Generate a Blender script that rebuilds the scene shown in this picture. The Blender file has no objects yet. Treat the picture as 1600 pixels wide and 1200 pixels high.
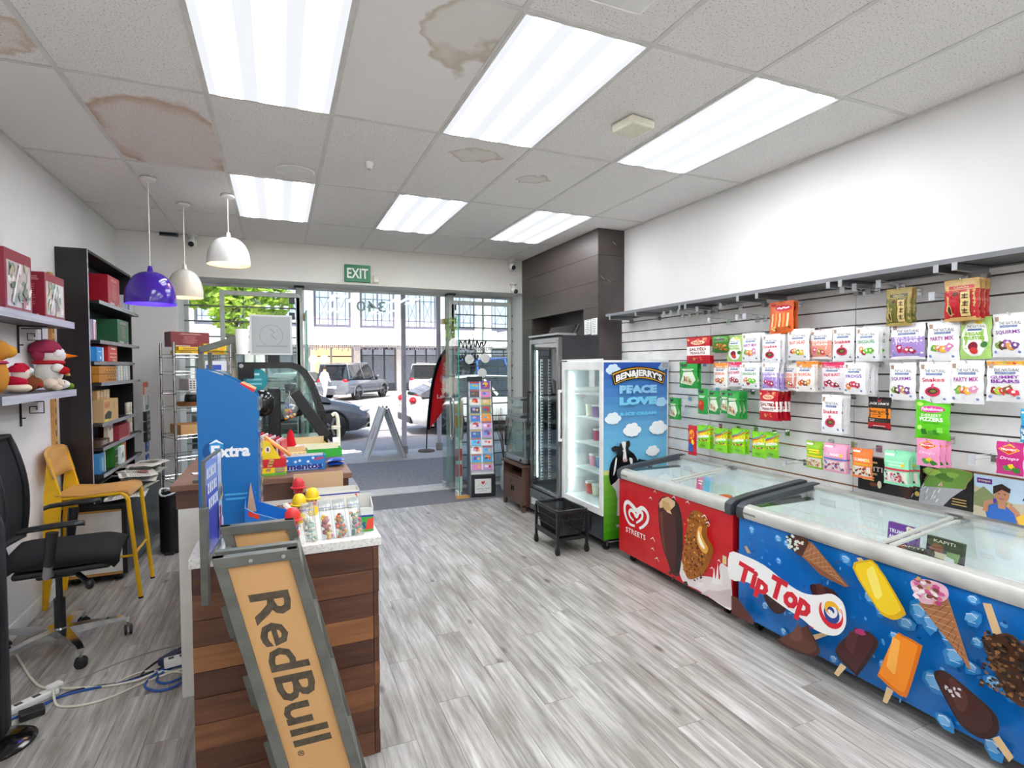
import bpy, bmesh, math, random
from mathutils import Vector, Matrix
from mathutils.geometry import tessellate_polygon
random.seed(7)
PI = math.pi
SC = bpy.context.scene
COL = SC.collection
# ---------------------------------------------------------------- camera
cam = bpy.data.cameras.new('camera'); cam_o = bpy.data.objects.new('camera', cam); COL.objects.link(cam_o)
yaw, pitch, roll, FPX = 0.40273, -0.03212, -0.00411, 855.56
fw = Vector((math.sin(yaw)*math.cos(pitch), math.cos(yaw)*math.cos(pitch), math.sin(pitch)))
rt = Vector((math.cos(yaw), -math.sin(yaw), 0)); up = rt.cross(fw)
rt, up = math.cos(roll)*rt + math.sin(roll)*up, -math.sin(roll)*rt + math.cos(roll)*up
M = Matrix.Identity(4)
for i in range(3): M[i][0] = rt[i]; M[i][1] = up[i]; M[i][2] = -fw[i]
M[2][3] = 1.585
cam_o.matrix_world = M
cam.sensor_width = 36; cam.lens = FPX*36/1600; cam.clip_start = .05; cam.clip_end = 500
SC.camera = cam_o
# ---------------------------------------------------------------- world, sun, exposure
W = bpy.data.worlds.new('world'); SC.world = W; W.use_nodes = True
wn = W.node_tree.nodes; wl = W.node_tree.links
sky = wn.new('ShaderNodeTexSky'); sky.sky_type = 'NISHITA'; sky.sun_disc = False
sky.sun_elevation = math.radians(48); sky.sun_rotation = math.radians(200); sky.air_density = 1.0; sky.dust_density = 3.0
wl.new(sky.outputs[0], wn['Background'].inputs[0]); wn['Background'].inputs[1].default_value = .30
sun = bpy.data.lights.new('sun', 'SUN'); sun.energy = 5.0; sun.angle = math.radians(3); sun.color = (1, .96, .9)
sun_o = bpy.data.objects.new('sun', sun); COL.objects.link(sun_o)
sun_o.rotation_euler = Vector((.28, .62, -.74)).to_track_quat('-Z', 'Y').to_euler(); sun_o.location = (0, 0, 30)
SC.view_settings.view_transform = 'Standard'; SC.view_settings.look = 'None'
SC.view_settings.gamma = 1; SC.view_settings.use_curve_mapping = False; SC.view_settings.exposure = 0.33
LIGHT = 9.0      # strength of the fluorescent ceiling panels
# ---------------------------------------------------------------- helpers
def lin(h):
    if not isinstance(h, str): return tuple(h)[:3]
    h = h.lstrip('#'); o = []
    for i in (0, 2, 4):
        c = int(h[i:i+2], 16)/255; o.append(c/12.92 if c <= .04045 else ((c+.055)/1.055)**2.4)
    return tuple(o)
def L4(h): return lin(h) + (1,)
MATS = {}
def nodes(name):
    m = bpy.data.materials.new(name); m.use_nodes = True; MATS[name] = m
    nt = m.node_tree; return m, nt.nodes, nt.links, nt.nodes['Principled BSDF']
def noise_mix(n, l, c1, c2, scale, lo=.35, hi=.65, stretch=None, detail=4, coord='Object'):
    tc = n.new('ShaderNodeTexCoord'); src = tc.outputs[coord]
    mp = n.new('ShaderNodeMapping'); l.new(src, mp.inputs[0])
    if stretch: mp.inputs['Scale'].default_value = stretch
    ns = n.new('ShaderNodeTexNoise'); ns.inputs['Scale'].default_value = scale; ns.inputs['Detail'].default_value = detail
    l.new(mp.outputs[0], ns.inputs['Vector'])
    r = n.new('ShaderNodeValToRGB'); r.color_ramp.elements[0].position = lo; r.color_ramp.elements[1].position = hi
    r.color_ramp.elements[0].color = L4(c1); r.color_ramp.elements[1].color = L4(c2); l.new(ns.outputs[0], r.inputs[0])
    return r, ns, mp
def mat(name, c, rough=.5, metal=0, c2=None, scale=8, stretch=None, bump=0, bscale=60, spec=.5, coat=0, lo=.35, hi=.65):
    if name in MATS: return MATS[name]
    m, n, l, b = nodes(name)
    b.inputs['Base Color'].default_value = L4(c); b.inputs['Roughness'].default_value = rough; b.inputs['Metallic'].default_value = metal
    b.inputs['Specular IOR Level'].default_value = spec; b.inputs['Coat Weight'].default_value = coat
    if c2 is None:
        a = lin(c); c2 = tuple(min(1, x*1.06+.004) for x in a); c = tuple(x*.93 for x in a)
    r, ns, mp = noise_mix(n, l, c, c2, scale, lo, hi, stretch); l.new(r.outputs[0], b.inputs['Base Color'])
    if bump:
        n2 = n.new('ShaderNodeTexNoise'); n2.inputs['Scale'].default_value = bscale; l.new(mp.outputs[0], n2.inputs['Vector'])
        bp = n.new('ShaderNodeBump'); bp.inputs['Strength'].default_value = bump; bp.inputs['Distance'].default_value = .01
        l.new(n2.outputs[0], bp.inputs['Height']); l.new(bp.outputs[0], b.inputs['Normal'])
    return m
def colmat(name, rough=.4, bump=0, bscale=40, spec=.5, metal=0):          # colour read from the mesh's own print colours
    m, n, l, b = nodes(name); at = n.new('ShaderNodeAttribute'); at.attribute_name = 'Col'
    l.new(at.outputs['Color'], b.inputs['Base Color']); b.inputs['Roughness'].default_value = rough
    b.inputs['Specular IOR Level'].default_value = spec; b.inputs['Metallic'].default_value = metal
    if bump:
        tc = n.new('ShaderNodeTexCoord'); n2 = n.new('ShaderNodeTexNoise'); n2.inputs['Scale'].default_value = bscale; n2.inputs['Detail'].default_value = 3
        l.new(tc.outputs['Object'], n2.inputs['Vector']); bp = n.new('ShaderNodeBump'); bp.inputs['Strength'].default_value = bump; bp.inputs['Distance'].default_value = .01
        l.new(n2.outputs[0], bp.inputs['Height']); l.new(bp.outputs[0], b.inputs['Normal'])
    return m
def glassmat(name, tint, refl=.07, opac=0.0, rough=0.0, f0=1.45):
    m = bpy.data.materials.new(name); m.use_nodes = True; MATS[name] = m; nt = m.node_tree; n = nt.nodes; l = nt.links; n.clear()
    o = n.new('ShaderNodeOutputMaterial'); t = n.new('ShaderNodeBsdfTransparent'); t.inputs[0].default_value = L4(tint)
    g = n.new('ShaderNodeBsdfGlossy'); g.inputs['Roughness'].default_value = rough; fr = n.new('ShaderNodeFresnel'); gm = n.new('ShaderNodeNewGeometry'); ir = n.new('ShaderNodeMix'); l.new(gm.outputs['Backfacing'], ir.inputs[0]); ir.inputs[2].default_value = f0; ir.inputs[3].default_value = 1/f0; l.new(ir.outputs[0], fr.inputs[0])
    ns = n.new('ShaderNodeTexNoise'); ns.inputs['Scale'].default_value = 3; mt = n.new('ShaderNodeMath'); mt.operation = 'MULTIPLY_ADD'; mt.inputs[1].default_value = .02; l.new(ns.outputs[0], mt.inputs[0]); l.new(fr.outputs[0], mt.inputs[2])
    mx = n.new('ShaderNodeMixShader'); l.new(mt.outputs[0], mx.inputs[0]); l.new(t.outputs[0], mx.inputs[1]); l.new(g.outputs[0], mx.inputs[2])
    out = mx
    if opac:
        d = n.new('ShaderNodeBsdfDiffuse'); d.inputs[0].default_value = (.9, .95, .95, 1); m2 = n.new('ShaderNodeMixShader'); m2.inputs[0].default_value = opac
        l.new(mx.outputs[0], m2.inputs[1]); l.new(d.outputs[0], m2.inputs[2]); out = m2
    l.new(out.outputs[0], o.inputs[0]); return m
def emis(name, c, s, bands=0):
    m, n, l, b = nodes(name); b.inputs['Base Color'].default_value = L4(c); b.inputs['Emission Color'].default_value = L4(c); b.inputs['Emission Strength'].default_value = s
    tc = n.new('ShaderNodeTexCoord')
    if bands: b.inputs['Base Color'].default_value = (.12, .12, .12, 1)
    if bands:                                                              # three tubes behind the prismatic sheet
        sx = n.new('ShaderNodeSeparateXYZ'); l.new(tc.outputs['Object'], sx.inputs[0])
        mu = n.new('ShaderNodeMath'); mu.operation = 'MULTIPLY'; mu.inputs[1].default_value = 2*PI/.19; l.new(sx.outputs[0], mu.inputs[0])
        co = n.new('ShaderNodeMath'); co.operation = 'COSINE'; l.new(mu.outputs[0], co.inputs[0])
        mr = n.new('ShaderNodeMapRange'); mr.interpolation_type = 'SMOOTHSTEP'; mr.inputs[1].default_value = -.55; mr.inputs[2].default_value = .95; mr.inputs[3].default_value = .72; mr.inputs[4].default_value = s*2.25; l.new(co.outputs[0], mr.inputs[0])
        l.new(mr.outputs[0], b.inputs['Emission Strength'])
    else:
        ns = n.new('ShaderNodeTexNoise'); ns.inputs['Scale'].default_value = 4; l.new(tc.outputs['Object'], ns.inputs['Vector'])
        ma = n.new('ShaderNodeMath'); ma.operation = 'MULTIPLY_ADD'; ma.inputs[1].default_value = s*.1; ma.inputs[2].default_value = s*.95; l.new(ns.outputs[0], ma.inputs[0]); l.new(ma.outputs[0], b.inputs['Emission Strength'])
    return m

class MB:
    def __init__(s): s.v = []; s.f = []; s.fc = []; s.fm = []; s.col = None; s.mi = 0
    def add(s, vs, fs):
        k = len(s.v); s.v += [tuple(p) for p in vs]
        for f in fs: s.f.append([i+k for i in f]); s.fc.append(s.col); s.fm.append(s.mi)
        return s
    def c(s, h): s.col = lin(h); return s
    def m(s, i): s.mi = i; return s
    def box(s, x0, x1, y0, y1, z0, z1):
        return s.add([(x0,y0,z0),(x1,y0,z0),(x1,y1,z0),(x0,y1,z0),(x0,y0,z1),(x1,y0,z1),(x1,y1,z1),(x0,y1,z1)],
                     [(0,3,2,1),(4,5,6,7),(0,1,5,4),(1,2,6,5),(2,3,7,6),(3,0,4,7)])
    def obox(s, ctr, size, ax=(1,0,0), upv=(0,0,1)):
        a = Vector(ax).normalized(); u = Vector(upv); b = u.cross(a).normalized(); u = a.cross(b).normalized(); c = Vector(ctr); vs = []
        for dz in (-.5, .5):
            for dx, dy in ((-.5,-.5),(.5,-.5),(.5,.5),(-.5,.5)): vs.append(c + a*dx*size[0] + b*dy*size[1] + u*dz*size[2])
        return s.add(vs, [(0,3,2,1),(4,5,6,7),(0,1,5,4),(1,2,6,5),(2,3,7,6),(3,0,4,7)])
    def bar(s, p, q, w, h=None, upv=(0,0,1)):                            # rectangular bar between two points
        p, q = Vector(p), Vector(q); d = q-p
        if abs(d.normalized().dot(Vector(upv))) > .98: upv = (0,1,0)
        return s.obox((p+q)/2, (d.length, w, h or w), d, upv)
    def tube(s, pts, r, n=8, closed=False, cap=True):
        P = [Vector(p) for p in pts]; N = len(P); rs = r if isinstance(r, (list, tuple)) else [r]*N; rings = []; prev = None
        for i in range(N):
            a = P[i-1] if (i > 0 or closed) else P[i]; b = P[(i+1) % N] if (i < N-1 or closed) else P[i]
            t = (b-a).normalized()
            if prev is None: x = t.orthogonal().normalized()
            else:
                x = prev - t*prev.dot(t); x = x.normalized() if x.length > 1e-6 else t.orthogonal().normalized()
            prev = x; y = t.cross(x); rings.append([P[i] + (x*math.cos(2*PI*k/n) + y*math.sin(2*PI*k/n))*rs[i] for k in range(n)])
        vs = [v for rg in rings for v in rg]; fs = []
        for i in range(N if closed else N-1):
            j = (i+1) % N
            for k in range(n): fs.append((i*n+k, i*n+(k+1) % n, j*n+(k+1) % n, j*n+k))
        if cap and not closed: fs.append(tuple(range(n-1, -1, -1))); fs.append(tuple((N-1)*n+k for k in range(n)))
        return s.add(vs, fs)
    def lathe(s, prof, n=24, c=(0,0,0), ax='z', sx=1, sy=1, cap=True):
        vs = []; fs = []; cx, cy, cz = c
        for r, z in prof:
            for k in range(n):
                a = 2*PI*k/n; x = r*math.cos(a)*sx; y = r*math.sin(a)*sy
                vs.append((cx+x, cy+y, cz+z) if ax == 'z' else ((cx+z, cy+x, cz+y) if ax == 'x' else (cx+y, cy+z, cz+x)))
        for i in range(len(prof)-1):
            for k in range(n): fs.append((i*n+k, i*n+(k+1) % n, (i+1)*n+(k+1) % n, (i+1)*n+k))
        if cap and prof[0][0] > 1e-5: fs.append(tuple(range(n-1, -1, -1)))
        if cap and prof[-1][0] > 1e-5: fs.append(tuple((len(prof)-1)*n+k for k in range(n)))
        return s.add(vs, fs)
    def cyl(s, c, r, h, n=16, ax='z'): return s.lathe([(r, 0), (r, h)], n, c, ax)
    def sph(s, c, r, nu=12, nv=8):
        r = r if isinstance(r, (tuple, list)) else (r, r, r)
        vs = [(c[0], c[1], c[2]-r[2])]; fs = []
        for j in range(1, nv):
            t = PI*j/nv
            for i in range(nu): a = 2*PI*i/nu; vs.append((c[0]+r[0]*math.sin(t)*math.cos(a), c[1]+r[1]*math.sin(t)*math.sin(a), c[2]-r[2]*math.cos(t)))
        vs.append((c[0], c[1], c[2]+r[2])); e = len(vs)-1
        for i in range(nu):
            fs.append((0, 1+(i+1) % nu, 1+i)); fs.append((e, e-nu+i, e-nu+(i+1) % nu))
        for j in range(nv-2):
            for i in range(nu): fs.append((1+j*nu+i, 1+j*nu+(i+1) % nu, 1+(j+1)*nu+(i+1) % nu, 1+(j+1)*nu+i))
        return s.add(vs, fs)
    def prism(s, poly, a, b, ax='y'):                                    # polygon pulled along an axis; y: (x,z) x: (y,z) z: (x,y)
        ar = sum(poly[i][0]*poly[(i+1) % len(poly)][1]-poly[(i+1) % len(poly)][0]*poly[i][1] for i in range(len(poly)))
        if ar < 0: poly = poly[::-1]
        f = {'y': lambda p, t: (p[0], t, p[1]), 'x': lambda p, t: (t, p[0], p[1]), 'z': lambda p, t: (p[0], p[1], t)}[ax]
        n = len(poly); vs = [f(p, a) for p in poly] + [f(p, b) for p in poly]
        fs = [tuple(range(n)), tuple(range(2*n-1, n-1, -1))] + [(i, n+i, n+(i+1) % n, (i+1) % n) for i in range(n)]
        return s.add(vs, fs)
    def grid(s, fn, nu, nv, closed_u=False):
        vs = [fn(i/nu, j/nv) for j in range(nv+1) for i in range(nu+1)]; w = nu+1
        return s.add(vs, [(j*w+i, j*w+i+1, (j+1)*w+i+1, (j+1)*w+i) for j in range(nv) for i in range(nu)])
    def loft(s, rings, cap=True):
        n = len(rings[0]); vs = [v for r in rings for v in r]; fs = []
        for i in range(len(rings)-1):
            for k in range(n): fs.append((i*n+k, i*n+(k+1) % n, (i+1)*n+(k+1) % n, (i+1)*n+k))
        if cap: fs.append(tuple(range(n-1, -1, -1))); fs.append(tuple((len(rings)-1)*n+k for k in range(n)))
        return s.add(vs, fs)
    def mesh(s, name, mats, smooth=0, fix=True):
        me = bpy.data.meshes.new(name); me.from_pydata(s.v, [], s.f)
        mats = mats if isinstance(mats, (list, tuple)) else [mats]
        for m in mats: me.materials.append(m)
        if any(s.fm): me.polygons.foreach_set('material_index', s.fm)
        if any(c is not None for c in s.fc):
            at = me.color_attributes.new('Col', 'FLOAT_COLOR', 'CORNER'); buf = []
            for f, c in zip(s.f, s.fc): buf += list((c or (.8, .8, .8)) + (1,))*len(f)
            at.data.foreach_set('color', buf)
        if fix:
            bm = bmesh.new(); bm.from_mesh(me); bmesh.ops.recalc_face_normals(bm, faces=bm.faces); bm.to_mesh(me); bm.free()
        if smooth:
            me.polygons.foreach_set('use_smooth', [True]*len(me.polygons)); me.set_sharp_from_angle(angle=math.radians(smooth if smooth > 1 else 40))
        me.update(); return me
    def build(s, name, mats, parent=None, smooth=0, bev=0, fix=True):
        o = bpy.data.objects.new(name, s.mesh(name, mats, smooth, fix)); COL.objects.link(o)
        if parent is not None: o.parent = parent
        if bev:
            b = o.modifiers.new('bevel', 'BEVEL'); b.width = bev; b.segments = 2; b.limit_method = 'ANGLE'; b.angle_limit = math.radians(50)
        return o
def tag(o, label, cat, group=None):
    o['label'] = label; o['category'] = cat
    if group: o['group'] = group
    return o
def place(o, loc=(0,0,0), rz=0): o.location = loc; o.rotation_euler = (0, 0, rz); return o
def thing(name, label, cat, loc=(0,0,0), rz=0, group=None):
    o = bpy.data.objects.new(name, None); COL.objects.link(o); o.empty_display_size = .05; place(o, loc, rz); return tag(o, label, cat, group)
def struct(o): o['kind'] = 'structure'; return o
def copy_tree(o, parent=None):
    c = o.copy(); COL.objects.link(c)
    for k in ('label', 'category', 'group', 'kind'):
        if k in o: c[k] = o[k]
    c.parent = parent
    for ch in KIDS.get(o.name, list(o.children)): copy_tree(ch, c)
    return c
KIDS = {}
def dup(o, label, loc=None, rz=None, group=None):
    c = copy_tree(o); c['label'] = label
    if group: c['group'] = group
    if loc is not None: c.location = loc
    if rz is not None: c.rotation_euler = (0, 0, rz)
    return c
TXT = {}
def text_mesh(t, bold=0.0, sp=1.0):
    k = (t, bold, sp)
    if k not in TXT:
        cu = bpy.data.curves.new('t', 'FONT'); cu.body = t; cu.resolution_u = 2; cu.offset = bold; cu.space_character = sp
        ob = bpy.data.objects.new('t', cu); me = bpy.data.meshes.new_from_object(ob); me.calc_loop_triangles()
        vs = [(v.co.x, v.co.y) for v in me.vertices]; ts = [tuple(q.vertices) for q in me.loop_triangles]
        bpy.data.objects.remove(ob); bpy.data.curves.remove(cu); bpy.data.meshes.remove(me)
        x0 = min(v[0] for v in vs); x1 = max(v[0] for v in vs); y0 = min(v[1] for v in vs); y1 = max(v[1] for v in vs)
        TXT[k] = ([((x-x0)/(x1-x0)-.5, (y-y0)/(y1-y0)-.5) for x, y in vs], ts, (x1-x0)/(y1-y0))
    return TXT[k]
class DC:                                                                  # flat print: coloured shapes laid over a surface
    def __init__(s): s.it = []
    def poly(s, pts, col):
        tr = tessellate_polygon([[Vector((p[0], p[1], 0)) for p in pts]]); s.it.append(([tuple(p[:2]) for p in pts], [tuple(t) for t in tr], lin(col))); return s
    def rect(s, x0, y0, x1, y1, col): return s.poly([(x0,y0),(x1,y0),(x1,y1),(x0,y1)], col)
    def ell(s, cx, cy, rx, ry, col, n=18, rot=0):
        c, d = math.cos(rot), math.sin(rot); P = []
        for k in range(n): a = 2*PI*k/n; x, y = rx*math.cos(a), ry*math.sin(a); P.append((cx+x*c-y*d, cy+x*d+y*c))
        return s.poly(P, col)
    def blob(s, cx, cy, rx, ry, col, n=14, rot=0, j=.25, seed=0):
        R = random.Random(seed+int(cx*1e4)); c, d = math.cos(rot), math.sin(rot); P = []
        for k in range(n): a = 2*PI*k/n; q = 1+R.uniform(-j, j); x, y = rx*q*math.cos(a), ry*q*math.sin(a); P.append((cx+x*c-y*d, cy+x*d+y*c))
        return s.poly(P, col)
    def stroke(s, pts, w, col, closed=False):
        n = len(pts); ws = w if isinstance(w, (list, tuple)) else [w]*n
        A = []; B = []
        for i in range(n):
            a = pts[i-1] if (i or closed) else pts[i]; b = pts[(i+1) % n] if (i < n-1 or closed) else pts[i]
            dx, dy = b[0]-a[0], b[1]-a[1]; q = math.hypot(dx, dy) or 1; nx, ny = -dy/q*ws[i]/2, dx/q*ws[i]/2
            A.append((pts[i][0]+nx, pts[i][1]+ny)); B.append((pts[i][0]-nx, pts[i][1]-ny))
        vs = A+B; tr = []
        for i in range(n if closed else n-1): j = (i+1) % n; tr += [(i, j, n+j), (i, n+j, n+i)]
        s.it.append((vs, tr, lin(col))); return s
    def text(s, t, x, y, h, col, w=None, bold=.01, rot=0, shear=0, sp=1.0, al='C', arch=0, flip=False):
        vs, ts, asp = text_mesh(t, bold, sp); W_ = w if w else h*asp
        if al == 'L': x += W_/2
        c, d = math.cos(rot), math.sin(rot); P = []
        for a, b in vs:
            px, py = a*W_ + b*h*shear, b*h + arch*(1-4*a*a)
            if flip: px = -px
            P.append((x+px*c-py*d, y+px*d+py*c))
        s.it.append((P, ts, lin(col))); return s
    def lines(s, x0, y0, x1, n, dy, h, col, jit=.3, seed=1):             # print too small to read
        R = random.Random(seed)
        for i in range(n):
            e = (x1-x0)*R.uniform(0, jit)/2; s.rect(x0+e, y0-i*dy, x1-e, y0-i*dy+h, col)
        return s
    def build(s, name, parent, mp, m, cut=0, step=.0003):
        mb = MB(); k = 0
        for vs, ts, col in s.it:
            k += 1; mb.col = col
            if cut:
                bm = bmesh.new(); bv = [bm.verts.new((x, y, 0)) for x, y in vs]
                for t in ts:
                    try: bm.faces.new([bv[i] for i in t])
                    except ValueError: pass
                for d in (0, 1):
                    a = min(v[d] for v in vs); b = max(v[d] for v in vs); q = math.floor(a/cut)+1
                    while q*cut < b:
                        co = [0, 0, 0]; no = [0, 0, 0]; co[d] = q*cut; no[d] = 1
                        bmesh.ops.bisect_plane(bm, geom=bm.verts[:]+bm.edges[:]+bm.faces[:], plane_co=co, plane_no=no); q += 1
                bm.verts.index_update(); V2 = [(v.co.x, v.co.y) for v in bm.verts]; T2 = [tuple(v.index for v in f.verts) for f in bm.faces]; bm.free()
            else: V2, T2 = vs, ts
            mb.add([mp(x, y, step*k) for x, y in V2], T2)
        return mb.build(name, m, parent, fix=False)
def onxz(y, x0=0, z0=0): return lambda u, v, h: (x0+u, y-h, z0+v)        # a panel that faces local -y
# ---------------------------------------------------------------- materials
PR = colmat('printed_card', .38); PRV = colmat('printed_vinyl', .22); BAG = colmat('printed_plastic_film', .28, .35, 45); FAB = colmat('plush_fabric', .95, .5, 300, .1); TOY = colmat('coloured_plastic', .35); PAPER = colmat('newsprint', .8)
WALL = mat('painted_wall', '#e3e1df', .6, c2='#eae8e6', scale=1.2, bump=.03, bscale=120)
BEAM = mat('painted_beam', '#e2dfd6', .6, c2='#eae7de', scale=1.5)
WHITE = mat('white_laminate', '#e8e8e6', .35); WPLAS = mat('white_plastic', '#ecebe6', .4); CREAM = mat('cream_plastic', '#e3dfcb', .45)
BLACK = mat('black_plastic', '#17181b', .42); BLACKG = mat('black_gloss', '#0d0e10', .12); RUBBER = mat('black_rubber', '#0b0b0c', .7)
DGREY = mat('dark_grey_plastic', '#3c4046', .45); MGREY = mat('grey_powder_coat', '#565751', .42, c2='#64655f', scale=14)
DKWOOD = mat('dark_veneer', '#332c2b', .4, c2='#5a504d', scale=2.2, stretch=(1, .12, 1), lo=.3, hi=.75, bump=.04, bscale=20)
BLKWOOD = mat('black_laminate', '#1b191b', .38, c2='#231f21', scale=4)
GLAM = mat('grey_edged_laminate', '#a9a9b8', .5, c2='#c4c3cd', scale=30, stretch=(1, .05, 1))
CHROME = mat('chrome', '#d9dadc', .13, 1); STEEL = mat('brushed_steel', '#b9babb', .32, 1, scale=20, stretch=(1, 1, 20)); ALU = mat('aluminium_frame', '#c3c6c4', .4, .7); BRASS = mat('aged_brass', '#8c7850', .35, 1)
IVGREY = mat('painted_steel_grille', '#b9bdb6', .5); BARG = mat('grey_steel_bar', '#6d736f', .5)
YELLOW = mat('yellow_enamel', '#e8b209', .35); PLY = mat('plywood_ochre', '#c8924a', .42, c2='#d6a35c', scale=3, stretch=(.3, 1.5, 6)); PLYB = mat('birch_plywood', '#bd8f5a', .5, c2='#cba06a', scale=2.5, stretch=(1, 1, .25), bump=.05)
BROWNTOP = mat('brown_laminate_top', '#6d4a38', .4, c2='#7f5946', scale=3, stretch=(.2, 3, 3)); CARD = mat('raw_cardboard', '#cda982', .8)
FABRIC = mat('black_upholstery', '#0c0d0e', .85, c2='#141517', scale=120, bump=.2, bscale=400)
GLASS = glassmat('clear_glass', '#f4fbf9'); FGLASS = glassmat('door_glass', '#eef7f5', f0=1.5); GEDGE = mat('green_glass_edge', '#3f9c86', .15); ACRYL = glassmat('clear_acrylic', '#f2f6f8', opac=.08); FILM = glassmat('clear_bag_film', '#f4f6f6', opac=.10, rough=.08)
LAMPW = emis('panel_light', '#f6faff', LIGHT, 1)
# ================================================================ the setting
XL, XR, YB, CZ = -1.46, 3.24, 6.53, 2.954
GX, GY = -.311, 3.153                                                      # ceiling grid origin
# ---- floor with planks
m, n, l, b = nodes('weathered_plank')
oi = n.new('ShaderNodeObjectInfo'); tc = n.new('ShaderNodeTexCoord'); va = n.new('ShaderNodeVectorMath'); va.operation = 'MULTIPLY_ADD'
va.inputs[1].default_value = (1, 1, 1); sc_ = n.new('ShaderNodeVectorMath'); sc_.operation = 'SCALE'; sc_.inputs['Scale'].default_value = 37
cb = n.new('ShaderNodeCombineXYZ'); [l.new(oi.outputs['Random'], cb.inputs[i]) for i in range(3)]; l.new(cb.outputs[0], sc_.inputs[0])
l.new(tc.outputs['Object'], va.inputs[0]); l.new(sc_.outputs[0], va.inputs[2])
mp = n.new('ShaderNodeMapping'); mp.inputs['Scale'].default_value = (24, 1.3, 1); l.new(va.outputs[0], mp.inputs[0])
n1 = n.new('ShaderNodeTexNoise'); n1.inputs['Scale'].default_value = 1.5; n1.inputs['Detail'].default_value = 7; n1.inputs['Roughness'].default_value = .68; l.new(mp.outputs[0], n1.inputs['Vector'])
r1 = n.new('ShaderNodeValToRGB'); e = r1.color_ramp.elements; e[0].position = .3; e[0].color = L4('#7d7a76'); e[1].position = .66; e[1].color = L4('#d3d1ce')
x = r1.color_ramp.elements.new(.46); x.color = L4('#a8a49f'); l.new(n1.outputs[0], r1.inputs[0])
mp2 = n.new('ShaderNodeMapping'); mp2.inputs['Scale'].default_value = (3, 1.1, 1); l.new(va.outputs[0], mp2.inputs[0])
n2 = n.new('ShaderNodeTexNoise'); n2.inputs['Scale'].default_value = 2.2; n2.inputs['Detail'].default_value = 3; l.new(mp2.outputs[0], n2.inputs['Vector'])
r2 = n.new('ShaderNodeValToRGB'); e = r2.color_ramp.elements; e[0].position = .35; e[0].color = L4('#d2cec8'); e[1].position = .7; e[1].color = L4('#fbfbfb'); l.new(n2.outputs[0], r2.inputs[0])
mx = n.new('ShaderNodeMix'); mx.data_type = 'RGBA'; mx.blend_type = 'MULTIPLY'; mx.inputs[0].default_value = 1; l.new(r1.outputs[0], mx.inputs[6]); l.new(r2.outputs[0], mx.inputs[7])
mp3 = n.new('ShaderNodeMapping'); mp3.inputs['Scale'].default_value = (9, 4, 1); l.new(va.outputs[0], mp3.inputs[0])            # knots
vo = n.new('ShaderNodeTexVoronoi'); vo.inputs['Scale'].default_value = .55; l.new(mp3.outputs[0], vo.inputs['Vector'])
r3 = n.new('ShaderNodeValToRGB'); e = r3.color_ramp.elements; e[0].position = .05; e[0].color = L4('#a8a39d'); e[1].position = .12; e[1].color = (1, 1, 1, 1); l.new(vo.outputs['Distance'], r3.inputs[0])
mx2 = n.new('ShaderNodeMix'); mx2.data_type = 'RGBA'; mx2.blend_type = 'MULTIPLY'; mx2.inputs[0].default_value = 1; l.new(mx.outputs[2], mx2.inputs[6]); l.new(r3.outputs[0], mx2.inputs[7])
hv = n.new('ShaderNodeHueSaturation'); mr = n.new('ShaderNodeMapRange'); mr.inputs[3].default_value = .92; mr.inputs[4].default_value = 1.07; l.new(oi.outputs['Random'], mr.inputs[0]); l.new(mr.outputs[0], hv.inputs['Value']); l.new(mx2.outputs[2], hv.inputs['Color'])
l.new(hv.outputs[0], b.inputs['Base Color']); b.inputs['Roughness'].default_value = .36
bp = n.new('ShaderNodeBump'); bp.inputs['Strength'].default_value = .12; bp.inputs['Distance'].default_value = .004; l.new(n1.outputs[0], bp.inputs['Height']); l.new(bp.outputs[0], b.inputs['Normal'])
PLANK = m
floor = struct(MB().box(XL, XR, -3, 6.11, -.05, -.004).build('floor', mat('floor_joint', '#6e6a65', .7)))
PW, PL_ = .152, 1.22; pm = {}
i = 0; x0 = XL
while x0 < XR-.001:
    x1 = min(x0+PW, XR); y = -3 - [0, .42, .84, .2, .63][i % 5]
    while y < 6.11:
        a, c = max(y, -3), min(y+PL_, 6.11)
        if c-a > .02:
            k = (round(x1-x0, 3), round(c-a, 3))
            if k not in pm: pm[k] = MB().box(-(x1-x0)/2+.0008, (x1-x0)/2-.0008, -(c-a)/2+.0008, (c-a)/2-.0008, -.006, 0).mesh('plank', PLANK)
            o = bpy.data.objects.new('plank', pm[k]); COL.objects.link(o); o.parent = floor; o.location = ((x0+x1)/2, (a+c)/2, 0)
        y += PL_
    x0 = x1; i += 1
MATG = mat('entrance_mat', '#6b6a6e', .9, c2='#85838a', scale=160, bump=.3, bscale=300)
struct(MB().box(XL, XR, 6.11, 6.8, -.05, -.002).build('floor_mat', MATG))
struct(MB().box(XL, 3.3, 6.8, 7.12, -.06, .012).build('trim_sill', mat('sill_concrete', '#d5d3cf', .6)))
# ---- walls
struct(MB().box(XL-.15, XL, -3.1, 6.95, -.05, 3.1).build('wall_left', WALL))
struct(MB().box(XR, XR+.15, -3.1, 6.95, -.05, 3.1).build('wall_right', WALL))
struct(MB().box(XL, XR, -3.15, -3, -.05, 3.1).build('wall_rear', WALL))
struct(MB().box(XL, -.94, YB, 6.97, -.02, CZ).build('wall_front_left', WALL))
struct(MB().box(2.95, XR, YB, 6.97, -.02, CZ).build('wall_front_right', WALL))
struct(MB().box(-.94, 2.95, YB, 7.05, 2.53, 3.1).build('wall_front', BEAM))
struct(MB().box(XL, XL+.012, -3, 6.11, 0, .095).build('baseboard_left', WHITE, bev=.003))
struct(MB().box(XL, -.94, YB-.012, YB, 0, .095).build('baseboard_front', WHITE))
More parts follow.
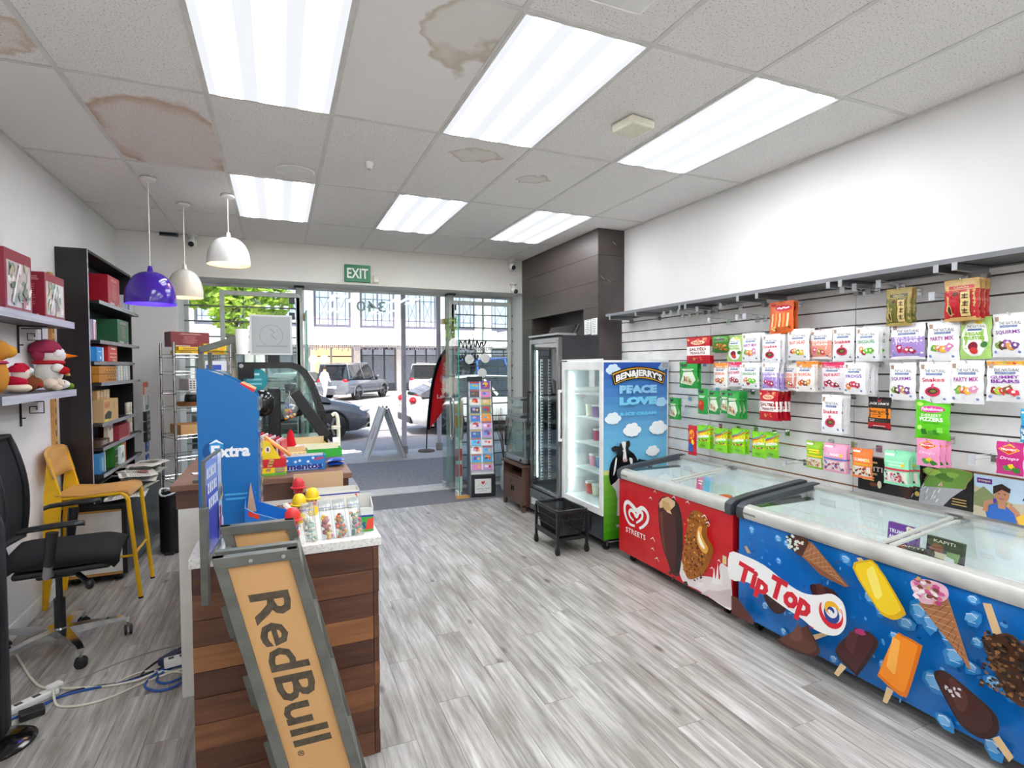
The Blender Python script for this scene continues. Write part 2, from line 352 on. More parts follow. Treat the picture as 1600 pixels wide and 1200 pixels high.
# ---- ceiling: tiles in a metal grid
def tilemat(name, stain=None, tint='#eeebe8', dark='#b0aba6', flat=False):
    m, n, l, b = nodes(name); b.inputs['Roughness'].default_value = .95; b.inputs['Specular IOR Level'].default_value = .1
    r, ns, mp = noise_mix(n, l, dark, tint, 130 if not flat else 60, .30 if not flat else .05, .42 if not flat else .2, detail=2); out = r.outputs[0]
    if stain:
        for (cx, cy, rx, ry, seed, c) in stain:
            tc = n.new('ShaderNodeTexCoord'); nd = n.new('ShaderNodeTexNoise'); nd.inputs['Scale'].default_value = 4; nd.inputs['Detail'].default_value = 3
            of = n.new('ShaderNodeMapping'); of.inputs['Location'].default_value = (seed, seed*2, 0); l.new(tc.outputs['Object'], of.inputs[0]); l.new(of.outputs[0], nd.inputs['Vector'])
            ad = n.new('ShaderNodeVectorMath'); ad.operation = 'MULTIPLY_ADD'; ad.inputs[1].default_value = (.4, .4, 0); l.new(nd.outputs['Color'], ad.inputs[0]); l.new(tc.outputs['Object'], ad.inputs[2])
            mp = n.new('ShaderNodeMapping'); mp.vector_type = 'POINT'; mp.inputs['Scale'].default_value = (1/rx, 1/ry, 0); mp.inputs['Location'].default_value = (-(cx+.2)/rx, -(cy+.2)/ry, 0); l.new(ad.outputs[0], mp.inputs[0])
            ln = n.new('ShaderNodeVectorMath'); ln.operation = 'LENGTH'; l.new(mp.outputs[0], ln.inputs[0])
            rp = n.new('ShaderNodeValToRGB'); e = rp.color_ramp.elements; e[0].position = 0; e[0].color = (.14, .14, .14, 1); e[1].position = 1.0; e[1].color = (0, 0, 0, 1)
            q = rp.color_ramp.elements.new(.72); q.color = (.2, .2, .2, 1); q = rp.color_ramp.elements.new(.9); q.color = (.62, .62, .62, 1)
            l.new(ln.outputs['Value'], rp.inputs[0]); mx = n.new('ShaderNodeMix'); mx.data_type = 'RGBA'; l.new(rp.outputs[0], mx.inputs[0]); l.new(out, mx.inputs[6]); mx.inputs[7].default_value = L4(c); out = mx.outputs[2]
    l.new(out, b.inputs['Base Color'])
    bp = n.new('ShaderNodeBump'); bp.inputs['Strength'].default_value = .25 if not flat else .05; bp.inputs['Distance'].default_value = .003; l.new(ns.outputs[0], bp.inputs['Height']); l.new(bp.outputs[0], b.inputs['Normal'])
    return m
TILE = tilemat('fissured_ceiling_tile'); TILEF = tilemat('smooth_ceiling_tile', None, '#efedea', '#e2dfdc', True)
special = {(-1, 0): tilemat('stained_tile_wide', [(.02, .15, .40, .62, 3, '#b0783a')]), (1, -1): tilemat('stained_tile_corner', [(.16, -.44, .17, .36, 5, '#b09a78')], '#efedea', '#e2dfdc', True),
           (2, 0): tilemat('stained_tile_ring', [(.02, -.32, .15, .10, 8, '#bfa98c')]), (3, 0): tilemat('stained_tile_spot', [(-.02, -.1, .1, .1, 11, '#b39473')]), (-2, -1): tilemat('stained_tile_edge', [(.1, .35, .2, .25, 2, '#b99a72')]), (-2, 0): TILEF}
ceiling = struct(MB().box(XL, XR, -3, YB, CZ+.02, CZ+.06).build('ceiling', WHITE))
LIGHTS = {(0,-1): 'large lit ceiling panel nearest the left, cut by the picture top', (2,-1): 'large lit ceiling panel above the middle of the floor', (4,-1): 'large lit ceiling panel nearest the right wall',
          (0,1): 'far lit ceiling panel beside the white pendant lamp', (2,1): 'far lit ceiling panel above the exit sign', (4,1): 'far lit ceiling panel beside the dark timber column',
          (0,-3): 'lit ceiling panel behind the viewer on the left', (2,-3): 'lit ceiling panel behind the viewer in the middle', (4,-3): 'lit ceiling panel behind the viewer on the right',
          (0,-5): 'added ceiling fill panel, rearmost on the left behind the viewer', (2,-5): 'added ceiling fill panel, rearmost in the middle behind the viewer', (4,-5): 'added ceiling fill panel, rearmost on the right behind the viewer'}  # rearmost row: unseen panels, added to bounce more light from the rear
tm = {}
for c in range(-2, 6):
    for r in range(-6, 3):
        if (c, r) in LIGHTS: continue
        a0, a1 = max(GX+.6*c, XL), min(GX+.6*c+.6, XR); b0, b1 = max(GY+1.2*r, -3), min(GY+1.2*r+1.2, YB)
        mt_ = special.get((c, r), TILE); k = (round(a1-a0, 3), round(b1-b0, 3), mt_.name)
        if k not in tm: tm[k] = MB().box(-(a1-a0)/2+.004, (a1-a0)/2-.004, -(b1-b0)/2+.004, (b1-b0)/2-.004, 0, .018).mesh('ceiling_tile', mt_)
        o = bpy.data.objects.new('ceiling_tile', tm[k]); COL.objects.link(o); o.parent = ceiling; o.location = ((a0+a1)/2, (b0+b1)/2, CZ)
TBAR = mat('grid_bar_paint', '#d9d7d2', .5)
for c in range(-1, 6): MB().box(GX+.6*c-.012, GX+.6*c+.012, -3, YB, CZ-.004, CZ).build('grid_bar', TBAR, ceiling)
for r in range(-5, 3): MB().box(XL, XR, GY+1.2*r-.012, GY+1.2*r+.012, CZ-.0035, CZ).build('grid_bar', TBAR, ceiling)
MB().box(XL, XL+.02, -3, YB, CZ-.004, CZ).box(XR-.02, XR, -3, YB, CZ-.004, CZ).box(XL, XR, YB-.02, YB, CZ-.004, CZ).build('wall_angle', TBAR, ceiling)
for (c, r), lab in LIGHTS.items():
    t = thing('ceiling_light', lab, 'ceiling light', (GX+.6*c+.3, GY+1.2*r+.6, CZ-.006), 0, 'fluorescent ceiling panels')
    MB().box(-.286, .286, -.586, .586, .0, .004).build('diffuser', LAMPW, t)
    MB().box(-.3, -.285, -.6, .6, -.001, .01).box(.285, .3, -.6, .6, -.001, .01).box(-.285, .285, -.6, -.585, -.001, .01).box(-.285, .285, .585, .6, -.001, .01).build('frame', TBAR, t)
# ---- dark timber column with a niche
wc = struct(MB().box(2.95, 3.2, 4.70, YB, 2.2, CZ-.002).box(2.95, 3.2, 4.70, 4.96, 0, 2.2).box(2.95, 3.2, 6.26, YB, 0, 2.2).box(3.19, XR-.001, 4.72, YB, 0, CZ-.002).build('wall_column', DKWOOD))
def col_panels(y0, y1, zs):
    for a, c in zip(zs[:-1], zs[1:]): MB().box(2.93, 2.952, y0+.001, y1-.001, a+.0015, c-.0015).build('panel', DKWOOD, wc)
col_panels(4.70, YB, [2.175, 2.43, 2.69, CZ-.004]); col_panels(4.70, 4.975, [.08, .6, 1.12, 1.64, 2.175]); col_panels(6.24, YB, [.08, .6, 1.12, 1.64, 2.175])
for a, c in zip([.08, .6, 1.12, 1.64, 2.175, 2.43, 2.69], [.6, 1.12, 1.64, 2.175, 2.43, 2.69, CZ-.004]): MB().box(2.93, XR-.001, 4.688, 4.70, a+.0015, c-.0015).build('panel', DKWOOD, wc)
MB().c('#f2f2ef').box(2.9255, 2.929, 4.70, 4.81, 1.90, 2.065).c('#efefec').box(2.9255, 2.929, 4.825, 4.945, 1.91, 2.06).build('notice', PR, wc)
d = DC().lines(-.105, .14, -.02, 8, .018, .006, '#9a9a96', .4, 3).lines(.03, .14, .11, 8, .018, .006, '#9a9a96', .4, 4); d.build('print', wc, lambda u, v, h: (2.925-h, 4.82-u, 1.91+v), PR)
for k, (y, z) in enumerate(((3.12, 2.82), (2.98, 2.47), (3.06, 2.44))): MB().bar((y-.02, 4.6865, z+.01), (y+.02, 4.6865, z-.02), .004, .003).build('screw_mark', STEEL, wc)
# ---- slatwall
SLAT = mat('slatwall_white', '#e9e7e5', .35); GROOVE = mat('slat_groove', '#6b625c', .8); MDF = mat('groove_mdf', '#8f5b34', .7)
sw = struct(MB().box(XR-.012, XR-.001, -1.2, 4.688, .3, 2.06).build('wall_slats', GROOVE))
zs = 2.018; pan = [(4.686, 3.445), (3.441, 2.239), (2.235, 1.033), (1.029, -.2), (-.204, -1.2)]
for k in range(0, 18):
    z1 = 2.018-.0975*k; z0 = z1-.0975
    for a, c in pan: MB().box(XR-.03, XR-.012, c, a, z0+.005, z1-.005).build('slat', SLAT, sw)
    if k in (9, 11): MB().box(XR-.0295, XR-.0125, -1.2, 4.68, z0-.0035, z0+.0035).build('groove_edge', MDF, sw)
for a, c in pan: MB().box(XR-.03, XR-.012, c, a, 2.023, 2.055).build('slat', SLAT, sw)
# ---- long shelf over the slatwall with its rail brackets
t = thing('wall_shelf', 'long dark grey shelf running above the slatwall on chrome brackets', 'shelf', (3.1, 2, 2.06))
DSH = mat('grey_shelf_laminate', '#4c4c50', .5, c2='#5a5a5e', scale=6)
MB().box(-.15, .138, -3, 2.58, .006, .03).build('board', DSH, t, bev=.002)
MB().box(-.152, -.1505, -3, 2.58, .006, .03).build('edge_strip', mat('shelf_edge', '#77777c', .4), t)
for y in (2.22, 2.146, 1.653, 1.573, 2.902, 2.737, 3.501, 3.434, 4.084, 4.50, .95, .88):
    br = MB().box(-.155, .11, y-2.009, y-1.991, -.03, .004).box(.08, .125, y-2.014, y-1.986, -.06, -.025).build('bracket', STEEL, t, bev=.002)
    MB().box(-.158, -.154, y-2.012, y-1.988, -.03, .008).build('end_cap', STEEL, br)
# ---- shopfront: glazing, posts, barred grilles
def pane(name, x0, x1, z0, z1, y=6.97): return struct(MB().box(x0, x1, y-.005, y+.005, z0, z1).build(name, FGLASS))
w1 = pane('window_1', -.90, .20, .06, 2.5); w2 = pane('window_2', 2.10, 2.92, .06, 2.5); w3 = pane('window_3', .26, 2.03, 2.2, 2.5)
for w, x0, x1 in ((w1, -.94, .2), (w2, 2.1, 2.95)):
    MB().box(x0, x1, 6.94, 7.0, .012, .06).build('bottom_rail', ALU, w); MB().box(x0, x1, 6.94, 7.0, 2.5, 2.53).build('top_rail', ALU, w)
    MB().box(x0 if x0 < 0 else x1-.04, (x0 if x0 < 0 else x1-.04)+.04, 6.94, 7.0, .06, 2.5).build('jamb', ALU, w)
MB().box(-.36, -.352, 6.955, 6.985, .06, 2.5).build('glass_joint', GEDGE, w1); MB().box(2.54, 2.548, 6.955, 6.985, .06, 2.5).build('glass_joint', GEDGE, w2)
MB().box(.26, 2.03, 6.95, 6.99, 2.5, 2.53).build('top_rail', ALU, w3)
DC().text('340', 1.07, 2.335, .135, '#7f9a92', .36, .012).build('number_print', w3, lambda u, v, h: (2*1.07-u, 6.963-h, v), PRV)
for nm, x in (('trim_1', .20), ('trim_2', 2.03)):
    p = struct(MB().box(x, x+.07, 6.83, 7.0, .012, 2.53).build(nm, IVGREY, bev=.004))
    MB().box(x-.02, x+.09, 6.81, 7.0, 2.505, 2.53).build('post_head', DGREY, p)
for k, (x, s) in enumerate(((.155, 1), (2.11, -1))):
    g = struct(MB().box(x-.03*(1), x+.03, 6.86, 6.9, 2.32, 2.40).box(x-.03, x+.03, 6.86, 6.9, 2.14, 2.22).build('trim_%d' % (k+3), DGREY, bev=.003))
def grille(name, x0, x1, fx0, fx1, lab):
    t = thing(name, lab, 'security grille', ((fx0+fx1)/2, 6.85, .02)); cx = (fx0+fx1)/2; z = 2.42
    MB().box(fx0-cx, fx0-cx+.045, -.02, .02, 0, 2.40).build('frame_post', IVGREY, t, bev=.003); MB().box(fx1-cx-.045, fx1-cx, -.02, .02, 0, 2.40).build('frame_post', IVGREY, t, bev=.003)
    MB().box(fx0-cx, fx1-cx, -.021, .021, 2.37, 2.42).build('top_rail', IVGREY, t, bev=.003)
    for k in range(1, 15):
        zz = 2.41-.1672*k
        if zz < .05: break
        MB().tube([(x0-cx, 0, zz), (x1-cx, 0, zz)], .0085, 8).build('bar', BARG, t, smooth=40)
    return t
grille('window_grille', -.93, .22, -.586, .238, 'pale steel window grille with level bars left of the doorway')
grille('window_grille', 2.06, 2.93, 2.065, 2.90, 'pale steel grille with level bars behind the greeting card stand')
def door(name, x, y0, y1, z1, lab_side):
    d = struct(MB().box(x-.006, x+.006, y0, y1, .03, z1).build(name, FGLASS))
    MB().box(x-.0065, x+.0065, y0-.002, y0, .03, z1).build('glass_edge', GEDGE, d)
    MB().box(x-.02, x+.02, y0+.0, y0+.12, .008, .075).build('floor_patch', WPLAS, d, bev=.004); MB().box(x-.016, x+.016, y1-.14, y1, z1-.06, z1+.01).build('top_patch', BRASS, d, bev=.003)
    MB().box(x-.018, x+.018, y1-.14, y1, .012, .08).build('bottom_patch', ALU, d, bev=.003)
    for s in (-1, 1):
        pts = []
        yc, z0, zt, r, w = y0+.10, .70, 1.22, .05, .06; xx = x+s*.055
        for a in range(0, 181, 30): pts.append((xx, yc-w*math.cos(math.radians(a)), zt-w+w*math.sin(math.radians(a))))
        for a in range(180, 361, 30): pts.append((xx, yc-w*math.cos(math.radians(a)), z0+w+w*math.sin(math.radians(a))))
        h = MB().tube(pts, .013, 10, closed=True); h.tube([(x, yc, zt-.05), (xx, yc, zt-.002)], .008); h.tube([(x, yc, z0+.05), (xx, yc, z0+.002)], .008)
        h.build('handle', STEEL, d, smooth=50)
    return d
dr = door('door_1', 1.985, 6.29, 7.0, 2.2, 1); dl = door('door_2', .285, 6.27, 7.0, 2.2, -1)
MB().prism([(1.93, 6.24), (2.1, 6.25), (2.07, 6.30), (1.94, 6.30)], 0, .03, 'z').build('door_wedge', PLY, dr)
t = tag(MB().c('#f4f4f2').box(-.222, .222, -.004, .004, 0, .455).c('#c9cacb').box(-.2, .2, -.0055, -.004, .02, .435).build('window_poster', PR), 'white poster seen from behind, hung on the barred left window', 'poster'); place(t, (-.07, 6.82, 1.726))
dd = DC(); P = [(.12*math.cos(a*PI/15), .22+.12*math.sin(a*PI/15)) for a in range(30)]; dd.stroke(P, .006, '#a9abac', True); dd.rect(-.16, .09, .17, .11, '#b3b5b6')
dd.stroke([(-.02, .30), (.03, .26), (.0, .22), (.05, .18)], .01, '#a3a5a6'); dd.build('print', t, onxz(-.0058), PR)
t = tag(MB().box(-.06, .06, -.006, .006, 0, .1).build('window_placard', BLACK), 'small dark placard fixed low on the barred left window', 'sign'); place(t, (-.05, 6.84, 1.64))
# ---- ceiling and beam fittings
t = thing('exit_sign', 'green EXIT sign fixed to the beam above the doorway', 'sign', (.852, 6.52, 2.56)); MB().c('#0f7a45').box(-.143, .143, -.02, .01, 0, .195).build('plate', PR, t, bev=.003)
DC().text('EXIT', 0, .098, .115, '#eef5ee', .235, .02).build('lettering', t, onxz(-.0205), PR)
t = thing('motion_detector', 'small cream motion detector on the beam beside the exit sign', 'sensor', (1.06, 6.5, 2.56)); MB().prism([(-.035, 0), (.035, 0), (.035, .09), (-.035, .09)], -.02, .03).build('body', CREAM, t, bev=.012); MB().box(-.022, .022, -.024, -.02, .015, .05).build('lens', WPLAS, t)
for k, (x, z, dirx, lab, ball) in enumerate(((2.76, 2.90, -1, 'white dome security camera at the ceiling beside the timber column', 0), (2.79, 2.60, -1, 'lower white security camera on the beam beside the timber column', 1), (-.79, 2.90, 1, 'white security camera at the ceiling above the barred window', 0))):
    t = thing('security_camera', lab, 'camera', (x, 6.49, z), 0, 'security cameras'); MB().cyl((0, 0, .03), .045, .02, 20).cyl((0, .0, 0), .02, .04, 12).build('mount', WPLAS, t, smooth=40)
    MB().sph((0, -.03, -.045), .045, 18, 12).build('housing', WPLAS, t, smooth=60); MB().sph((-.006*dirx, -.062, -.06), .028, 14, 10).build('lens', BLACKG, t, smooth=60)
t = thing('ceiling_speaker', 'round flush loudspeaker grille in the ceiling', 'speaker', (.128, 4.146, CZ-.004)); MB().lathe([(.0, -.004), (.1, -.004), (.1, .0)], 28).build('grille', mat('speaker_mesh', '#96918c', .8, bump=.4, bscale=500), t, smooth=30); MB().lathe([(.098, -.006), (.125, -.007), (.132, 0)], 28).build('rim', WPLAS, t, smooth=40)
t = thing('smoke_sensor', 'tiny white round detector hanging from the ceiling', 'sensor', (.58, 3.778, CZ-.004)); MB().lathe([(.0, -.045), (.018, -.04), (.024, -.02), (.03, 0)], 20).build('body', WPLAS, t, smooth=50); MB().cyl((0, 0, -.05), .01, .008, 12).build('tip', STEEL, t)
t = thing('alarm_box', 'square cream alarm box on the ceiling between two lit panels', 'alarm', (1.851, 2.598, CZ-.004), .15); MB().prism([(-.085, -.085), (.085, -.085), (.085, .085), (-.085, .085)], -.05, 0, 'z').build('cover', CREAM, t, bev=.012); MB().box(.05, .09, -.02, .02, -.035, -.012).build('clip', BLACK, t)
t = thing('air_conditioner', 'square ceiling air conditioner at the very top of the picture', 'air conditioner', (.85, 1.33, CZ-.03)); MB().box(-.45, .45, -.45, .45, 0, .024).build('cover', WPLAS, t, bev=.012)
MB().box(-.25, .25, -.25, .25, -.006, 0).build('intake_grille', mat('intake_grey', '#c9c8c4', .6), t); [MB().box(a, c, e_, f_, -.005, .0).build('louvre', CREAM, t) for a, c, e_, f_ in ((-.25, .25, .3, .36), (-.25, .25, -.36, -.3), (.3, .36, -.25, .25), (-.36, -.3, -.25, .25))]
t = thing('wall_vent', 'small dark vent slot at the ceiling above the barred window', 'vent', (-1.0, 6.5, 2.93)); MB().box(-.08, .08, -.02, .02, -.01, .02).build('frame', DGREY, t); MB().box(-.07, .07, -.024, -.02, -.004, .014).build('slot', BLACK, t)
# ---- pendant lamps
def pendant(x, y, zb, R, hgt, shade, inner, lab, kind):
    t = thing('pendant_lamp', lab, 'lamp', (x, y, zb), 0, 'pendant lamps over the counter')
    pr = [(R*math.cos(a*PI/20)**.8 if a < 10 else .012, hgt*math.sin(a*PI/20)**.95) for a in range(0, 10)] + [(.02, hgt*1.0)]
    inn = [(r-.004, z+.0) for r, z in pr][::-1]; pr2 = [(R, -.02)] + pr
    MB().lathe(pr2 + [(.012, hgt+.04)], 36, cap=False).build('shade', shade, t, smooth=40)
    MB().lathe([(R-.004, -.019)] + [(max(r-.005, .004), max(z-.005, -.01)) for r, z in pr], 36, cap=False).build('inner_lining', inner, t, smooth=40)
    MB().tube([(0, 0, hgt), (0, 0, CZ-zb-.02)], .0035, 8).build('cord', WPLAS, t); MB().lathe([(.05, 0), (.05, -.018), (.012, -.03)], 20, (0, 0, CZ-zb-.005)).build('ceiling_rose', WPLAS, t, smooth=40)
    MB().cyl((0, 0, hgt-.11), .022, .08, 12).build('socket', WPLAS, t); MB().sph((0, 0, hgt-.14), (.03, .03, .042), 14, 10).build('bulb', emis('bulb_'+kind, '#ffd9a8' if kind != 'violet' else '#e8e0ff', 45), t, smooth=60)
pendant(-.842, 4.685, 2.065, .162, .215, mat('violet_gloss', '#3d1f94', .12, c2='#43249e'), mat('violet_inside', '#5a35ff', .5), 'glossy violet dome pendant lamp in front of the bookcase', 'violet')
pendant(-.708, 5.306, 2.19, .135, .215, mat('warm_grey_gloss', '#c6c3b8', .25), mat('cream_inside', '#f3dcc0', .5), 'small warm grey dome pendant lamp behind the violet one', 'grey')
pendant(-.350, 4.912, 2.42, .157, .195, mat('white_gloss_shade', '#e9e9e4', .25), mat('cream_inside2', '#f6e4cc', .5), 'white dome pendant lamp hung beside the far lit ceiling panel', 'white')
# ================================================================ right side of the shop
TT = dict(
    banner=[(0.057,0.481),(0.171,0.499),(0.314,0.489),(0.446,0.446),(0.547,0.43),(0.628,0.449),(0.705,0.485),(0.761,0.467),(0.78,0.409),(0.775,0.353),(0.745,0.304),(0.696,0.278),(0.618,0.272),(0.549,0.294),(0.433,0.312),(0.292,0.343),(0.19,0.354),(0.059,0.33)],
    tip=[(0.127,0.413),(0.34,0.35),(0.125,0.32),(0.308,0.324)],
    top=[(0.342,0.412),(0.583,0.333),(0.356,0.315),(0.57,0.321)],
    swirl=[(0.703,0.405),(0.622,0.419),(0.775,0.359),(0.701,0.48)],
    cone1=[(0.39,0.658),(0.508,0.683),(0.551,0.666),(0.739,0.522),(0.717,0.51),(0.587,0.525),(0.481,0.586),(0.429,0.603)],
    cone1top=[(0.386,0.661),(0.443,0.687),(0.515,0.685),(0.502,0.632),(0.481,0.586),(0.421,0.607)],
    bar1=[(0.234,0.296),(0.292,0.332),(0.372,0.321),(0.388,0.266),(0.357,0.227),(0.31,0.214),(0.268,0.239)],
    bar2=[(0.53,0.441),(0.561,0.467),(0.654,0.474),(0.706,0.427),(0.695,0.361),(0.63,0.328),(0.569,0.372)],
    stick0=[(0.095,0.52),(0.113,0.528),(0.144,0.494),(0.117,0.488)],
    yellow=[(0.764,0.623),(0.822,0.677),(0.879,0.676),(0.998,0.521),(0.996,0.487),(0.963,0.457),(0.926,0.452),(0.882,0.474)],
    ystick=[(0.781,0.676),(0.805,0.683),(0.822,0.672),(0.799,0.658)],
    cone2=[(1.031,0.642),(1.061,0.579),(1.113,0.589),(1.166,0.641),(1.253,0.386),(1.245,0.382),(1.16,0.484),(1.114,0.526)],
    cone2top=[(1.026,0.641),(1.045,0.669),(1.111,0.687),(1.161,0.68),(1.171,0.642),(1.14,0.605),(1.094,0.581),(1.061,0.584)],
    choc1=[(0.37,0.102),(0.529,0.237),(0.55,0.236),(0.609,0.161),(0.6,0.125),(0.545,0.088),(0.375,0.077)],
    choc1stick=[(0.571,0.213),(0.657,0.271),(0.702,0.288),(0.585,0.194)],
    purple=[(0.691,0.187),(0.769,0.309),(0.793,0.307),(0.828,0.335),(0.845,0.356),(0.884,0.349),(0.899,0.31),(0.814,0.14),(0.79,0.127)],
    pstick=[(0.723,0.145),(0.752,0.138),(0.712,0.072),(0.689,0.075)],
    orange=[(0.974,0.395),(1.01,0.411),(1.074,0.403),(1.081,0.379),(1.032,0.165),(1.015,0.144),(0.989,0.141),(0.909,0.172),(0.906,0.198)],
    ostick=[(0.942,0.149),(0.972,0.145),(0.944,0.071),(0.924,0.071)],
    choc2=[(1.13,0.303),(1.15,0.331),(1.19,0.334),(1.331,0.272),(1.355,0.228),(1.352,0.193),(1.326,0.155),(1.286,0.137),(1.228,0.152),(1.165,0.238)],
    c2stick=[(1.334,0.162),(1.356,0.186),(1.402,0.134),(1.388,0.106)],
    nut=[(1.295,0.53),(1.333,0.562),(1.393,0.588),(1.458,0.509),(1.462,0.356),(1.391,0.344),(1.336,0.429)],
    nstick=[(1.296,0.671),(1.323,0.677),(1.36,0.574),(1.333,0.557)],
    brick=[(-0.001,0.191),(0.047,0.195),(0.167,0.111),(0.167,0.085),(0.001,0.078)],
    ice=[(0.098,0.611,0.029),(0.288,0.615,0.026),(0.344,0.604,0.023),(0.684,0.626,0.033),(0.601,0.517,0.031),(0.209,0.201,0.029),(0.335,0.107,0.026),(0.814,0.487,0.039),(0.634,0.103,0.026),(0.86,0.442,0.029),(1.028,0.512,0.052),(1.077,0.479,0.049),(0.979,0.436,0.039),(1.143,0.455,0.052),(1.171,0.381,0.055),(1.228,0.565,0.039),(1.247,0.478,0.026),(1.232,0.366,0.033),(1.101,0.235,0.058),(0.887,0.2,0.031),(1.306,0.345,0.036),(1.141,0.094,0.042),(1.311,0.094,0.045),(1.361,0.337,0.033),(1.235,0.647,0.026),(0.314,0.499,0.023),(0.938,0.362,0.029)],
)
ST = dict(
    heart=[(0.217,0.316),(0.263,0.318),(0.324,0.351),(0.373,0.401),(0.387,0.454),(0.353,0.488),(0.303,0.495),(0.241,0.461),(0.189,0.481),(0.124,0.504),(0.08,0.475),(0.069,0.413),(0.092,0.36),(0.147,0.323)],
    heart2=[(0.217,0.354),(0.162,0.372),(0.14,0.405),(0.161,0.436),(0.2,0.435),(0.231,0.415),(0.262,0.454),(0.303,0.46),(0.317,0.43),(0.293,0.387)],
    streets=[(0.103,0.291),(0.103,0.246),(0.348,0.29),(0.348,0.253)],
    bar=[(0.506,0.567),(0.542,0.622),(0.604,0.642),(0.691,0.632),(0.733,0.597),(0.767,0.482),(0.769,0.325),(0.737,0.134),(0.661,0.102),(0.608,0.183),(0.554,0.271),(0.516,0.415)],
    bardark=[(0.657,0.636),(0.7,0.634),(0.738,0.598),(0.771,0.483),(0.772,0.326),(0.741,0.133),(0.695,0.117),(0.711,0.307),(0.701,0.464)],
    bite=[(0.515,0.575),(0.551,0.618),(0.613,0.644),(0.691,0.627),(0.691,0.598),(0.64,0.552),(0.658,0.527),(0.605,0.532),(0.569,0.558),(0.524,0.541)],
    gold=[(0.824,0.497),(0.839,0.567),(0.878,0.607),(0.931,0.617),(0.991,0.594),(1.013,0.547),(1.006,0.503),(1.014,0.463),(1.057,0.424),(1.067,0.39),(1.037,0.312),(0.994,0.235),(0.95,0.187),(0.843,0.127),(0.795,0.165),(0.769,0.247),(0.793,0.355)],
    cream=[(0.977,0.532),(1.006,0.535),(0.999,0.491),(1.028,0.446),(1.061,0.414),(1.043,0.372),(1.0,0.38),(0.966,0.417),(0.955,0.478)],
    cream2=[(0.974,0.505),(0.992,0.457),(1.024,0.419),(1.029,0.399),(1.0,0.406),(0.97,0.445)],
    spl=[(0.711,0.228),(0.761,0.233),(0.795,0.154),(0.874,0.138),(0.92,0.176),(1.038,0.213),(1.122,0.227),(1.114,0.297),(1.134,0.334),(1.168,0.33),(1.215,0.311),(1.216,0.241),(1.228,0.08),(1.151,0.064),(1.039,0.076),(0.921,0.084),(0.795,0.082),(0.746,0.126)],
    warn=[(1.207,0.399),(1.265,0.412),(1.265,0.368),(1.208,0.349)],
    lbl=[(0.958,0.158),(1.024,0.176),(1.024,0.145),(0.958,0.125)],
)
BJ = dict(
    logo=[(0.086,1.528),(0.231,1.567),(0.38,1.578),(0.498,1.563),(0.636,1.52),(0.611,1.424),(0.482,1.468),(0.364,1.484),(0.231,1.469),(0.118,1.432)],
    bj=[(0.118,1.459),(0.611,1.453),(0.363,1.56),(0.364,1.484)],
    peace=[(0.159,1.343),(0.55,1.425)],
    love=[(0.159,1.247),(0.551,1.32)],
    ice=[(0.159,1.161),(0.543,1.186)],
    clouds=[(0.102,1.629),(0.636,1.608),(0.638,1.275),(0.071,1.149),(0.29,1.043),(0.587,1.05),(0.505,0.849)],
    sticker=[(0.587,1.643),(0.689,1.537)],
    cow=[(0.079,0.89),(0.119,0.908),(0.155,0.899),(0.176,0.932),(0.225,0.936),(0.258,0.945),(0.269,0.905),(0.25,0.879),(0.266,0.857),(0.308,0.827),(0.35,0.754),(0.342,0.65),(0.325,0.595),(0.218,0.604),(0.185,0.58),(0.169,0.636),(0.12,0.599),(0.096,0.567),(0.069,0.59),(0.056,0.673),(0.072,0.754),(0.104,0.806),(0.136,0.831),(0.128,0.859),(0.096,0.861)],
    blaze=[(0.176,0.932),(0.225,0.936),(0.22,0.881),(0.234,0.783),(0.214,0.791),(0.193,0.779),(0.201,0.868)],
    leg=[(0.12,0.599),(0.161,0.637),(0.166,0.581),(0.161,0.305),(0.134,0.309),(0.14,0.446),(0.12,0.53),(0.08,0.575)],
    wstr=[(0.12,0.798),(0.133,0.797),(0.12,0.695),(0.096,0.656)],
    wst2=[(0.258,0.795),(0.291,0.786),(0.291,0.737),(0.275,0.739)],
    grass=[(0.032,0.675),(0.033,0.1),(0.677,0.68),(0.68,0.132)],
    w=[(0.129,0.205),(0.166,0.236)],
    panel=[(0.004,1.542),(0.006,0.083)],
)
PO = dict(
    black=[(-0.056,1.119)],
    wf=[(0.37,0.968),(0.436,1.044),(0.587,1.042),(0.574,1.001),(0.558,0.954),(0.494,0.896),(0.455,0.842),(0.34,0.841),(0.349,0.911)],
    green=[(0.359,0.948),(0.436,1.044),(0.587,1.042),(0.56,0.977),(0.551,0.953),(0.438,0.938),(0.365,0.932)],
    wfl=[(0.365,0.932),(0.551,0.953),(0.494,0.896),(0.455,0.842),(0.34,0.841),(0.346,0.911)],
    ice=[(0.243,0.901),(0.309,1.022),(0.342,1.03),(0.363,1.014),(0.354,0.947),(0.317,0.898),(0.295,0.846),(0.261,0.857)],
    seal=[(0.336,0.885)],
    ap=[(0.09,1.004),(0.147,0.979)],
    gold=[(0.514,0.886),(0.572,0.869)],
    fig=[(0.453,0.961)],
    head=[(0.689,0.992)],
    body=[(0.646,0.844),(0.658,0.895),(0.693,0.913),(0.723,0.91),(0.745,0.848),(0.707,0.827)],
    arm=[(0.609,0.845),(0.631,0.905),(0.662,0.901),(0.645,0.86),(0.628,0.842)],
    arm2=[(0.714,0.903),(0.735,0.908),(0.765,0.853),(0.745,0.842)],
    head2=[(0.776,0.953)],
    tr=[(0.608,1.045),(0.673,1.02)],
    sand=[(0.599,0.919),(0.644,0.95)],
)
INWHITE = mat('freezer_liner', '#eef0f0', .3); RAIL = mat('satin_aluminium_rail', '#cfcfc9', .35, .35); LED = emis('led_strip', '#f4fbff', 5)
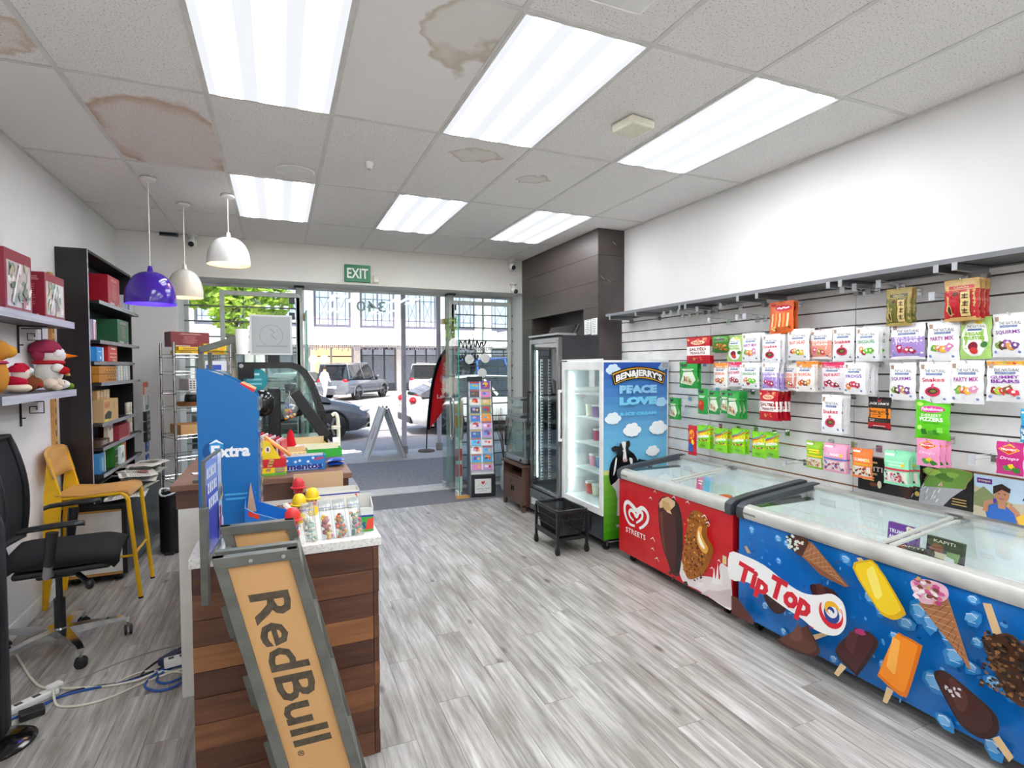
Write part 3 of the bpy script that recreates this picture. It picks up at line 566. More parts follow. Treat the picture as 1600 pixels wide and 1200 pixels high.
def caster(parent, x, y, r=.03, m=None):
    c = MB().lathe([(r*.4, -.012), (r, -.011), (r, .011), (r*.4, .012)], 16, (x, y, r), 'x').build('caster', RUBBER, parent, smooth=40)
    MB().box(x-.016, x+.016, y-.008, y+.008, r, r*2+.01).build('fork', m or STEEL, c); return c
def chest_freezer(lab, y_left, Wd, front_col, lid_split):
    t = thing('chest_freezer', lab, 'freezer', (2.56, y_left, 0), -PI/2, 'glass topped chest freezers along the right wall'); D = .64; zb = .072
    FM = mat('freezer_skin_'+front_col[1:], front_col, .25)
    MB().box(0, Wd, 0, .05, zb, .672).build('front_panel', FM, t, bev=.004); MB().box(0, Wd, D-.05, D, zb, .79).build('rear_panel', INWHITE, t)
    MB().box(0, .045, .05, D-.05, zb, .73).box(Wd-.045, Wd, .05, D-.05, zb, .73).build('side_panel', BLACK, t); MB().box(.045, Wd-.045, .05, D-.05, zb, .30).build('tub_floor', INWHITE, t)
    MB().box(.045, .05, .05, D-.05, .3, .72).box(Wd-.05, Wd-.045, .05, D-.05, .3, .72).box(.045, Wd-.045, .05, .055, .3, .7).build('liner', INWHITE, t)
    pr = [(-.012, .672), (-.02, .69), (-.02, .72), (-.008, .742), (.03, .752), (.05, .746), (.05, .672)]
    MB().prism(pr, .05, Wd-.05, 'x').build('front_rail', RAIL, t, smooth=40); MB().prism([(D-.06, .79), (D-.06, .812), (D-.01, .82), (D, .80), (D, .79)], .05, Wd-.05, 'x').build('rear_rail', RAIL, t)
    top = [(-.018, .665), (-.024, .70), (-.02, .735), (.02, .757), (.15, .778), (.35, .80), (D-.05, .826), (D, .826), (D, .78), (D-.08, .78), (.3, .755), (.05, .715), (.03, .665)]
    for x in (-.003, Wd-.05): MB().prism(top, x, x+.053, 'x').build('end_cap', DGREY if front_col == '#c9141e' else DGREY, t, bev=.004)
    f = lambda y: .748+(y-.03)*(.806-.748)/(D-.09)
    for k, (a, c, dz) in enumerate(((.05, lid_split+.03, 0), (lid_split, Wd-.05, .009))):
        g = MB().add([(a, .03, f(.03)+dz), (c, .03, f(.03)+dz), (c, D-.06, f(D-.06)+dz), (a, D-.06, f(D-.06)+dz)], [(0, 1, 2, 3)]).build('glass_lid', GLASS, t)
        e = c if k == 0 else a; MB().bar((e, .03, f(.03)+dz+.004), (e, D-.06, f(D-.06)+dz+.004), .022, .012).build('lid_edge', RAIL, g, bev=.002)
        MB().box(e-.03, e+.03, D-.1, D-.06, f(D-.08)+dz, f(D-.08)+dz+.014).build('lid_catch', STEEL, g)
    for x in (.1, Wd-.1):
        for y in (.07, D-.08): caster(t, x, y, .027)
    MB().c('#8a8a86').box(.02, .14, -.0212, -.02, .698, .71).build('maker_plate', PR, t)
    # wire baskets and a price flap inside
    nb = 4
    for k in range(nb):
        a = .07+(Wd-.14)*k/nb; c = .07+(Wd-.14)*(k+1)/nb-.02; bw = MB()
        for z in (.42, .51, .598): bw.tube([(a, .09, z), (c, .09, z), (c, D-.1, z), (a, D-.1, z)], .0022, 5, closed=True)
        q = 9
        for i in range(q+1): xx = a+(c-a)*i/q; bw.tube([(xx, .09, .598), (xx, .09, .36), (xx, D-.1, .36), (xx, D-.1, .598)], .0016, 4)
        bw.build('wire_basket', WHITE, t)
    MB().box(.06, Wd-.06, .058, .075, .655, .667).build('lamp_strip', LED, t)
    MB().c('#d9dadb').box(.09, .19, D-.054, D-.05, .70, .745).build('info_sticker', PR, t)
    return t
# -- red freezer
t = chest_freezer('red chest freezer with a white heart logo and two printed ice creams', 3.77, 1.225, '#c9141e', .62)
d = DC()
def heart_line(d, P, w0, w1, col):
    n = len(P); d.stroke(P, [w0+(w1-w0)*math.sin(PI*i/(n-1)) for i in range(n)], col)
def smooth_pts(P, k=4, closed=False):
    n = len(P); o = []
    for i in range(n if closed else n-1):
        p0, p1, p2, p3 = (P[(i-1) % n] if (i or closed) else P[0]), P[i], P[(i+1) % n], (P[(i+2) % n] if (i+2 < n or closed) else P[-1])
        for j in range(k):
            s = j/k; o.append(tuple(.5*(2*p1[c]+(-p0[c]+p2[c])*s+(2*p0[c]-5*p1[c]+4*p2[c]-p3[c])*s*s+(-p0[c]+3*p1[c]-3*p2[c]+p3[c])*s**3) for c in (0, 1)))
    if not closed: o.append(P[-1])
    return o
heart_line(d, smooth_pts([(.217, .325), (.15, .325), (.10, .365), (.078, .42), (.085, .47), (.125, .495), (.185, .478), (.24, .455), (.30, .488), (.35, .482), (.382, .448), (.372, .40), (.325, .352), (.275, .322)]), .018, .034, '#f4f2f0')
heart_line(d, smooth_pts([(.20, .365), (.155, .385), (.142, .415), (.165, .44), (.205, .432), (.238, .405), (.27, .45), (.31, .45), (.31, .415), (.28, .385), (.235, .355)]), .014, .03, '#f4f2f0')
d.text('STREETS', .225, .27, .040, '#f4f2f0', .255, .012, rot=.0, sp=1.1)
d.poly(smooth_pts(ST['spl'], 3, True), '#ece4e2').poly([(.95, .07), (1.04, .08), (1.15, .07), (1.226, .083), (1.216, .2), (1.12, .15), (1.02, .12)], '#d8c7c6')
d.poly(smooth_pts(ST['bar'], 4, True), '#4a1c18').poly(smooth_pts(ST['bardark'], 3, True), '#2b1311').poly(ST['bite'], '#d9b98c').blob(.60, .575, .05, .03, '#c9a06a', 16)
d.poly([(.52, .50), (.56, .53), (.57, .35), (.60, .22), (.555, .29)], '#6b3128')
d.poly(smooth_pts(ST['gold'], 4, True), '#a8621c')
R = random.Random(4)
for k in range(230):
    u, v = R.uniform(.775, 1.05), R.uniform(.15, .6)
    if abs((u-.91)-(v-.36)*.12) < .115-.06*abs(v-.42)**1.2 and not (u > .95 and .37 < v < .53): d.blob(u, v, R.uniform(.004, .011), R.uniform(.004, .009), R.choice(['#5a2c10', '#e0a04a', '#3a1a0b', '#c47b2b', '#74400f']), 7, 0, .4, k)
d.poly(smooth_pts(ST['cream'], 3, True), '#e9a93f').poly(smooth_pts(ST['cream2'], 3, True), '#fff4dc')
for (u, v, r) in ((.47, .60, .02), (.52, .66, .018), (.73, .66, .022), (.87, .66, .02), (1.03, .60, .03), (1.06, .57, .02), (.50, .30, .03), (.50, .23, .02), (.55, .17, .025), (1.1, .29, .018), (1.16, .36, .015)): d.stroke([(u-r, v), (u, v+r*.7), (u+r*.8, v-r*.2)], [.003, .009, .002], '#f3e6e2')
for (u, v) in ((.70, .13), (.73, .10), (.77, .14), (.86, .11)): d.blob(u, v, .022, .014, '#40201a', 9, .5, .4)
d.poly([(1.10, .20), (1.12, .31), (1.13, .22), (1.15, .35), (1.16, .23), (1.19, .33), (1.185, .22)], '#f5efee')
d.poly(ST['lbl'], '#efefec').rect(1.19, .36, 1.222, .41, '#d9d3b0').poly([(1.196, .37), (1.216, .37), (1.206, .40)], '#f2c200')
d.build('front_print', t, onxz(0), PRV, step=.00025)
# -- blue freezer
t = chest_freezer('blue chest freezer printed with ice lollies and cones, nearest the viewer', 2.497, 1.72, '#0a6fc2', .85)
d = DC(); R = random.Random(9)
for (u, v, r) in TT['ice'] + [(1.5, .3, .04), (1.6, .5, .05), (1.55, .6, .04), (1.63, .2, .05)]:
    d.blob(u, v, r, r*.75, '#2f8fd6', 7, R.uniform(0, 3), .25); d.blob(u-.004, v+.004, r*.7, r*.5, '#79bdf0', 6, R.uniform(0, 3), .3); d.stroke([(u-r*.6, v+r*.3), (u-r*.1, v+r*.5), (u+r*.4, v+r*.2)], .004, '#dff1fd'); d.stroke([(u-r*.4, v-r*.4), (u+r*.3, v-r*.35)], .003, '#bfe2fa')
for k in range(90):
    u, v = R.uniform(.02, 1.7), R.uniform(.09, .65); d.blob(u, v, R.uniform(.006, .016), R.uniform(.004, .010), R.choice(['#0a5aa6', '#1f86d4', '#5fb0ea', '#0b4f94']), 6, R.uniform(0, 3), .4, k)
def lolly(body, col, hi, stick=None, lo=None):
    if stick: d.poly(TT[stick], '#d9b98a')
    P = smooth_pts(TT[body], 3, True); d.poly(P, lo or col); cx = sum(p[0] for p in P)/len(P); cy = sum(p[1] for p in P)/len(P); d.poly([(cx+(p[0]-cx)*.86-.006, cy+(p[1]-cy)*.9+.006) for p in P], col); d.poly([(cx+(p[0]-cx)*.3-.03, cy+(p[1]-cy)*.6+.03) for p in P], hi)
d.poly(TT['stick0'], '#d9b98a'); d.poly(TT['brick'], '#5a2b22')
lolly('bar1', '#3b1717', '#4c2220'); lolly('bar2', '#472019', '#5c3026', None, '#32130f')
def waffle(p, q, wd, seed):
    d.poly([(p[0]-wd[0], p[1]-wd[1]), (p[0]+wd[0], p[1]+wd[1]), q], '#a9714a')
    for k in range(1, 9):
        s = k/9; a = (p[0]-wd[0]+(q[0]-p[0]+wd[0])*s, p[1]-wd[1]+(q[1]-p[1]+wd[1])*s); b_ = (p[0]+wd[0]*(1-s)+(q[0]-p[0])*max(0, s-.15), p[1]+wd[1]*(1-s)+(q[1]-p[1])*max(0, s-.15)); d.stroke([a, b_], .003, '#83512f')
        c_ = (p[0]+wd[0]+(q[0]-p[0]-wd[0])*s, p[1]+wd[1]+(q[1]-p[1]-wd[1])*s); e_ = (p[0]-wd[0]*(1-s)+(q[0]-p[0])*max(0, s-.15), p[1]-wd[1]*(1-s)+(q[1]-p[1])*max(0, s-.15)); d.stroke([c_, e_], .003, '#c9956a')
d.poly(TT['cone1'], '#8a5638'); waffle((.505, .632), (.735, .515), (.03, .045), 1)
d.poly(smooth_pts(TT['cone1top'], 3, True), '#4a2a22')
for k in range(26): d.blob(.44+R.uniform(-.04, .05), .645+R.uniform(-.035, .035), .009, .008, R.choice(['#d9efe4', '#b8d9cf', '#6b2f3a', '#e9ddd0']), 7, 0, .4, k)
lolly('yellow', '#f2cf1c', '#fae46a', 'ystick', '#d9ac08'); d.poly(TT['cone2'], '#b07a48'); waffle((1.112, .60), (1.25, .383), (.055, .03), 2)
d.poly(smooth_pts(TT['cone2top'], 3, True), '#e8b9c9')
for k in range(34): d.blob(1.10+R.uniform(-.055, .055), .637+R.uniform(-.04, .04), .012, .008, R.choice(['#f6e4ec', '#d4598e', '#c23a78', '#fbf2f2', '#7b4a35', '#c9a06a']), 7, 0, .4, k)
lolly('choc1', '#5d3026', '#6e3f33', 'choc1stick', '#43201a'); lolly('purple', '#43161a', '#5a2428', 'pstick', '#300e12'); d.blob(.815, .338, .03, .012, '#b3276a', 9, .4, .3)
lolly('orange', '#f08a12', '#f9b04a', 'ostick', '#d66f06'); lolly('choc2', '#3e1712', '#522721', 'c2stick', '#2d0f0b')
for k in range(12): d.blob(1.20+R.uniform(-.025, .025), .275+R.uniform(-.02, .02), .008, .005, '#cfc6cf', 6, R.uniform(0, 3), .4, k)
d.poly(TT['nstick'], '#d9b98a'); d.poly(smooth_pts(TT['nut'], 3, True), '#4a2c1c')
for k in range(160):
    u, v = R.uniform(1.31, 1.46), R.uniform(.36, .58)
    if (u-1.30)*.6+.33 < v+.06: d.blob(u, v, .008, .006, R.choice(['#2b1710', '#7a5130', '#8d6238', '#1d0f0a']), 6, 0, .4, k)
d.poly([(1.50, .62), (1.56, .66), (1.66, .40), (1.62, .36), (1.56, .40)], '#5d3026').poly([(1.47, .12), (1.52, .22), (1.60, .28), (1.66, .2), (1.6, .1)], '#f08a12')
d.poly(smooth_pts(TT['banner'], 3, True), '#f3f2f0')
for dx, dy, col, bo in ((0, 0, '#d3162c', .035),):
    d.text('Tip', .225, .372, .15, col, .225, .05, rot=-.13, shear=.15); d.text('Top', .468, .366, .165, col, .255, .05, rot=-.13, shear=.15)
cx, cy = .705, .395
d.ell(cx, cy, .070, .078, '#f3f2f0', 26)
def arc(a0, a1, r0, r1, w, col):
    n = 16; P = [(cx+(r0+(r1-r0)*i/n)*math.cos(a0+(a1-a0)*i/n), cy+(r0+(r1-r0)*i/n)*math.sin(a0+(a1-a0)*i/n)*1.1) for i in range(n+1)]; d.stroke(P, [.004+w*math.sin(PI*min(1, (i/n)*1.15)) for i in range(n+1)], col)
arc(-3.6, .6, .058, .058, .024, '#d3162c'); arc(-3.3, .9, .034, .038, .022, '#27408f'); arc(.3, 4.2, .05, .012, .024, '#f0b51e'); arc(.0, 3.2, .012, .02, .014, '#27408f')
d.text('TM', .6, .275, .012, '#d3162c')
d.build('front_print', t, onxz(0), PRV, step=.00025)
# cartons and price cards lying in and on the freezers
def flat_card(name, lab, loc, rz, w, h, tilt, draw, base, group=None, cat='box'):
    t = thing(name, lab, cat, loc, rz, group); o = MB().c(base).box(-w/2, w/2, -.012, .012, 0, h).build('card', PR, t); d = DC(); draw(d, w, h); p = d.build('print', t, onxz(-.0125), PR); t.rotation_euler = (tilt, 0, rz); return t
def art_trumpet(d, w, h): d.rect(-w*.5, 0, w*.5, h, '#6d2d91'); d.text('TRUMPET', -w*.1, h*.72, h*.13, '#f4eef8', w*.7, .02); d.text('AND BAR', -w*.1, h*.52, h*.13, '#f4eef8', w*.7, .02); d.text('& A', -w*.3, h*.3, h*.12, '#f4eef8', None, .02); d.blob(w*.28, h*.85, w*.18, h*.16, '#f2e3c4', 12); d.blob(w*.28, h*.85, w*.1, h*.09, '#c9a26a', 12)
def art_kap(d, w, h): d.text('KAPITI', 0, h*.88, h*.10, '#e9dcc0', w*.6, .01); d.blob(-w*.2, h*.62, w*.2, h*.18, '#7a3c1e', 12); d.rect(-w*.34, h*.3, w*.1, h*.5, '#d9c9a8'); d.poly([(w*.05, h*.15), (w*.4, h*.3), (w*.45, h*.62), (w*.1, h*.6)], '#6d8f4a'); d.poly([(w*.02, h*.1), (w*.35, h*.1), (w*.3, h*.4), (w*.05, h*.45)], '#cfd2d2')
flat_card('ice_cream_carton', 'purple ice cream carton standing inside the blue freezer', (2.97, 1.80, .602), -PI/2-.05, .15, .15, -.1, art_trumpet, '#5c2480')
flat_card('ice_cream_carton', 'black ice cream carton standing inside the right half of the blue freezer', (2.94, 1.59, .602), -PI/2-.05, .16, .14, -.12, art_kap, '#17130f')
flat_card('ice_cream_carton', 'black ice cream carton lying flat under the lid join of the blue freezer', (2.80, 1.70, .62), -PI/2+.2, .2, .12, -1.15, art_kap, '#1b140f')
flat_card('ice_cream_carton', 'small pink and blue carton inside the red freezer', (3.02, 3.30, .602), -PI/2, .16, .13, -.1, lambda d, w, h: (d.rect(-w*.45, h*.08, 0, h*.92, '#d35a8c'), d.rect(0, h*.08, w*.45, h*.92, '#6fb0e0'), d.lines(-w*.36, h*.6, -w*.06, 2, h*.16, h*.08, '#fff4f8', .2)), '#b9c9e6')
t = thing('ice_cream_tub', 'tiny red and blue tub inside the near half of the red freezer', 'tub', (2.80, 2.85, .602)); MB().c('#2f6fc0').lathe([(.035, 0), (.042, .08)], 18).build('cup', TOY, t, smooth=40); MB().c('#d8402f').lathe([(.045, .08), (.045, .092), (.02, .10)], 18).build('lid', TOY, t, smooth=40)
# posters standing behind the blue freezer
t = thing('display_poster', 'black ice cream poster with a waterfall picture behind the blue freezer', 'poster', (3.19, 2.19, .845), -PI/2); MB().c('#141213').box(0, .588, -.003, .003, 0, .2).build('board', PR, t)
d = DC(); S = lambda k: [(u, v-.845) for u, v in PO[k]]
d.poly(smooth_pts(S('green'), 2, True), '#6f9a3f').blob(.40, .17, .05, .02, '#a9c95f', 10).blob(.46, .15, .04, .02, '#4f7a2f', 10).blob(.50, .17, .03, .015, '#8fb84f', 10); d.poly(S('wfl'), '#a9a8ac')
for k in range(26): u = .27+R.uniform(0, .18); v = .02+R.uniform(0, .1); d.stroke([(u, v), (u-.01, v-.03+R.uniform(0, .02))], .004, R.choice(['#d3d3d8', '#8d8c93', '#e6e6ea']))
d.poly(smooth_pts(S('ice'), 3, True), '#3a160f').ell(.235, .165, .025, .02, '#c99a5c', 14).stroke(smooth_pts(S('wf')[:5]), .003, '#b99a54')
g = S('seal')[0]; d.ell(g[0], g[1], .012, .014, '#c9a544', 16); g = S('fig')[0]; d.ell(g[0], g[1]+.008, .004, .005, '#caa07c', 8).ell(g[0], g[1]-.004, .008, .008, '#c29a78', 8)
d.text('KĀPITI', .075, .14, .036, '#f1ece2', .15, .01); d.rect(.03, .168, .12, .178, '#d9b26a'); d.rect(.03, .10, .12, .112, '#c2a776'); d.lines(.03, .08, .11, 2, .014, .006, '#d9b26a', .2, 5); d.ell(.10, .045, .022, .012, '#7a3c1e').ell(.135, .05, .012, .022, '#e2d6bd')
d.lines(.50, .05, .575, 3, .014, .006, '#b8985c', .2, 6); d.build('print', t, onxz(-.0032), PR)
t = thing('display_poster', 'photo poster of two people eating ice cream outdoors behind the blue freezer', 'poster', (3.19, 1.596, .835), -PI/2); MB().c('#b7cfe0').box(0, .46, -.003, .003, 0, .205).build('board', PR, t)
d = DC(); d.poly([(0, .0), (.46, .0), (.46, .09), (.30, .11), (.16, .09), (.05, .13), (0, .15)], '#c2b79c').poly([(0, .11), (.04, .15), (.10, .10), (.16, .085), (.12, .04), (0, .05)], '#7f8a5a').rect(.012, .165, .075, .19, '#5a2a86').text('trumpet', .043, .177, .012, '#f4d98a', .05)
def person_print(x, y, s, shirt, skin, hair, hat=None):
    d.poly([(x-.05*s, 0), (x-.06*s, y-.07*s), (x-.03*s, y-.045*s), (x+.03*s, y-.045*s), (x+.07*s, y-.08*s), (x+.07*s, 0)], shirt); d.rect(x-.012*s, y-.06*s, x+.014*s, y-.02*s, skin); d.ell(x, y, .026*s, .034*s, skin, 18)
    d.poly([(x-.03*s, y-.005*s), (x-.03*s, y+.03*s), (x, y+.045*s), (x+.03*s, y+.028*s), (x+.028*s, y+.01*s), (x, y+.02*s)], hair); d.ell(x-.01*s, y+.002*s, .004*s, .002*s, '#2b1a14', 8).ell(x+.011*s, y+.002*s, .004*s, .002*s, '#2b1a14', 8).stroke([(x-.009*s, y-.017*s), (x, y-.02*s), (x+.01*s, y-.016*s)], .003*s, '#7e3b33')
    if hat: d.poly([(x-.04*s, y+.008*s), (x-.025*s, y+.04*s), (x+.025*s, y+.045*s), (x+.045*s, y+.012*s)], hat)
person_print(.115, .125, 1.15, '#2c66b8', '#b98263', '#2a1a15'); d.stroke([(.05, .03), (.055, .075), (.085, .085)], .022, '#b98263').stroke([(.19, .0), (.175, .05), (.14, .082)], .022, '#b98263').rect(.082, .078, .094, .10, '#3b2f9a').poly([(.135, .07), (.15, .07), (.143, .10)], '#c99a5c')
person_print(.24, .105, 1.1, '#e6b63a', '#c99472', '#2a1a15', '#2b3345'); d.stroke([(.32, .0), (.29, .05), (.27, .08)], .02, '#c99472'); d.poly([(.36, 0), (.40, .12), (.46, .13), (.46, 0)], '#5c8f8a'); d.build('print', t, onxz(-.0032), PR)
# -- upright freezer with printed side
t = thing('upright_freezer', 'white upright glass door freezer with a cow and clouds printed on its side', 'freezer', (2.5, 4.655, 0), -PI/2); Wd, D, H = .722, .69, 1.635
MB().box(0, .03, .06, D, .08, H).box(Wd-.03, Wd, .06, D, .08, H).box(.03, Wd-.03, D-.03, D, .08, H).box(.03, Wd-.03, .06, D-.03, H-.06, H).box(.03, Wd-.03, .06, D-.03, .30, .36).build('body', INWHITE, t, bev=.004)
MB().box(0, Wd, .045, D-.02, .08, .30).build('plinth', DGREY, t, bev=.006); MB().box(.06, Wd-.25, .035, .045, .12, .26).build('plinth_grille', BLACK, t); [MB().box(.08, Wd-.27, .03, .036, .13+.02*k, .137+.02*k).build('grille_slat', DGREY, t) for k in range(6)]
dr_ = MB().box(0, .05, 0, .055, .31, H-.01).box(Wd-.05, Wd, 0, .055, .31, H-.01).box(.05, Wd-.05, 0, .055, .31, .37).box(.05, Wd-.05, 0, .055, H-.085, H-.01).build('door', WHITE, t, bev=.004)
MB().box(.05, Wd-.05, .02, .028, .37, H-.085).build('pane', FGLASS, dr_); MB().box(.0, .02, -.04, -.02, .86, 1.36).box(.0, .02, -.03, .0, .86, .89).box(.0, .02, -.03, .0, 1.33, 1.36).build('handle', WPLAS, dr_, bev=.004)
UL = emis('upright_led', '#f4fbff', 8); MB().box(.035, .06, .07, .09, .40, 1.52).build('lamp_strip', UL, t); MB().box(Wd-.06, Wd-.035, .07, .09, .40, 1.52).build('lamp_strip', UL, t)
for z in (.62, .86, 1.10, 1.32): s_ = MB().box(.035, Wd-.035, .1, D-.05, z, z+.008).build('wire_shelf', WHITE, t)
MB().box(.0, Wd-.0, .005, .012, H-.0, H+.012).build('top_trim', WHITE, t)
for x in (.07, Wd-.06):
    for y in (.08, D-.1): caster(t, x, y, .035)
cols = ['#c94b3a', '#e2d9c0', '#7a4a92', '#d98fa6', '#4a7fb0', '#efe6d8', '#b03a55', '#d9b45a']; tub_m = {}
for si, z in enumerate((.368, .63, .87, 1.11)):
    for k in range(5 if si < 3 else 3):
        c = cols[(si*3+k) % 8]; x = .14+k*.115; q = thing('ice_cream_tub', '%s ice cream tub, %s from the hinge, %s shelf of upright freezer' % (['red', 'cream', 'violet', 'pink', 'blue', 'ivory', 'crimson', 'ochre'][(si*3+k) % 8], ['first', 'second', 'third', 'fourth', 'fifth'][k], ['lowest', 'second lowest', 'middle', 'top'][si]), 'tub', (2.5+.24+.04*((k*3+si) % 3), 4.655-x, z+.001), 0, 'tubs in the upright freezer')
        if c not in tub_m: tub_m[c] = (MB().c(c).lathe([(.04, 0), (.048, .10)], 16).mesh('carton', PR, 40), MB().c('#e9e6df').lathe([(.05, .098), (.05, .112), (.0, .114)], 16).mesh('lid', PR, 40))
        for nm, me in zip(('carton', 'lid'), tub_m[c]): o = bpy.data.objects.new(nm, me); COL.objects.link(o); o.parent = q
d = DC(); B = BJ; x1 = .672
for k in range(14): v0 = .60+k*(1.615-.60)/14; f_ = k/13; d.rect(.012, v0, x1, v0+(1.615-.60)/14+.0005, (lin('#7fd0ee')[0]*(1-f_)+lin('#2a55ad')[0]*f_, lin('#7fd0ee')[1]*(1-f_)+lin('#2a55ad')[1]*f_, lin('#7fd0ee')[2]*(1-f_)+lin('#2a55ad')[2]*f_))
for k in range(8): v0 = .105+k*.0719; f_ = k/7; d.rect(.012, v0, x1, v0+.0725, tuple(lin('#3f8f12')[i]*(1-f_)+lin('#7fc043')[i]*f_ for i in range(3)))
d.rect(.012, .66, x1, .70, '#d9e28a')
def cloud(x, y, s, c='#f4f7f8'):
    for dx, dy, r in ((-.05, -.005, .03), (-.02, .02, .035), (.02, .025, .035), (.055, .0, .03), (0, -.02, .035), (.03, -.022, .028), (-.035, -.022, .026)): d.ell(x+dx*s, y+dy*s, r*s, r*s*.85, c, 14)
for (u, v), s, c in zip(B['clouds'], (.9, .6, .8, 1.0, 1.15, 1.2, .9), ('#cfe6f3', '#9cc9ea', '#a9d4ee', '#e6f1f6', '#f4f7f8', '#f4f7f8', '#f4f7f8')): cloud(max(.012+.085*s, min(u, x1-.09*s)), min(v-.01, 1.612-.065*s), s, c)
def arch(x0, x1_, yb, hh, n=14, rise=.055): return [(x0+(x1_-x0)*i/n, yb+rise*(1-(2*i/n-1)**2)+hh) for i in range(n+1)]
d.poly(arch(.08, .645, 1.515, .01)+arch(.105, .62, 1.425, -.005)[::-1], '#1a1714'); 
d.poly(arch(.088, .637, 1.512, .004)+arch(.112, .613, 1.427, 0)[::-1], '#d39a2c').poly(arch(.095, .630, 1.510, -.004)+arch(.118, .607, 1.430, .006)[::-1], '#1a1714')
d.text("BEN&JERRY'S", .363, 1.468, .075, '#f3f1ec', .48, .05, arch=.05); d.text('PEACE', .353, 1.385, .072, '#8cc8ec', .39, .07); d.text('LOVE', .353, 1.285, .07, '#7fd0f0', .39, .08); d.text('& ICE CREAM', .35, 1.175, .03, '#6cc6ea', .38, .05)
d.poly(smooth_pts(B['cow'], 2, True), '#17161a').poly(smooth_pts(B['blaze'], 2, True), '#f1efee').poly(B['leg'], '#eceae8').poly(smooth_pts(B['wstr'], 2, True), '#eceae8').poly(smooth_pts(B['wst2'], 2, True), '#eceae8').poly([(.19, .62), (.33, .60), (.5, .62), (.5, .75), (.36, .78)], '#17161a')
d.poly([(.40, .62), (.5, .62), (.5, .25), (.47, .25), (.46, .5)], '#17161a').poly([(.36, .62), (.44, .72), (.48, .66), (.42, .6)], '#eceae8').ell(.196, .86, .006, .008, '#efe9e4', 8).ell(.24, .862, .006, .008, '#2b2626', 8).poly([(.19, .785), (.24, .785), (.235, .765), (.20, .765)], '#d9a8a2')
d.text('W', .147, .22, .03, '#f1efec', None, .02); d.rect(B['sticker'][0][0], 1.56, B['sticker'][0][0]+.09, 1.62, '#b9c0c4').lines(.595, 1.605, .67, 4, .012, .006, '#6a7278', .2, 3)
d.build('side_print', t, lambda u, v, h: (Wd+h, u, v), PRV, step=.00025)
# -- slim black cooler in the niche
t = thing('drinks_cooler', 'tall slim black cooler with a chrome framed glass door', 'cooler', (2.47, 5.32, 0), -PI/2); Wd, D, H = .655, .455, 1.885
MB().box(0, .03, .05, D, .06, H).box(Wd-.03, Wd, .05, D, .06, H).box(.03, Wd-.03, D-.03, D, .06, H).box(0.03, Wd-.03, .05, D-.03, H-.05, H).box(.03, Wd-.03, .05, D-.03, .06, .32).build('body', mat('charcoal_skin', '#2b2b2e', .4), t, bev=.003)
MB().box(-.004, Wd+.004, -.01, .2, H, H+.022).build('top_trim', STEEL, t, bev=.004)
dr_ = MB().box(0, .04, 0, .045, .30, H-.02).box(Wd-.04, Wd, 0, .045, .30, H-.02).box(.04, Wd-.04, 0, .045, .30, .33).box(.04, Wd-.04, 0, .045, H-.07, H-.02).build('door', mat('door_frame_steel', '#8e8f91', .25, .9), t, bev=.003)
MB().box(.04, Wd-.04, .015, .022, .33, H-.07).build('pane', FGLASS, dr_); MB().box(.018, .034, -.04, -.022, .95, 1.32).box(.018, .034, -.03, 0, .95, .97).box(.018, .034, -.03, 0, 1.30, 1.32).build('handle', BLACK, dr_, bev=.003)
MB().box(0, Wd, .0, .05, .06, .28).build('base_panel', mat('base_grey', '#5d6064', .4), t, bev=.004); MB().c('#c9cdd2').box(.04, .2, -.002, 0, .12, .19).build('rating_label', PR, t); [MB().box(.27, .6, -.003, .0, .09+.012*k, .096+.012*k).build('vent_slit', BLACK, t) for k in range(13)]
MB().box(.032, Wd-.032, D-.034, D-.03, .33, H-.06).build('back_liner', mat('cooler_liner', '#4b4e55', .4), t)
SLP = mat('slotted_post', '#dfe3e6', .3)
for y in (.13, .22, .33):
    sp_ = MB().box(.03, .04, y-.014, y+.014, .36, 1.66).build('shelf_post', SLP, t); [MB().box(.039, .041, y-.014, y+.014, .37+.032*k, .384+.032*k).build('slot', DGREY, sp_) for k in range(40)]
for z in (.48, .74, 1.0, 1.26, 1.5): MB().box(.035, Wd-.035, .09, D-.06, z, z+.006).build('glass_shelf', ACRYL, t)
for x in (.06, Wd-.06): caster(t, x, .07, .03)
MB().box(.05, .06, .06, .07, .4, 1.75).build('lamp_strip', emis('cooler_led', '#f4fbff', 12), t)
t = thing('flat_television', 'black flat screen lying tilted on top of the slim cooler', 'television', (2.66, 5.30, H+.024), -PI/2); MB().prism([(0, 0), (.03, 0), (.075, .085), (.05, .09)], 0.02, .62, 'x').build('case', BLACK, t, bev=.004); MB().prism([(-.002, .004), (.0, .003), (.05, .088), (.046, .088)], .03, .6, 'x').build('screen', BLACKG, t)
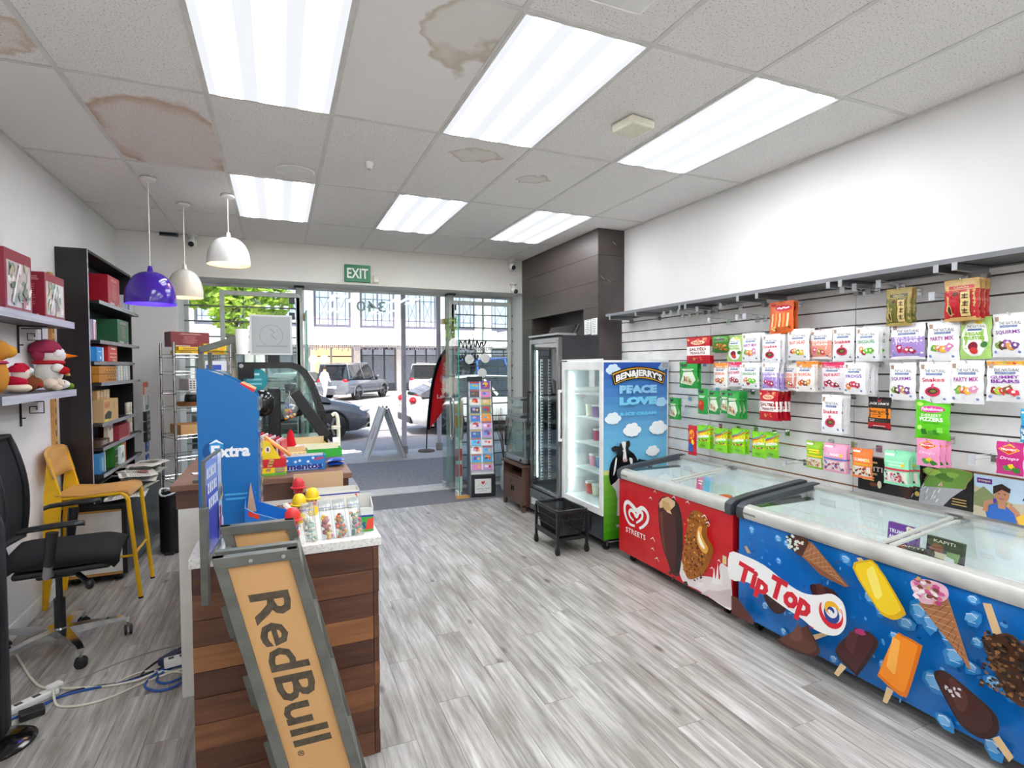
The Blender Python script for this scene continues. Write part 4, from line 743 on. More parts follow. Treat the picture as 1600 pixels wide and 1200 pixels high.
# -- timber cabinet and countertop display oven
WOODB = mat('rustic_brown_wood', '#46302a', .5, c2='#64473a', scale=3, stretch=(1, 6, .6), bump=.08)
t = thing('wooden_cabinet', 'small brown wooden cabinet with two panelled doors by the card stand', 'cabinet', (2.40, 5.90, 0), -PI/2); Wd = .555
MB().box(-.015, Wd+.015, -.02, .46, .49, .515).build('top', WOODB, t, bev=.004); MB().box(0, .025, 0, .44, .06, .49).box(Wd-.025, Wd, 0, .44, .06, .49).box(.025, Wd-.025, .42, .44, .08, .49).build('carcass', WOODB, t)
MB().box(.025, Wd-.025, .01, .42, .36, .375).build('shelf', WOODB, t); MB().box(.025, Wd-.025, .03, .42, .08, .1).build('bottom', WOODB, t)
for k, (a, c) in enumerate(((.028, Wd/2-.002), (Wd/2+.002, Wd-.028))):
    d_ = MB().box(a, c, 0, .018, .10, .355).build('door', WOODB, t, bev=.002); w_ = (c-a-.08)/4
    for j in range(4): MB().box(a+.04+j*w_+.001, a+.04+(j+1)*w_-.001, -.003, .002, .14, .315).build('door_plank', WOODB, d_)
    MB().box((c-.03) if k == 0 else a+.015, (c-.015) if k == 0 else a+.03, -.012, 0, .2, .25).build('handle', mat('dark_iron', '#2b2522', .4, .8), d_)
for x in (0, Wd-.08): MB().prism([(x, 0), (x+.035 if x == 0 else x+.045, 0), (x+.08, .08), (x, .08)] if x == 0 else [(x+.045, 0), (x+.08, 0), (x+.08, .08), (x, .08)], 0, .03).build('foot', WOODB, t)
MB().box(.025, Wd-.025, .002, .02, .07, .1).build('apron', WOODB, t)
t = thing('display_oven', 'steel and glass countertop warming oven on the wooden cabinet', 'oven', (2.425, 5.885, .516), -PI/2); Wd = .53
MB().box(0, Wd, 0, .4, .012, .07).build('base', STEEL, t, bev=.004); MB().box(0, Wd, 0, .4, .47, .5).build('top', STEEL, t, bev=.004); MB().box(0, Wd, .38, .4, .07, .47).build('back', STEEL, t)
for x in (0, Wd-.018): MB().box(x, x+.018, 0, .018, .07, .47).build('post', STEEL, t)
MB().box(.018, Wd-.018, .004, .01, .08, .46).build('front_pane', GLASS, t); MB().box(.002, .006, .02, .38, .08, .46).box(Wd-.006, Wd-.002, .02, .38, .08, .46).build('side_pane', GLASS, t)
for z in (.2, .33): q = MB(); [q.tube([(.02, .03+.03*k, z), (Wd-.02, .03+.03*k, z)], .002, 5) for k in range(12)]; q.build('wire_rack', CHROME, t)
MB().box(.03, .05, -.03, -.01, .16, .38).box(.03, .05, -.02, 0, .16, .18).box(.03, .05, -.02, 0, .36, .38).build('handle', BLACK, t, bev=.003); [MB().cyl((x, y, 0), .012, .014, 10).build('foot', RUBBER, t) for x in (.04, Wd-.04) for y in (.04, .36)]; MB().cyl((Wd-.1, -.012, .04), .014, .014, 14, 'y').build('knob', BLACK, t)
t = thing('display_oven', 'smaller glass food warmer stacked on the warming oven', 'oven', (2.44, 5.86, 1.017), -PI/2); MB().box(0, .36, 0, .3, 0, .02).box(0, .36, 0, .3, .19, .21).box(0, .36, .28, .3, .02, .19).build('case', STEEL, t, bev=.003); MB().prism([(0, .02), (.006, .02), (.03, .19), (.024, .19)], .005, .355, 'x').build('front_pane', GLASS, t); MB().box(.01, .35, .02, .27, .1, .104).build('shelf', ACRYL, t)
# -- black shopping basket trolley
t = thing('basket_trolley', 'black plastic shopping basket on a wheeled trolley frame', 'basket', (2.26, 4.225, 0), 0)
hw, hl = .14, .205; f_ = MB()
for sx in (-1, 1):
    for sy in (-1, 1): MB().box(sx*hw-.011, sx*hw+.011, sy*hl-.011, sy*hl+.011, .06, .35).build('leg', BLACK, t, bev=.003); caster(t, sx*hw, sy*hl, .03, BLACK)
MB().box(-hw, hw, -hl-.008, -hl+.008, .345, .375).box(-hw, hw, hl-.008, hl+.008, .345, .375).box(-hw-.008, -hw+.008, -hl, hl, .345, .375).box(hw-.008, hw+.008, -hl, hl, .345, .375).build('rim', BLACK, t, bev=.003)
MB().box(-hw, hw, -hl, hl, .115, .135).build('lower_tray', BLACK, t, bev=.003); [MB().box(s*hw-.006, s*hw+.006, -hl, hl, .13, .165).build('tray_side', BLACK, t) for s in (-1, 1)]
bb = MB().box(-hw+.03, hw-.03, -hl+.03, hl-.03, .15, .156).build('basket_floor', BLACK, t)
q = MB()
for k in range(22):
    y = -hl+.02+(2*hl-.04)*k/21
    for sx in (-1, 1): q.bar((sx*(hw-.01), y, .35), (sx*(hw-.03), y*.9, .152), .006, .004, (0, 1, 0))
for k in range(15):
    x = -hw+.02+(2*hw-.04)*k/14
    for sy in (-1, 1): q.bar((x, sy*(hl-.01), .35), (x*.85, sy*(hl-.03), .152), .006, .004, (1, 0, 0))
for z in (.21, .28): q.box(-hw+.02, hw-.02, -hl+.014, -hl+.019, z, z+.006).box(-hw+.02, hw-.02, hl-.019, hl-.014, z, z+.006).box(-hw+.014, -hw+.019, -hl+.02, hl-.02, z, z+.006).box(hw-.019, hw-.014, -hl+.02, hl-.02, z, z+.006)
q.build('basket_ribs', BLACK, t)
# -- greeting card stand
t = thing('card_stand', 'tall black stand leaning back, filled with greeting cards', 'card stand', (2.258, 6.21, 0), -.19); w = .142; dep = .30
MB().box(-w, w, 0, dep, .0, .275).build('base', BLACK, t, bev=.004);
side = [(0, .0), (dep, 0), (dep, 1.40), (.21, 1.40), (.02, .275), (0, .275)]
GSIDE = mat('slate_grey_side', '#5f6974', .45)
for x in (-w-.012, w): MB().prism(side, x, x+.012, 'x').build('side_panel', BLACK if x > 0 else GSIDE, t, bev=.002)
MB().prism([(.035, .275), (.225, 1.40), (.24, 1.40), (.05, .275)], -w, w, 'x').build('back_board', mat('stand_white', '#e9e7e2', .5), t)
MB().box(-w-.012, w*.2, .20, dep, 1.40, 1.46).build('header', BLACK, t, bev=.003); MB().c('#dfe0de').box(-.1, .1, -.004, 0, .05, .225).build('base_plaque', PR, t)
d = DC(); d.poly([(0, .155), (.022, .18), (.02, .2), (.005, .195), (0, .185), (-.01, .198), (-.022, .19), (-.018, .172)], '#d01f2a'); d.stroke(smooth_pts([(-.07, .13), (-.03, .165), (.0, .13), (.04, .17), (.06, .14)]), .0025, '#6a6a6a'); d.text('Loving Care', 0, .105, .026, '#3f3f3f', .16, .0, shear=.2); d.lines(-.05, .075, .05, 1, .01, .005, '#8a8a8a'); d.build('plaque_print', t, onxz(-.0042), PR)
for k in range(11): z = .30+k*.098; y = .035+(z-.275)*.169; MB().box(-w, w, y-.018, y-.014, z, z+.03).build('pocket_lip', ACRYL, t)
cc = [('#3aa6dc', '#d01f2a'), ('#7a2f9a', '#e6b83a'), ('#4a4a52', '#d01f2a'), ('#e07ab5', '#f4d04a'), ('#f1efe9', '#d01f2a'), ('#c9b86a', '#8a2f2a'), ('#30405f', '#9ab0d0'), ('#7a7448', '#d01f2a'), ('#2b7fd0', '#f2c23a'), ('#f08a2c', '#f7d03a'), ('#e6d5e0', '#d01f2a'), ('#c8a2d8', '#d01f2a'), ('#2d5fae', '#f2b52a'), ('#b79ad6', '#6a4aa0'), ('#6fbbe6', '#d01f2a'), ('#eef0ee', '#7a8a5a'), ('#f3f1ee', '#d01f2a'), ('#8fb0d8', '#d01f2a'), ('#2aa6e0', '#e8532a'), ('#33a2dd', '#f2a03a'), ('#d98fc0', '#f0c02a'), ('#c79ad0', '#f0c02a')]
nms = ['blue', 'purple and gold', 'charcoal', 'pink and yellow', 'white', 'olive and maroon', 'navy', 'khaki', 'bright blue', 'orange', 'pale pink', 'lilac', 'royal blue', 'violet', 'sky blue', 'white and green', 'ivory', 'soft blue', 'aqua', 'azure', 'rose', 'mauve']
rows = ['top', 'second', 'third', 'fourth', 'fifth', 'sixth', 'seventh', 'eighth', 'ninth', 'tenth', 'bottom']
for k in range(22):
    r, c = k//2, k % 2; z = 1.30-r*.098; y = .035+(z-.275)*.169-.006; hgt = .105
    q = thing('greeting_card', '%s greeting card in the %s row of the stand, %s column' % (nms[k], rows[r], ('left', 'right')[c]), 'card', (0, 0, 0), 0, 'cards in the card stand')
    q.location = Vector((2.258, 6.21, 0)) + Matrix.Rotation(-.19, 3, 'Z') @ Vector((-.068+.136*c, y-.004, z)); q.rotation_euler = (-.168, 0, -.19)
    MB().c(cc[k][0]).box(-.058, .058, -.002, .002, 0, hgt).build('sheet', PR, q); d = DC(); d.rect(-.058, hgt-.028, .058, hgt-.008, cc[k][1]) if k % 3 != 1 else d.ell(0, hgt*.6, .035, .03, cc[k][1])
    d.blob(-.015, .05, .022, .016, cc[(k+5) % 22][0], 9, 0, .3, k).blob(.025, .045, .014, .016, cc[(k+3) % 22][1], 9, 0, .3, k); d.build('print', q, onxz(-.0022), PR)

# -- ornaments hung in the right window and a leaflet rack
t = thing('hanging_ornament', 'black wire lettering hung with round white discs in the right window', 'ornament', (2.40, 6.79, 1.58)); KW = mat('black_wire', '#17171a', .5)
def wig(x0, x1, z, s_): return [(x0+(x1-x0)*k/24, .0, z+.055*math.sin(k*1.9+s_)+.02*math.sin(k*4.1)) for k in range(25)]
MB().tube(wig(-.30, .12, .30, 0), .010, 6).build('upper_word', KW, t, smooth=50); MB().tube(wig(-.30, .02, .12, 1), .010, 6).build('lower_word', KW, t, smooth=50)
for x in (-.25, -.05, .08): MB().tube([(x, 0, .02), (x, 0, .84)], .003, 5).build('hanging_wire', KW, t)
for x, z in ((-.115, .10), (.105, .115), (.06, -.08)): MB().cyl((x, -.02, z), .062, .008, 22, 'y').build('disc', WPLAS, t, smooth=40); MB().tube([(x, -.016, z+.05), (x, 0, .34)], .002, 5).build('string', KW, t)
t = thing('leaflet_rack', 'slim rack of red and orange leaflets behind the glass door', 'rack', (2.075, 6.60, 0), -.2); MB().box(-.045, .045, .0, .02, 0, 1.2).build('back_board', WHITE, t)
for k, (z, c) in enumerate(((.20, '#c22a35'), (.40, '#b0202c'), (.62, '#d9d2c4'), (.82, '#e8a02a'), (1.0, '#ecc06a'))): MB().c(c).box(-.04, .04, -.012, -.002, z, z+.15).build('leaflet', PR, t)
t = thing('twig_vase', 'dried twigs in a small white vase behind the card stand', 'vase', (2.66, 6.50, 0)); MB().lathe([(.04, 0), (.06, .08), (.05, .25), (.03, .34), (.035, .36)], 18).build('vase', WPLAS, t, smooth=50); R = random.Random(3)
for k in range(9): a = R.uniform(0, 6.3); MB().tube([(0, 0, .3), (.05*math.cos(a), .05*math.sin(a), .6), (.12*math.cos(a+.3), .1*math.sin(a+.3), .85), (.1*math.cos(a), .12*math.sin(a), 1.05)], [.006, .005, .004, .002], 5).build('twig', mat('twig_brown', '#6a5240', .8), t)
# ================================================================ bags on the slatwall
def bag_surface(w, h, th):
    def f(u, v):
        a = max(0., 1-abs(2*u/w)**3.2); t = (v/h-.045)/.855; b_ = math.sin(PI*min(1, max(0, t)))**.55 if 0 < t < 1 else 0
        return th*a*b_
    return f
BAGM = {}
def bag_meshes(kind, w, h, n):
    k = (kind, round(w, 2), round(h, 2))
    if k in BAGM: return BAGM[k]
    w, h = k[1], k[2]; w = max(w, .09); base, fn = DES[kind]; th = .0145; S = bag_surface(w, h, th); R = random.Random(hash_(kind)+int(w*1000))
    wr = [(R.uniform(-.4, .4)*w, R.uniform(.1, .9)*h, R.uniform(-.0022, .0022)) for _ in range(7)]
    def F(u, v):
        s = S(u, v); return s + sum(a*math.exp(-((u-x)**2+(v-y)**2)/(.018**2)) for x, y, a in wr)*(s/th)
    mb = MB().c(base); NU, NV = 10, 12
    def edge(u, v): return u*(1-.04*math.sin(PI*v/h)) + .002*math.sin(v*90)
    mb.grid(lambda a, b_: (edge((a-.5)*w, b_*h), -F((a-.5)*w, b_*h)-.0006, b_*h), NU, NV)
    mb.grid(lambda a, b_: (edge((.5-a)*w, b_*h), F((.5-a)*w, b_*h)*.8+.0006, b_*h), NU, NV)
    d = DC(); fn(d, w, h); pouch = mb.mesh('pouch', BAG, 60, False)
    mb2 = d.build('print', None, lambda u, v, hh: (edge(u, v), -F(u, v)-.0008-hh, v), BAG, cut=max(w, h)/9, step=.00022); pm_ = mb2.data; bpy.data.objects.remove(mb2)
    BAGM[k] = (pouch, pm_); return BAGM[k]
def hash_(s): return sum((i+1)*ord(c) for i, c in enumerate(s))
def nat(title, tcol, pics, band=None, low=None, t2=None, bandtop=None):
    def fn(d, w, h):
        if bandtop: d.rect(-w*.5, h*.8, w*.5, h*.99, bandtop)
        if low: d.rect(-w*.5, 0.01, w*.5, h*.62, low)
        if band: d.rect(-w*.5, h*.88, w*.5, h*.985, band); [d.blob(-w*.45+w*.9*i/7, h*.93, w*.05, h*.03, ['#e8862a', '#d94a35', '#e6b62f', '#a8bb3a'][i % 4], 8) for i in range(8)] if band == '#e0a03a' else None
        d.rect(-w*.44, h*.82, -w*.32, h*.93, '#a78a74'); d.text('THE NATURAL', .02*w, h*.775, h*.075, '#54565e', w*.66, .008)
        d.rect(-w*.25, h*.675, w*.27, h*.725, '#4a689c'); d.text('CONFECTIONERY CO', .01*w, h*.70, h*.022, '#e9eef6', w*.46, 0)
        d.text(title, 0, h*(.60 if t2 else .565), h*(.075 if t2 else .1), tcol, w*.74, .02, rot=.03)
        if t2: d.text(t2, 0, h*.5, h*.085, tcol, w*.74, .03)
        R = random.Random(hash_(title))
        for i, c in enumerate(pics):
            x = -w*.28+w*.56*(i+.5)/len(pics)+R.uniform(-.03, .03)*w; y = h*.29+R.uniform(-.06, .06)*h; d.blob(x, y, w*.125, h*.085, c, 12, R.uniform(0, 3), .3, i); d.blob(x+.01*w, y+.015*h, w*.05, h*.035, '#f6ead8' if i % 2 else '#fff6f2', 8, 0, .3, i)
        d.ell(-w*.38, h*.12, w*.05, h*.035, '#7088b8', 12).ell(w*.33, h*.11, w*.045, h*.03, '#7088b8', 12)
    return fn
def snakes(d, w, h):
    nat('Snakes', '#d7344f', [])(d, w, h); d.ell(0, h*.28, w*.25, h*.12, '#cf2f55', 22).ell(0, h*.29, w*.17, h*.07, '#5b3a30', 18).ell(.02*w, h*.29, w*.1, h*.035, '#7f8a3a', 12); d.stroke([(0, h*.36), (-.03*w, h*.43), (.03*w, h*.46)], h*.05, '#e05074')
def nuts(d, w, h):
    d.rect(-w*.5, h*.62, w*.5, h*.66, '#2b7a36'); d.rect(-w*.4, h*.82, -w*.05, h*.92, '#24302a'); d.lines(-w*.34, h*.70, w*.34, 2, h*.05, h*.025, '#f0f4e6', .3); d.poly([(-w*.42, h*.18), (-w*.2, h*.6), (w*.3, h*.62), (w*.44, h*.3), (w*.2, h*.1)], '#dfe6d2'); R = random.Random(3)
    for i in range(16): d.blob(R.uniform(-.25, .22)*w, R.uniform(.16, .42)*h, w*.075, h*.035, R.choice(['#d9b98a', '#c49a62', '#e6cda0', '#9a6a3a']), 9, R.uniform(0, 3), .25, i)
def tom(d, w, h):
    d.rect(-w*.4, h*.82, w*.1, h*.92, '#24302a'); d.lines(-w*.34, h*.7, w*.34, 2, h*.05, h*.025, '#f0f4e6', .3); d.ell(-.05*w, h*.35, w*.3, h*.22, '#b8351f', 18).ell(-.1*w, h*.42, w*.12, h*.07, '#d8603a', 12)
def nutd(d, w, h):
    d.rect(-w*.5, h*.62, w*.5, h*.95, '#4f8f2f'); d.rect(-w*.3, h*.7, w*.3, h*.85, '#22341f'); R = random.Random(5)
    for i in range(16): d.blob(R.uniform(-.4, .4)*w, R.uniform(.12, .5)*h, w*.09, h*.06, R.choice(['#b5702f', '#d99a4a', '#8a4a1c']), 9, 0, .3, i)
def salt(d, w, h):
    d.rect(-w*.5, h*.3, w*.5, h*.64, '#f4efe9'); d.ell(0, h*.78, w*.3, h*.08, '#e8c9a0'); d.text('Nuts', 0, h*.78, h*.09, '#b5142a', w*.4, .02); d.text('SALTED', .02*w, h*.53, h*.1, '#7c2018', w*.72, .03); d.text('PEANUTS', .02*w, h*.39, h*.085, '#7c2018', w*.62, .02); R = random.Random(6)
    for i in range(14): d.blob(R.uniform(-.42, .42)*w, R.choice([R.uniform(.08, .26), R.uniform(.85, .93)])*h, w*.06, h*.04, R.choice(['#d9a05a', '#e6bd7c', '#e0503a']), 9, 0, .3, i)
def skit(d, w, h):
    d.poly([(-w*.5, h*.45), (w*.5, h*.62), (w*.5, h*.78), (-w*.5, h*.62)], '#f2c922'); d.stroke([(-w*.48, h*.63), (0, h*.72), (w*.48, h*.9)], h*.045, '#d8322a'); d.stroke([(-w*.48, h*.68), (0, h*.78), (w*.3, h*.95)], h*.035, '#3a62c0'); d.text('skittles', 0, h*.55, h*.14, '#f8fbf4', w*.86, .03, rot=.16); R = random.Random(2)
    for i in range(9): d.ell(-.4*w+.1*i*w, h*(.38+.03*math.sin(i*2)), w*.05, h*.035, ['#d8322a', '#f08a1c', '#7a2f9a', '#f2d022', '#2f9a3a'][i % 5], 10)
    d.lines(-w*.2, h*.15, w*.2, 2, h*.05, h*.02, '#3f7a1a')
def lime(d, w, h):
    d.ell(0, h*.78, w*.36, h*.085, '#d8258c', 20); d.text('Fabulicious', 0, h*.78, h*.08, '#fbeef6', w*.62, .02, shear=.2); d.text('SHERBERT', 0, h*.62, h*.075, '#eaffd8', w*.6, .02); d.text('FIZZERS', 0, h*.52, h*.1, '#f6ffee', w*.68, .035); d.text('GREEN APPLE', 0, h*.42, h*.035, '#2c7a1c', w*.46, .0)
    for i, (x, y) in enumerate(((-.2, .2), (0, .17), (.16, .2), (.27, .26))): d.rect((x-.09)*w, (y-.07)*h, (x+.07)*w, (y+.06)*h, ['#2c7a24', '#57b03a', '#3f9a2c', '#8fe05a'][i])
    d.ell(-.33*w, h*.3, w*.08, h*.06, '#b8ef7a').ell(-.35*w, h*.9, w*.09, h*.05, '#b9f06a')
def jerky(d, w, h):
    d.rect(-w*.5, h*.36, w*.5, h*.66, '#e8861c'); d.rect(-w*.5, h*.04, w*.5, h*.22, '#b01a22'); d.poly([(-w*.1, h*.97), (0, h*.88), (w*.1, h*.97), (w*.06, h*.86), (-w*.06, h*.86)], '#c22a2a'); d.text("JACK LINK'S", 0, h*.79, h*.085, '#f1ebe4', w*.86, .025); d.text('SWEET & HOT', 0, h*.55, h*.07, '#3a1a0a', w*.74, .02); d.text('BEEF JERKY', 0, h*.46, h*.035, '#3a1a0a', w*.5); d.ell(.12*w, h*.28, w*.3, h*.07, '#3a3230', 12); d.lines(-w*.4, h*.3, -w*.1, 2, h*.05, h*.02, '#e9e2da'); d.lines(-w*.25, h*.1, w*.3, 1, h*.05, h*.025, '#e9c9c4')
def seed(c1, c2):
    def fn(d, w, h):
        d.rect(-w*.5, h*.05, w*.5, h*.74, c1); d.rect(-w*.36, h*.76, w*.36, h*.84, c2); d.text('ChaCha', 0, h*.8, h*.05, '#e6d2a0', w*.44, .01); R = random.Random(1)
        for i in range(14): a = PI*i/13; d.poly([(-.12*w+.08*w*math.cos(a-.1), h*.62+.03*h), (-.12*w+.17*w*math.cos(a), h*.62+.13*h*math.sin(a)), (-.12*w+.08*w*math.cos(a+.1), h*.62+.03*h)], '#e0a02a')
        d.ell(-.12*w, h*.645, .08*w, .05*h, '#5a3414', 14); d.rect(w*.02, h*.10, w*.30, h*.68, '#d9bd7e'); d.stroke([(w*.02, h*.1), (w*.3, h*.1), (w*.3, h*.68), (w*.02, h*.68)], .002, '#4a3414', True)
        for j in range(3):
            y = h*(.58-.18*j); d.stroke([(w*.08, y+.03*h), (w*.25, y+.03*h)], h*.018, '#2b1d12').stroke([(w*.16, y+.07*h), (w*.16, y-.06*h)], h*.018, '#2b1d12').stroke([(w*.08, y-.04*h), (w*.25, y-.05*h)], h*.018, '#2b1d12').stroke([(w*.1, y), (w*.23, y)], h*.014, '#2b1d12')
        d.ell(-.27*w, h*.25, w*.07, h*.14, '#c7a76a', 14, .2).ell(-.27*w, h*.25, w*.045, h*.11, '#2f2320', 12, .2)
    return fn
def sherb(c1, title, c2, cols, pill=None):
    def fn(d, w, h):
        d.rect(-w*.46, h*.86, -w*.1, h*.92, '#f6f2ea'); d.text(title, 0, h*.62, h*.11, c2, w*.8, .02) if title == 'GUMMIES' else d.lines(-w*.36, h*.66, w*.36, 2, h*.09, h*.05, c2, .3); d.rect(-w*.5, h*.44, w*.5, h*.5, pill or c2)
        R = random.Random(hash_(title)); d.poly([(-w*.44, h*.08), (w*.44, h*.08), (w*.44, h*.4), (-w*.44, h*.4)], '#e3d8cf')
        for i in range(26): d.blob(R.uniform(-.4, .4)*w, R.uniform(.1, .38)*h, w*.055, h*.035, R.choice(cols), 8, R.uniform(0, 3), .3, i)
        d.ell(w*.33, h*.62, w*.07, h*.05, '#f0c52a', 10)
    return fn
def drops(d, w, h): d.poly([(-w*.42, h*.77), (0, h*.95), (w*.42, h*.77), (0, h*.62)], '#e9b62a').poly([(-w*.36, h*.77), (0, h*.92), (w*.36, h*.77), (0, h*.65)], '#d2342a'); d.text('Mayceys', 0, h*.77, h*.09, '#fdf1e6', w*.56, .02, shear=.2); d.text('Drops', .02*w, h*.5, h*.12, '#f8d6e8', w*.7, .02, shear=.2); d.blob(-.05*w, h*.2, w*.16, h*.09, '#3f9a2c', 12).blob(.12*w, h*.26, w*.12, h*.08, '#f0d22a', 12).blob(.26*w, h*.16, w*.14, h*.09, '#2f7f24', 12)
def fant(d, w, h):
    R = random.Random(4); d.ell(.1*w, h*.78, w*.34, h*.1, '#c9203c'); d.stroke([(-.14*w, h*.77), (-.05*w, h*.8), (.03*w, h*.76), (.12*w, h*.8), (.22*w, h*.77), (.34*w, h*.8)], h*.045, '#fbe9e2')
    for i in range(5): d.stroke([(-.36*w+.16*w*i, h*.2), (-.3*w+.16*w*i, h*.62)], w*.07, ['#f7d9a8', '#f2a25a'][i % 2])
    for i in range(10): d.blob(R.uniform(-.4, .4)*w, R.uniform(.08, .2)*h, w*.07, h*.035, R.choice(['#c96a2c', '#8a3a18', '#f0c07a']), 8, 0, .3, i)
    d.rect(-w*.4, h*.86, -w*.2, h*.93, '#c9203c')
def redh(d, w, h): d.ell(0, h*.7, w*.32, h*.16, '#f0a22a'); d.lines(-w*.2, h*.68, w*.2, 2, h*.05, h*.025, '#b5142a', .2); d.rect(-w*.4, h*.12, w*.2, h*.4, '#2f5aa8'); d.ell(.2*w, h*.45, w*.14, h*.09, '#f2c922')
def veg(d, w, h):
    d.ell(0, h*.5, w*.42, h*.45, '#f5f6ee', 26); d.rect(-w*.44, h*.82, -w*.32, h*.93, '#a78a74'); d.blob(.1*w, h*.88, w*.14, h*.05, '#f0cf3a', 10); d.text('THE NATURAL', .02*w, h*.775, h*.07, '#54565e', w*.6, .008); d.rect(-w*.22, h*.675, w*.24, h*.72, '#4a689c'); d.text('VEGAN', 0, h*.6, h*.085, '#8fbf2c', w*.56, .04); d.text('FRUITIES', 0, h*.5, h*.085, '#8fbf2c', w*.68, .04); d.ell(-.02*w, h*.3, w*.16, h*.11, '#8a2436', 16).ell(.0, h*.2, w*.13, h*.08, '#d23a3a', 14).ell(.32*w, h*.34, w*.1, h*.07, '#3f7a3a', 14)
DES = {'snake': ('#efeeee', snakes), 'party': ('#efeeee', nat('PARTY MIX', '#a3348e', ['#6fae3a', '#d9a04a', '#e2566a', '#f0b83a', '#d78ab0'])), 'squirm': ('#efeeee', nat('SQUIRMS', '#8a3a9a', ['#7fae4a', '#5a3a2c', '#a05aa8', '#e0a04a', '#7a4a90'])),
       'dino': ('#efeeee', nat('DINOSAURS', '#4aa05a', ['#e89a5a', '#a03a4a', '#6fcf2c', '#5fbf2a'])), 'frog': ('#efeeee', nat('FROGS', '#7a4ab0', ['#e8862a', '#c23a5a', '#d2364a', '#b02a58'])), 'fruit': ('#efeeee', nat('FRUIT SALAD', '#e0622a', ['#d2364a', '#e8a02a', '#7fae3a', '#f0c83a'])),
       'gummy': ('#efeeee', nat('GUMMY', '#8a3aa0', ['#8a3a2c', '#b8c83a', '#e2463a', '#8a5a2c', '#d83a4a'], band='#e0a03a', t2='BEARS')), 'veg': ('#a9cf72', veg), 'peach': ('#f1ece8', nat('60% LESS', '#fbe9e2', ['#e0568a', '#7fae3a', '#d2463a'], low='#ea9a86', t2='SUGAR')), 'lilac': ('#f1eef2', nat('60% LESS', '#f2eaf8', ['#c2305a', '#d2466a', '#a82850'], low='#a98ccf', t2='SUGAR')),
       'oran': ('#f1ece6', nat('TROPICAL', '#e2622a', ['#e8762a', '#d2562a', '#9a5a2a', '#e8a03a'], bandtop='#ea8a2c')), 'pink': ('#f1eaec', nat('FRUIT BURST', '#d82a56', ['#c22a4a', '#7a2030', '#d8506a', '#8a2a3a'], bandtop='#d8305e')), 'nut': ('#2f9a3f', nuts), 'tom': ('#2f9a3f', tom), 'nutd': ('#3a7a2c', nutd), 'salt': ('#b8182a', salt), 'skit': ('#7fcf1c', skit), 'lime': ('#5fc81e', lime), 'jerky': ('#1d1819', jerky),
       'seedo': ('#b39a58', seed('#6b6a2c', '#4a4a24')), 'seedr': ('#cda765', seed('#b81f2a', '#c22a30')), 'gry': ('#8fbf2c', sherb('', 'SOUR', '#f2e22a', ['#c9a06a', '#b5703a', '#e2c08a'], '#e8c82a')), 'pinkg': ('#e9a0bd', sherb('', 'GUMMIES', '#f8eef4', ['#8a3a5a', '#5a6ab0', '#d8a0b8', '#c24a6a'], '#4a78b8')), 'orgum': ('#ee7a3a', sherb('', 'GUMMIES', '#fdf3e2', ['#6a2a4a', '#c9d08a', '#e2622a', '#3a2a3a'], '#e0a82a')), 'mint': ('#8fdcb0', sherb('', 'sherbet', '#b8f0cf', ['#f1eef0', '#c23a4a', '#3a4a4a', '#d8d0d0'], '#c9304a')), 'berry': ('#eb93bb', drops), 'mag': ('#c7247c', drops), 'fant': ('#e0662c', fant), 'redh': ('#c41f2c', redh), 'blue': ('#35a7cf', sherb('', 'MINTS', '#e9f6fb', ['#e9f6fb', '#2a6a9a'], '#1f5f8f'))}
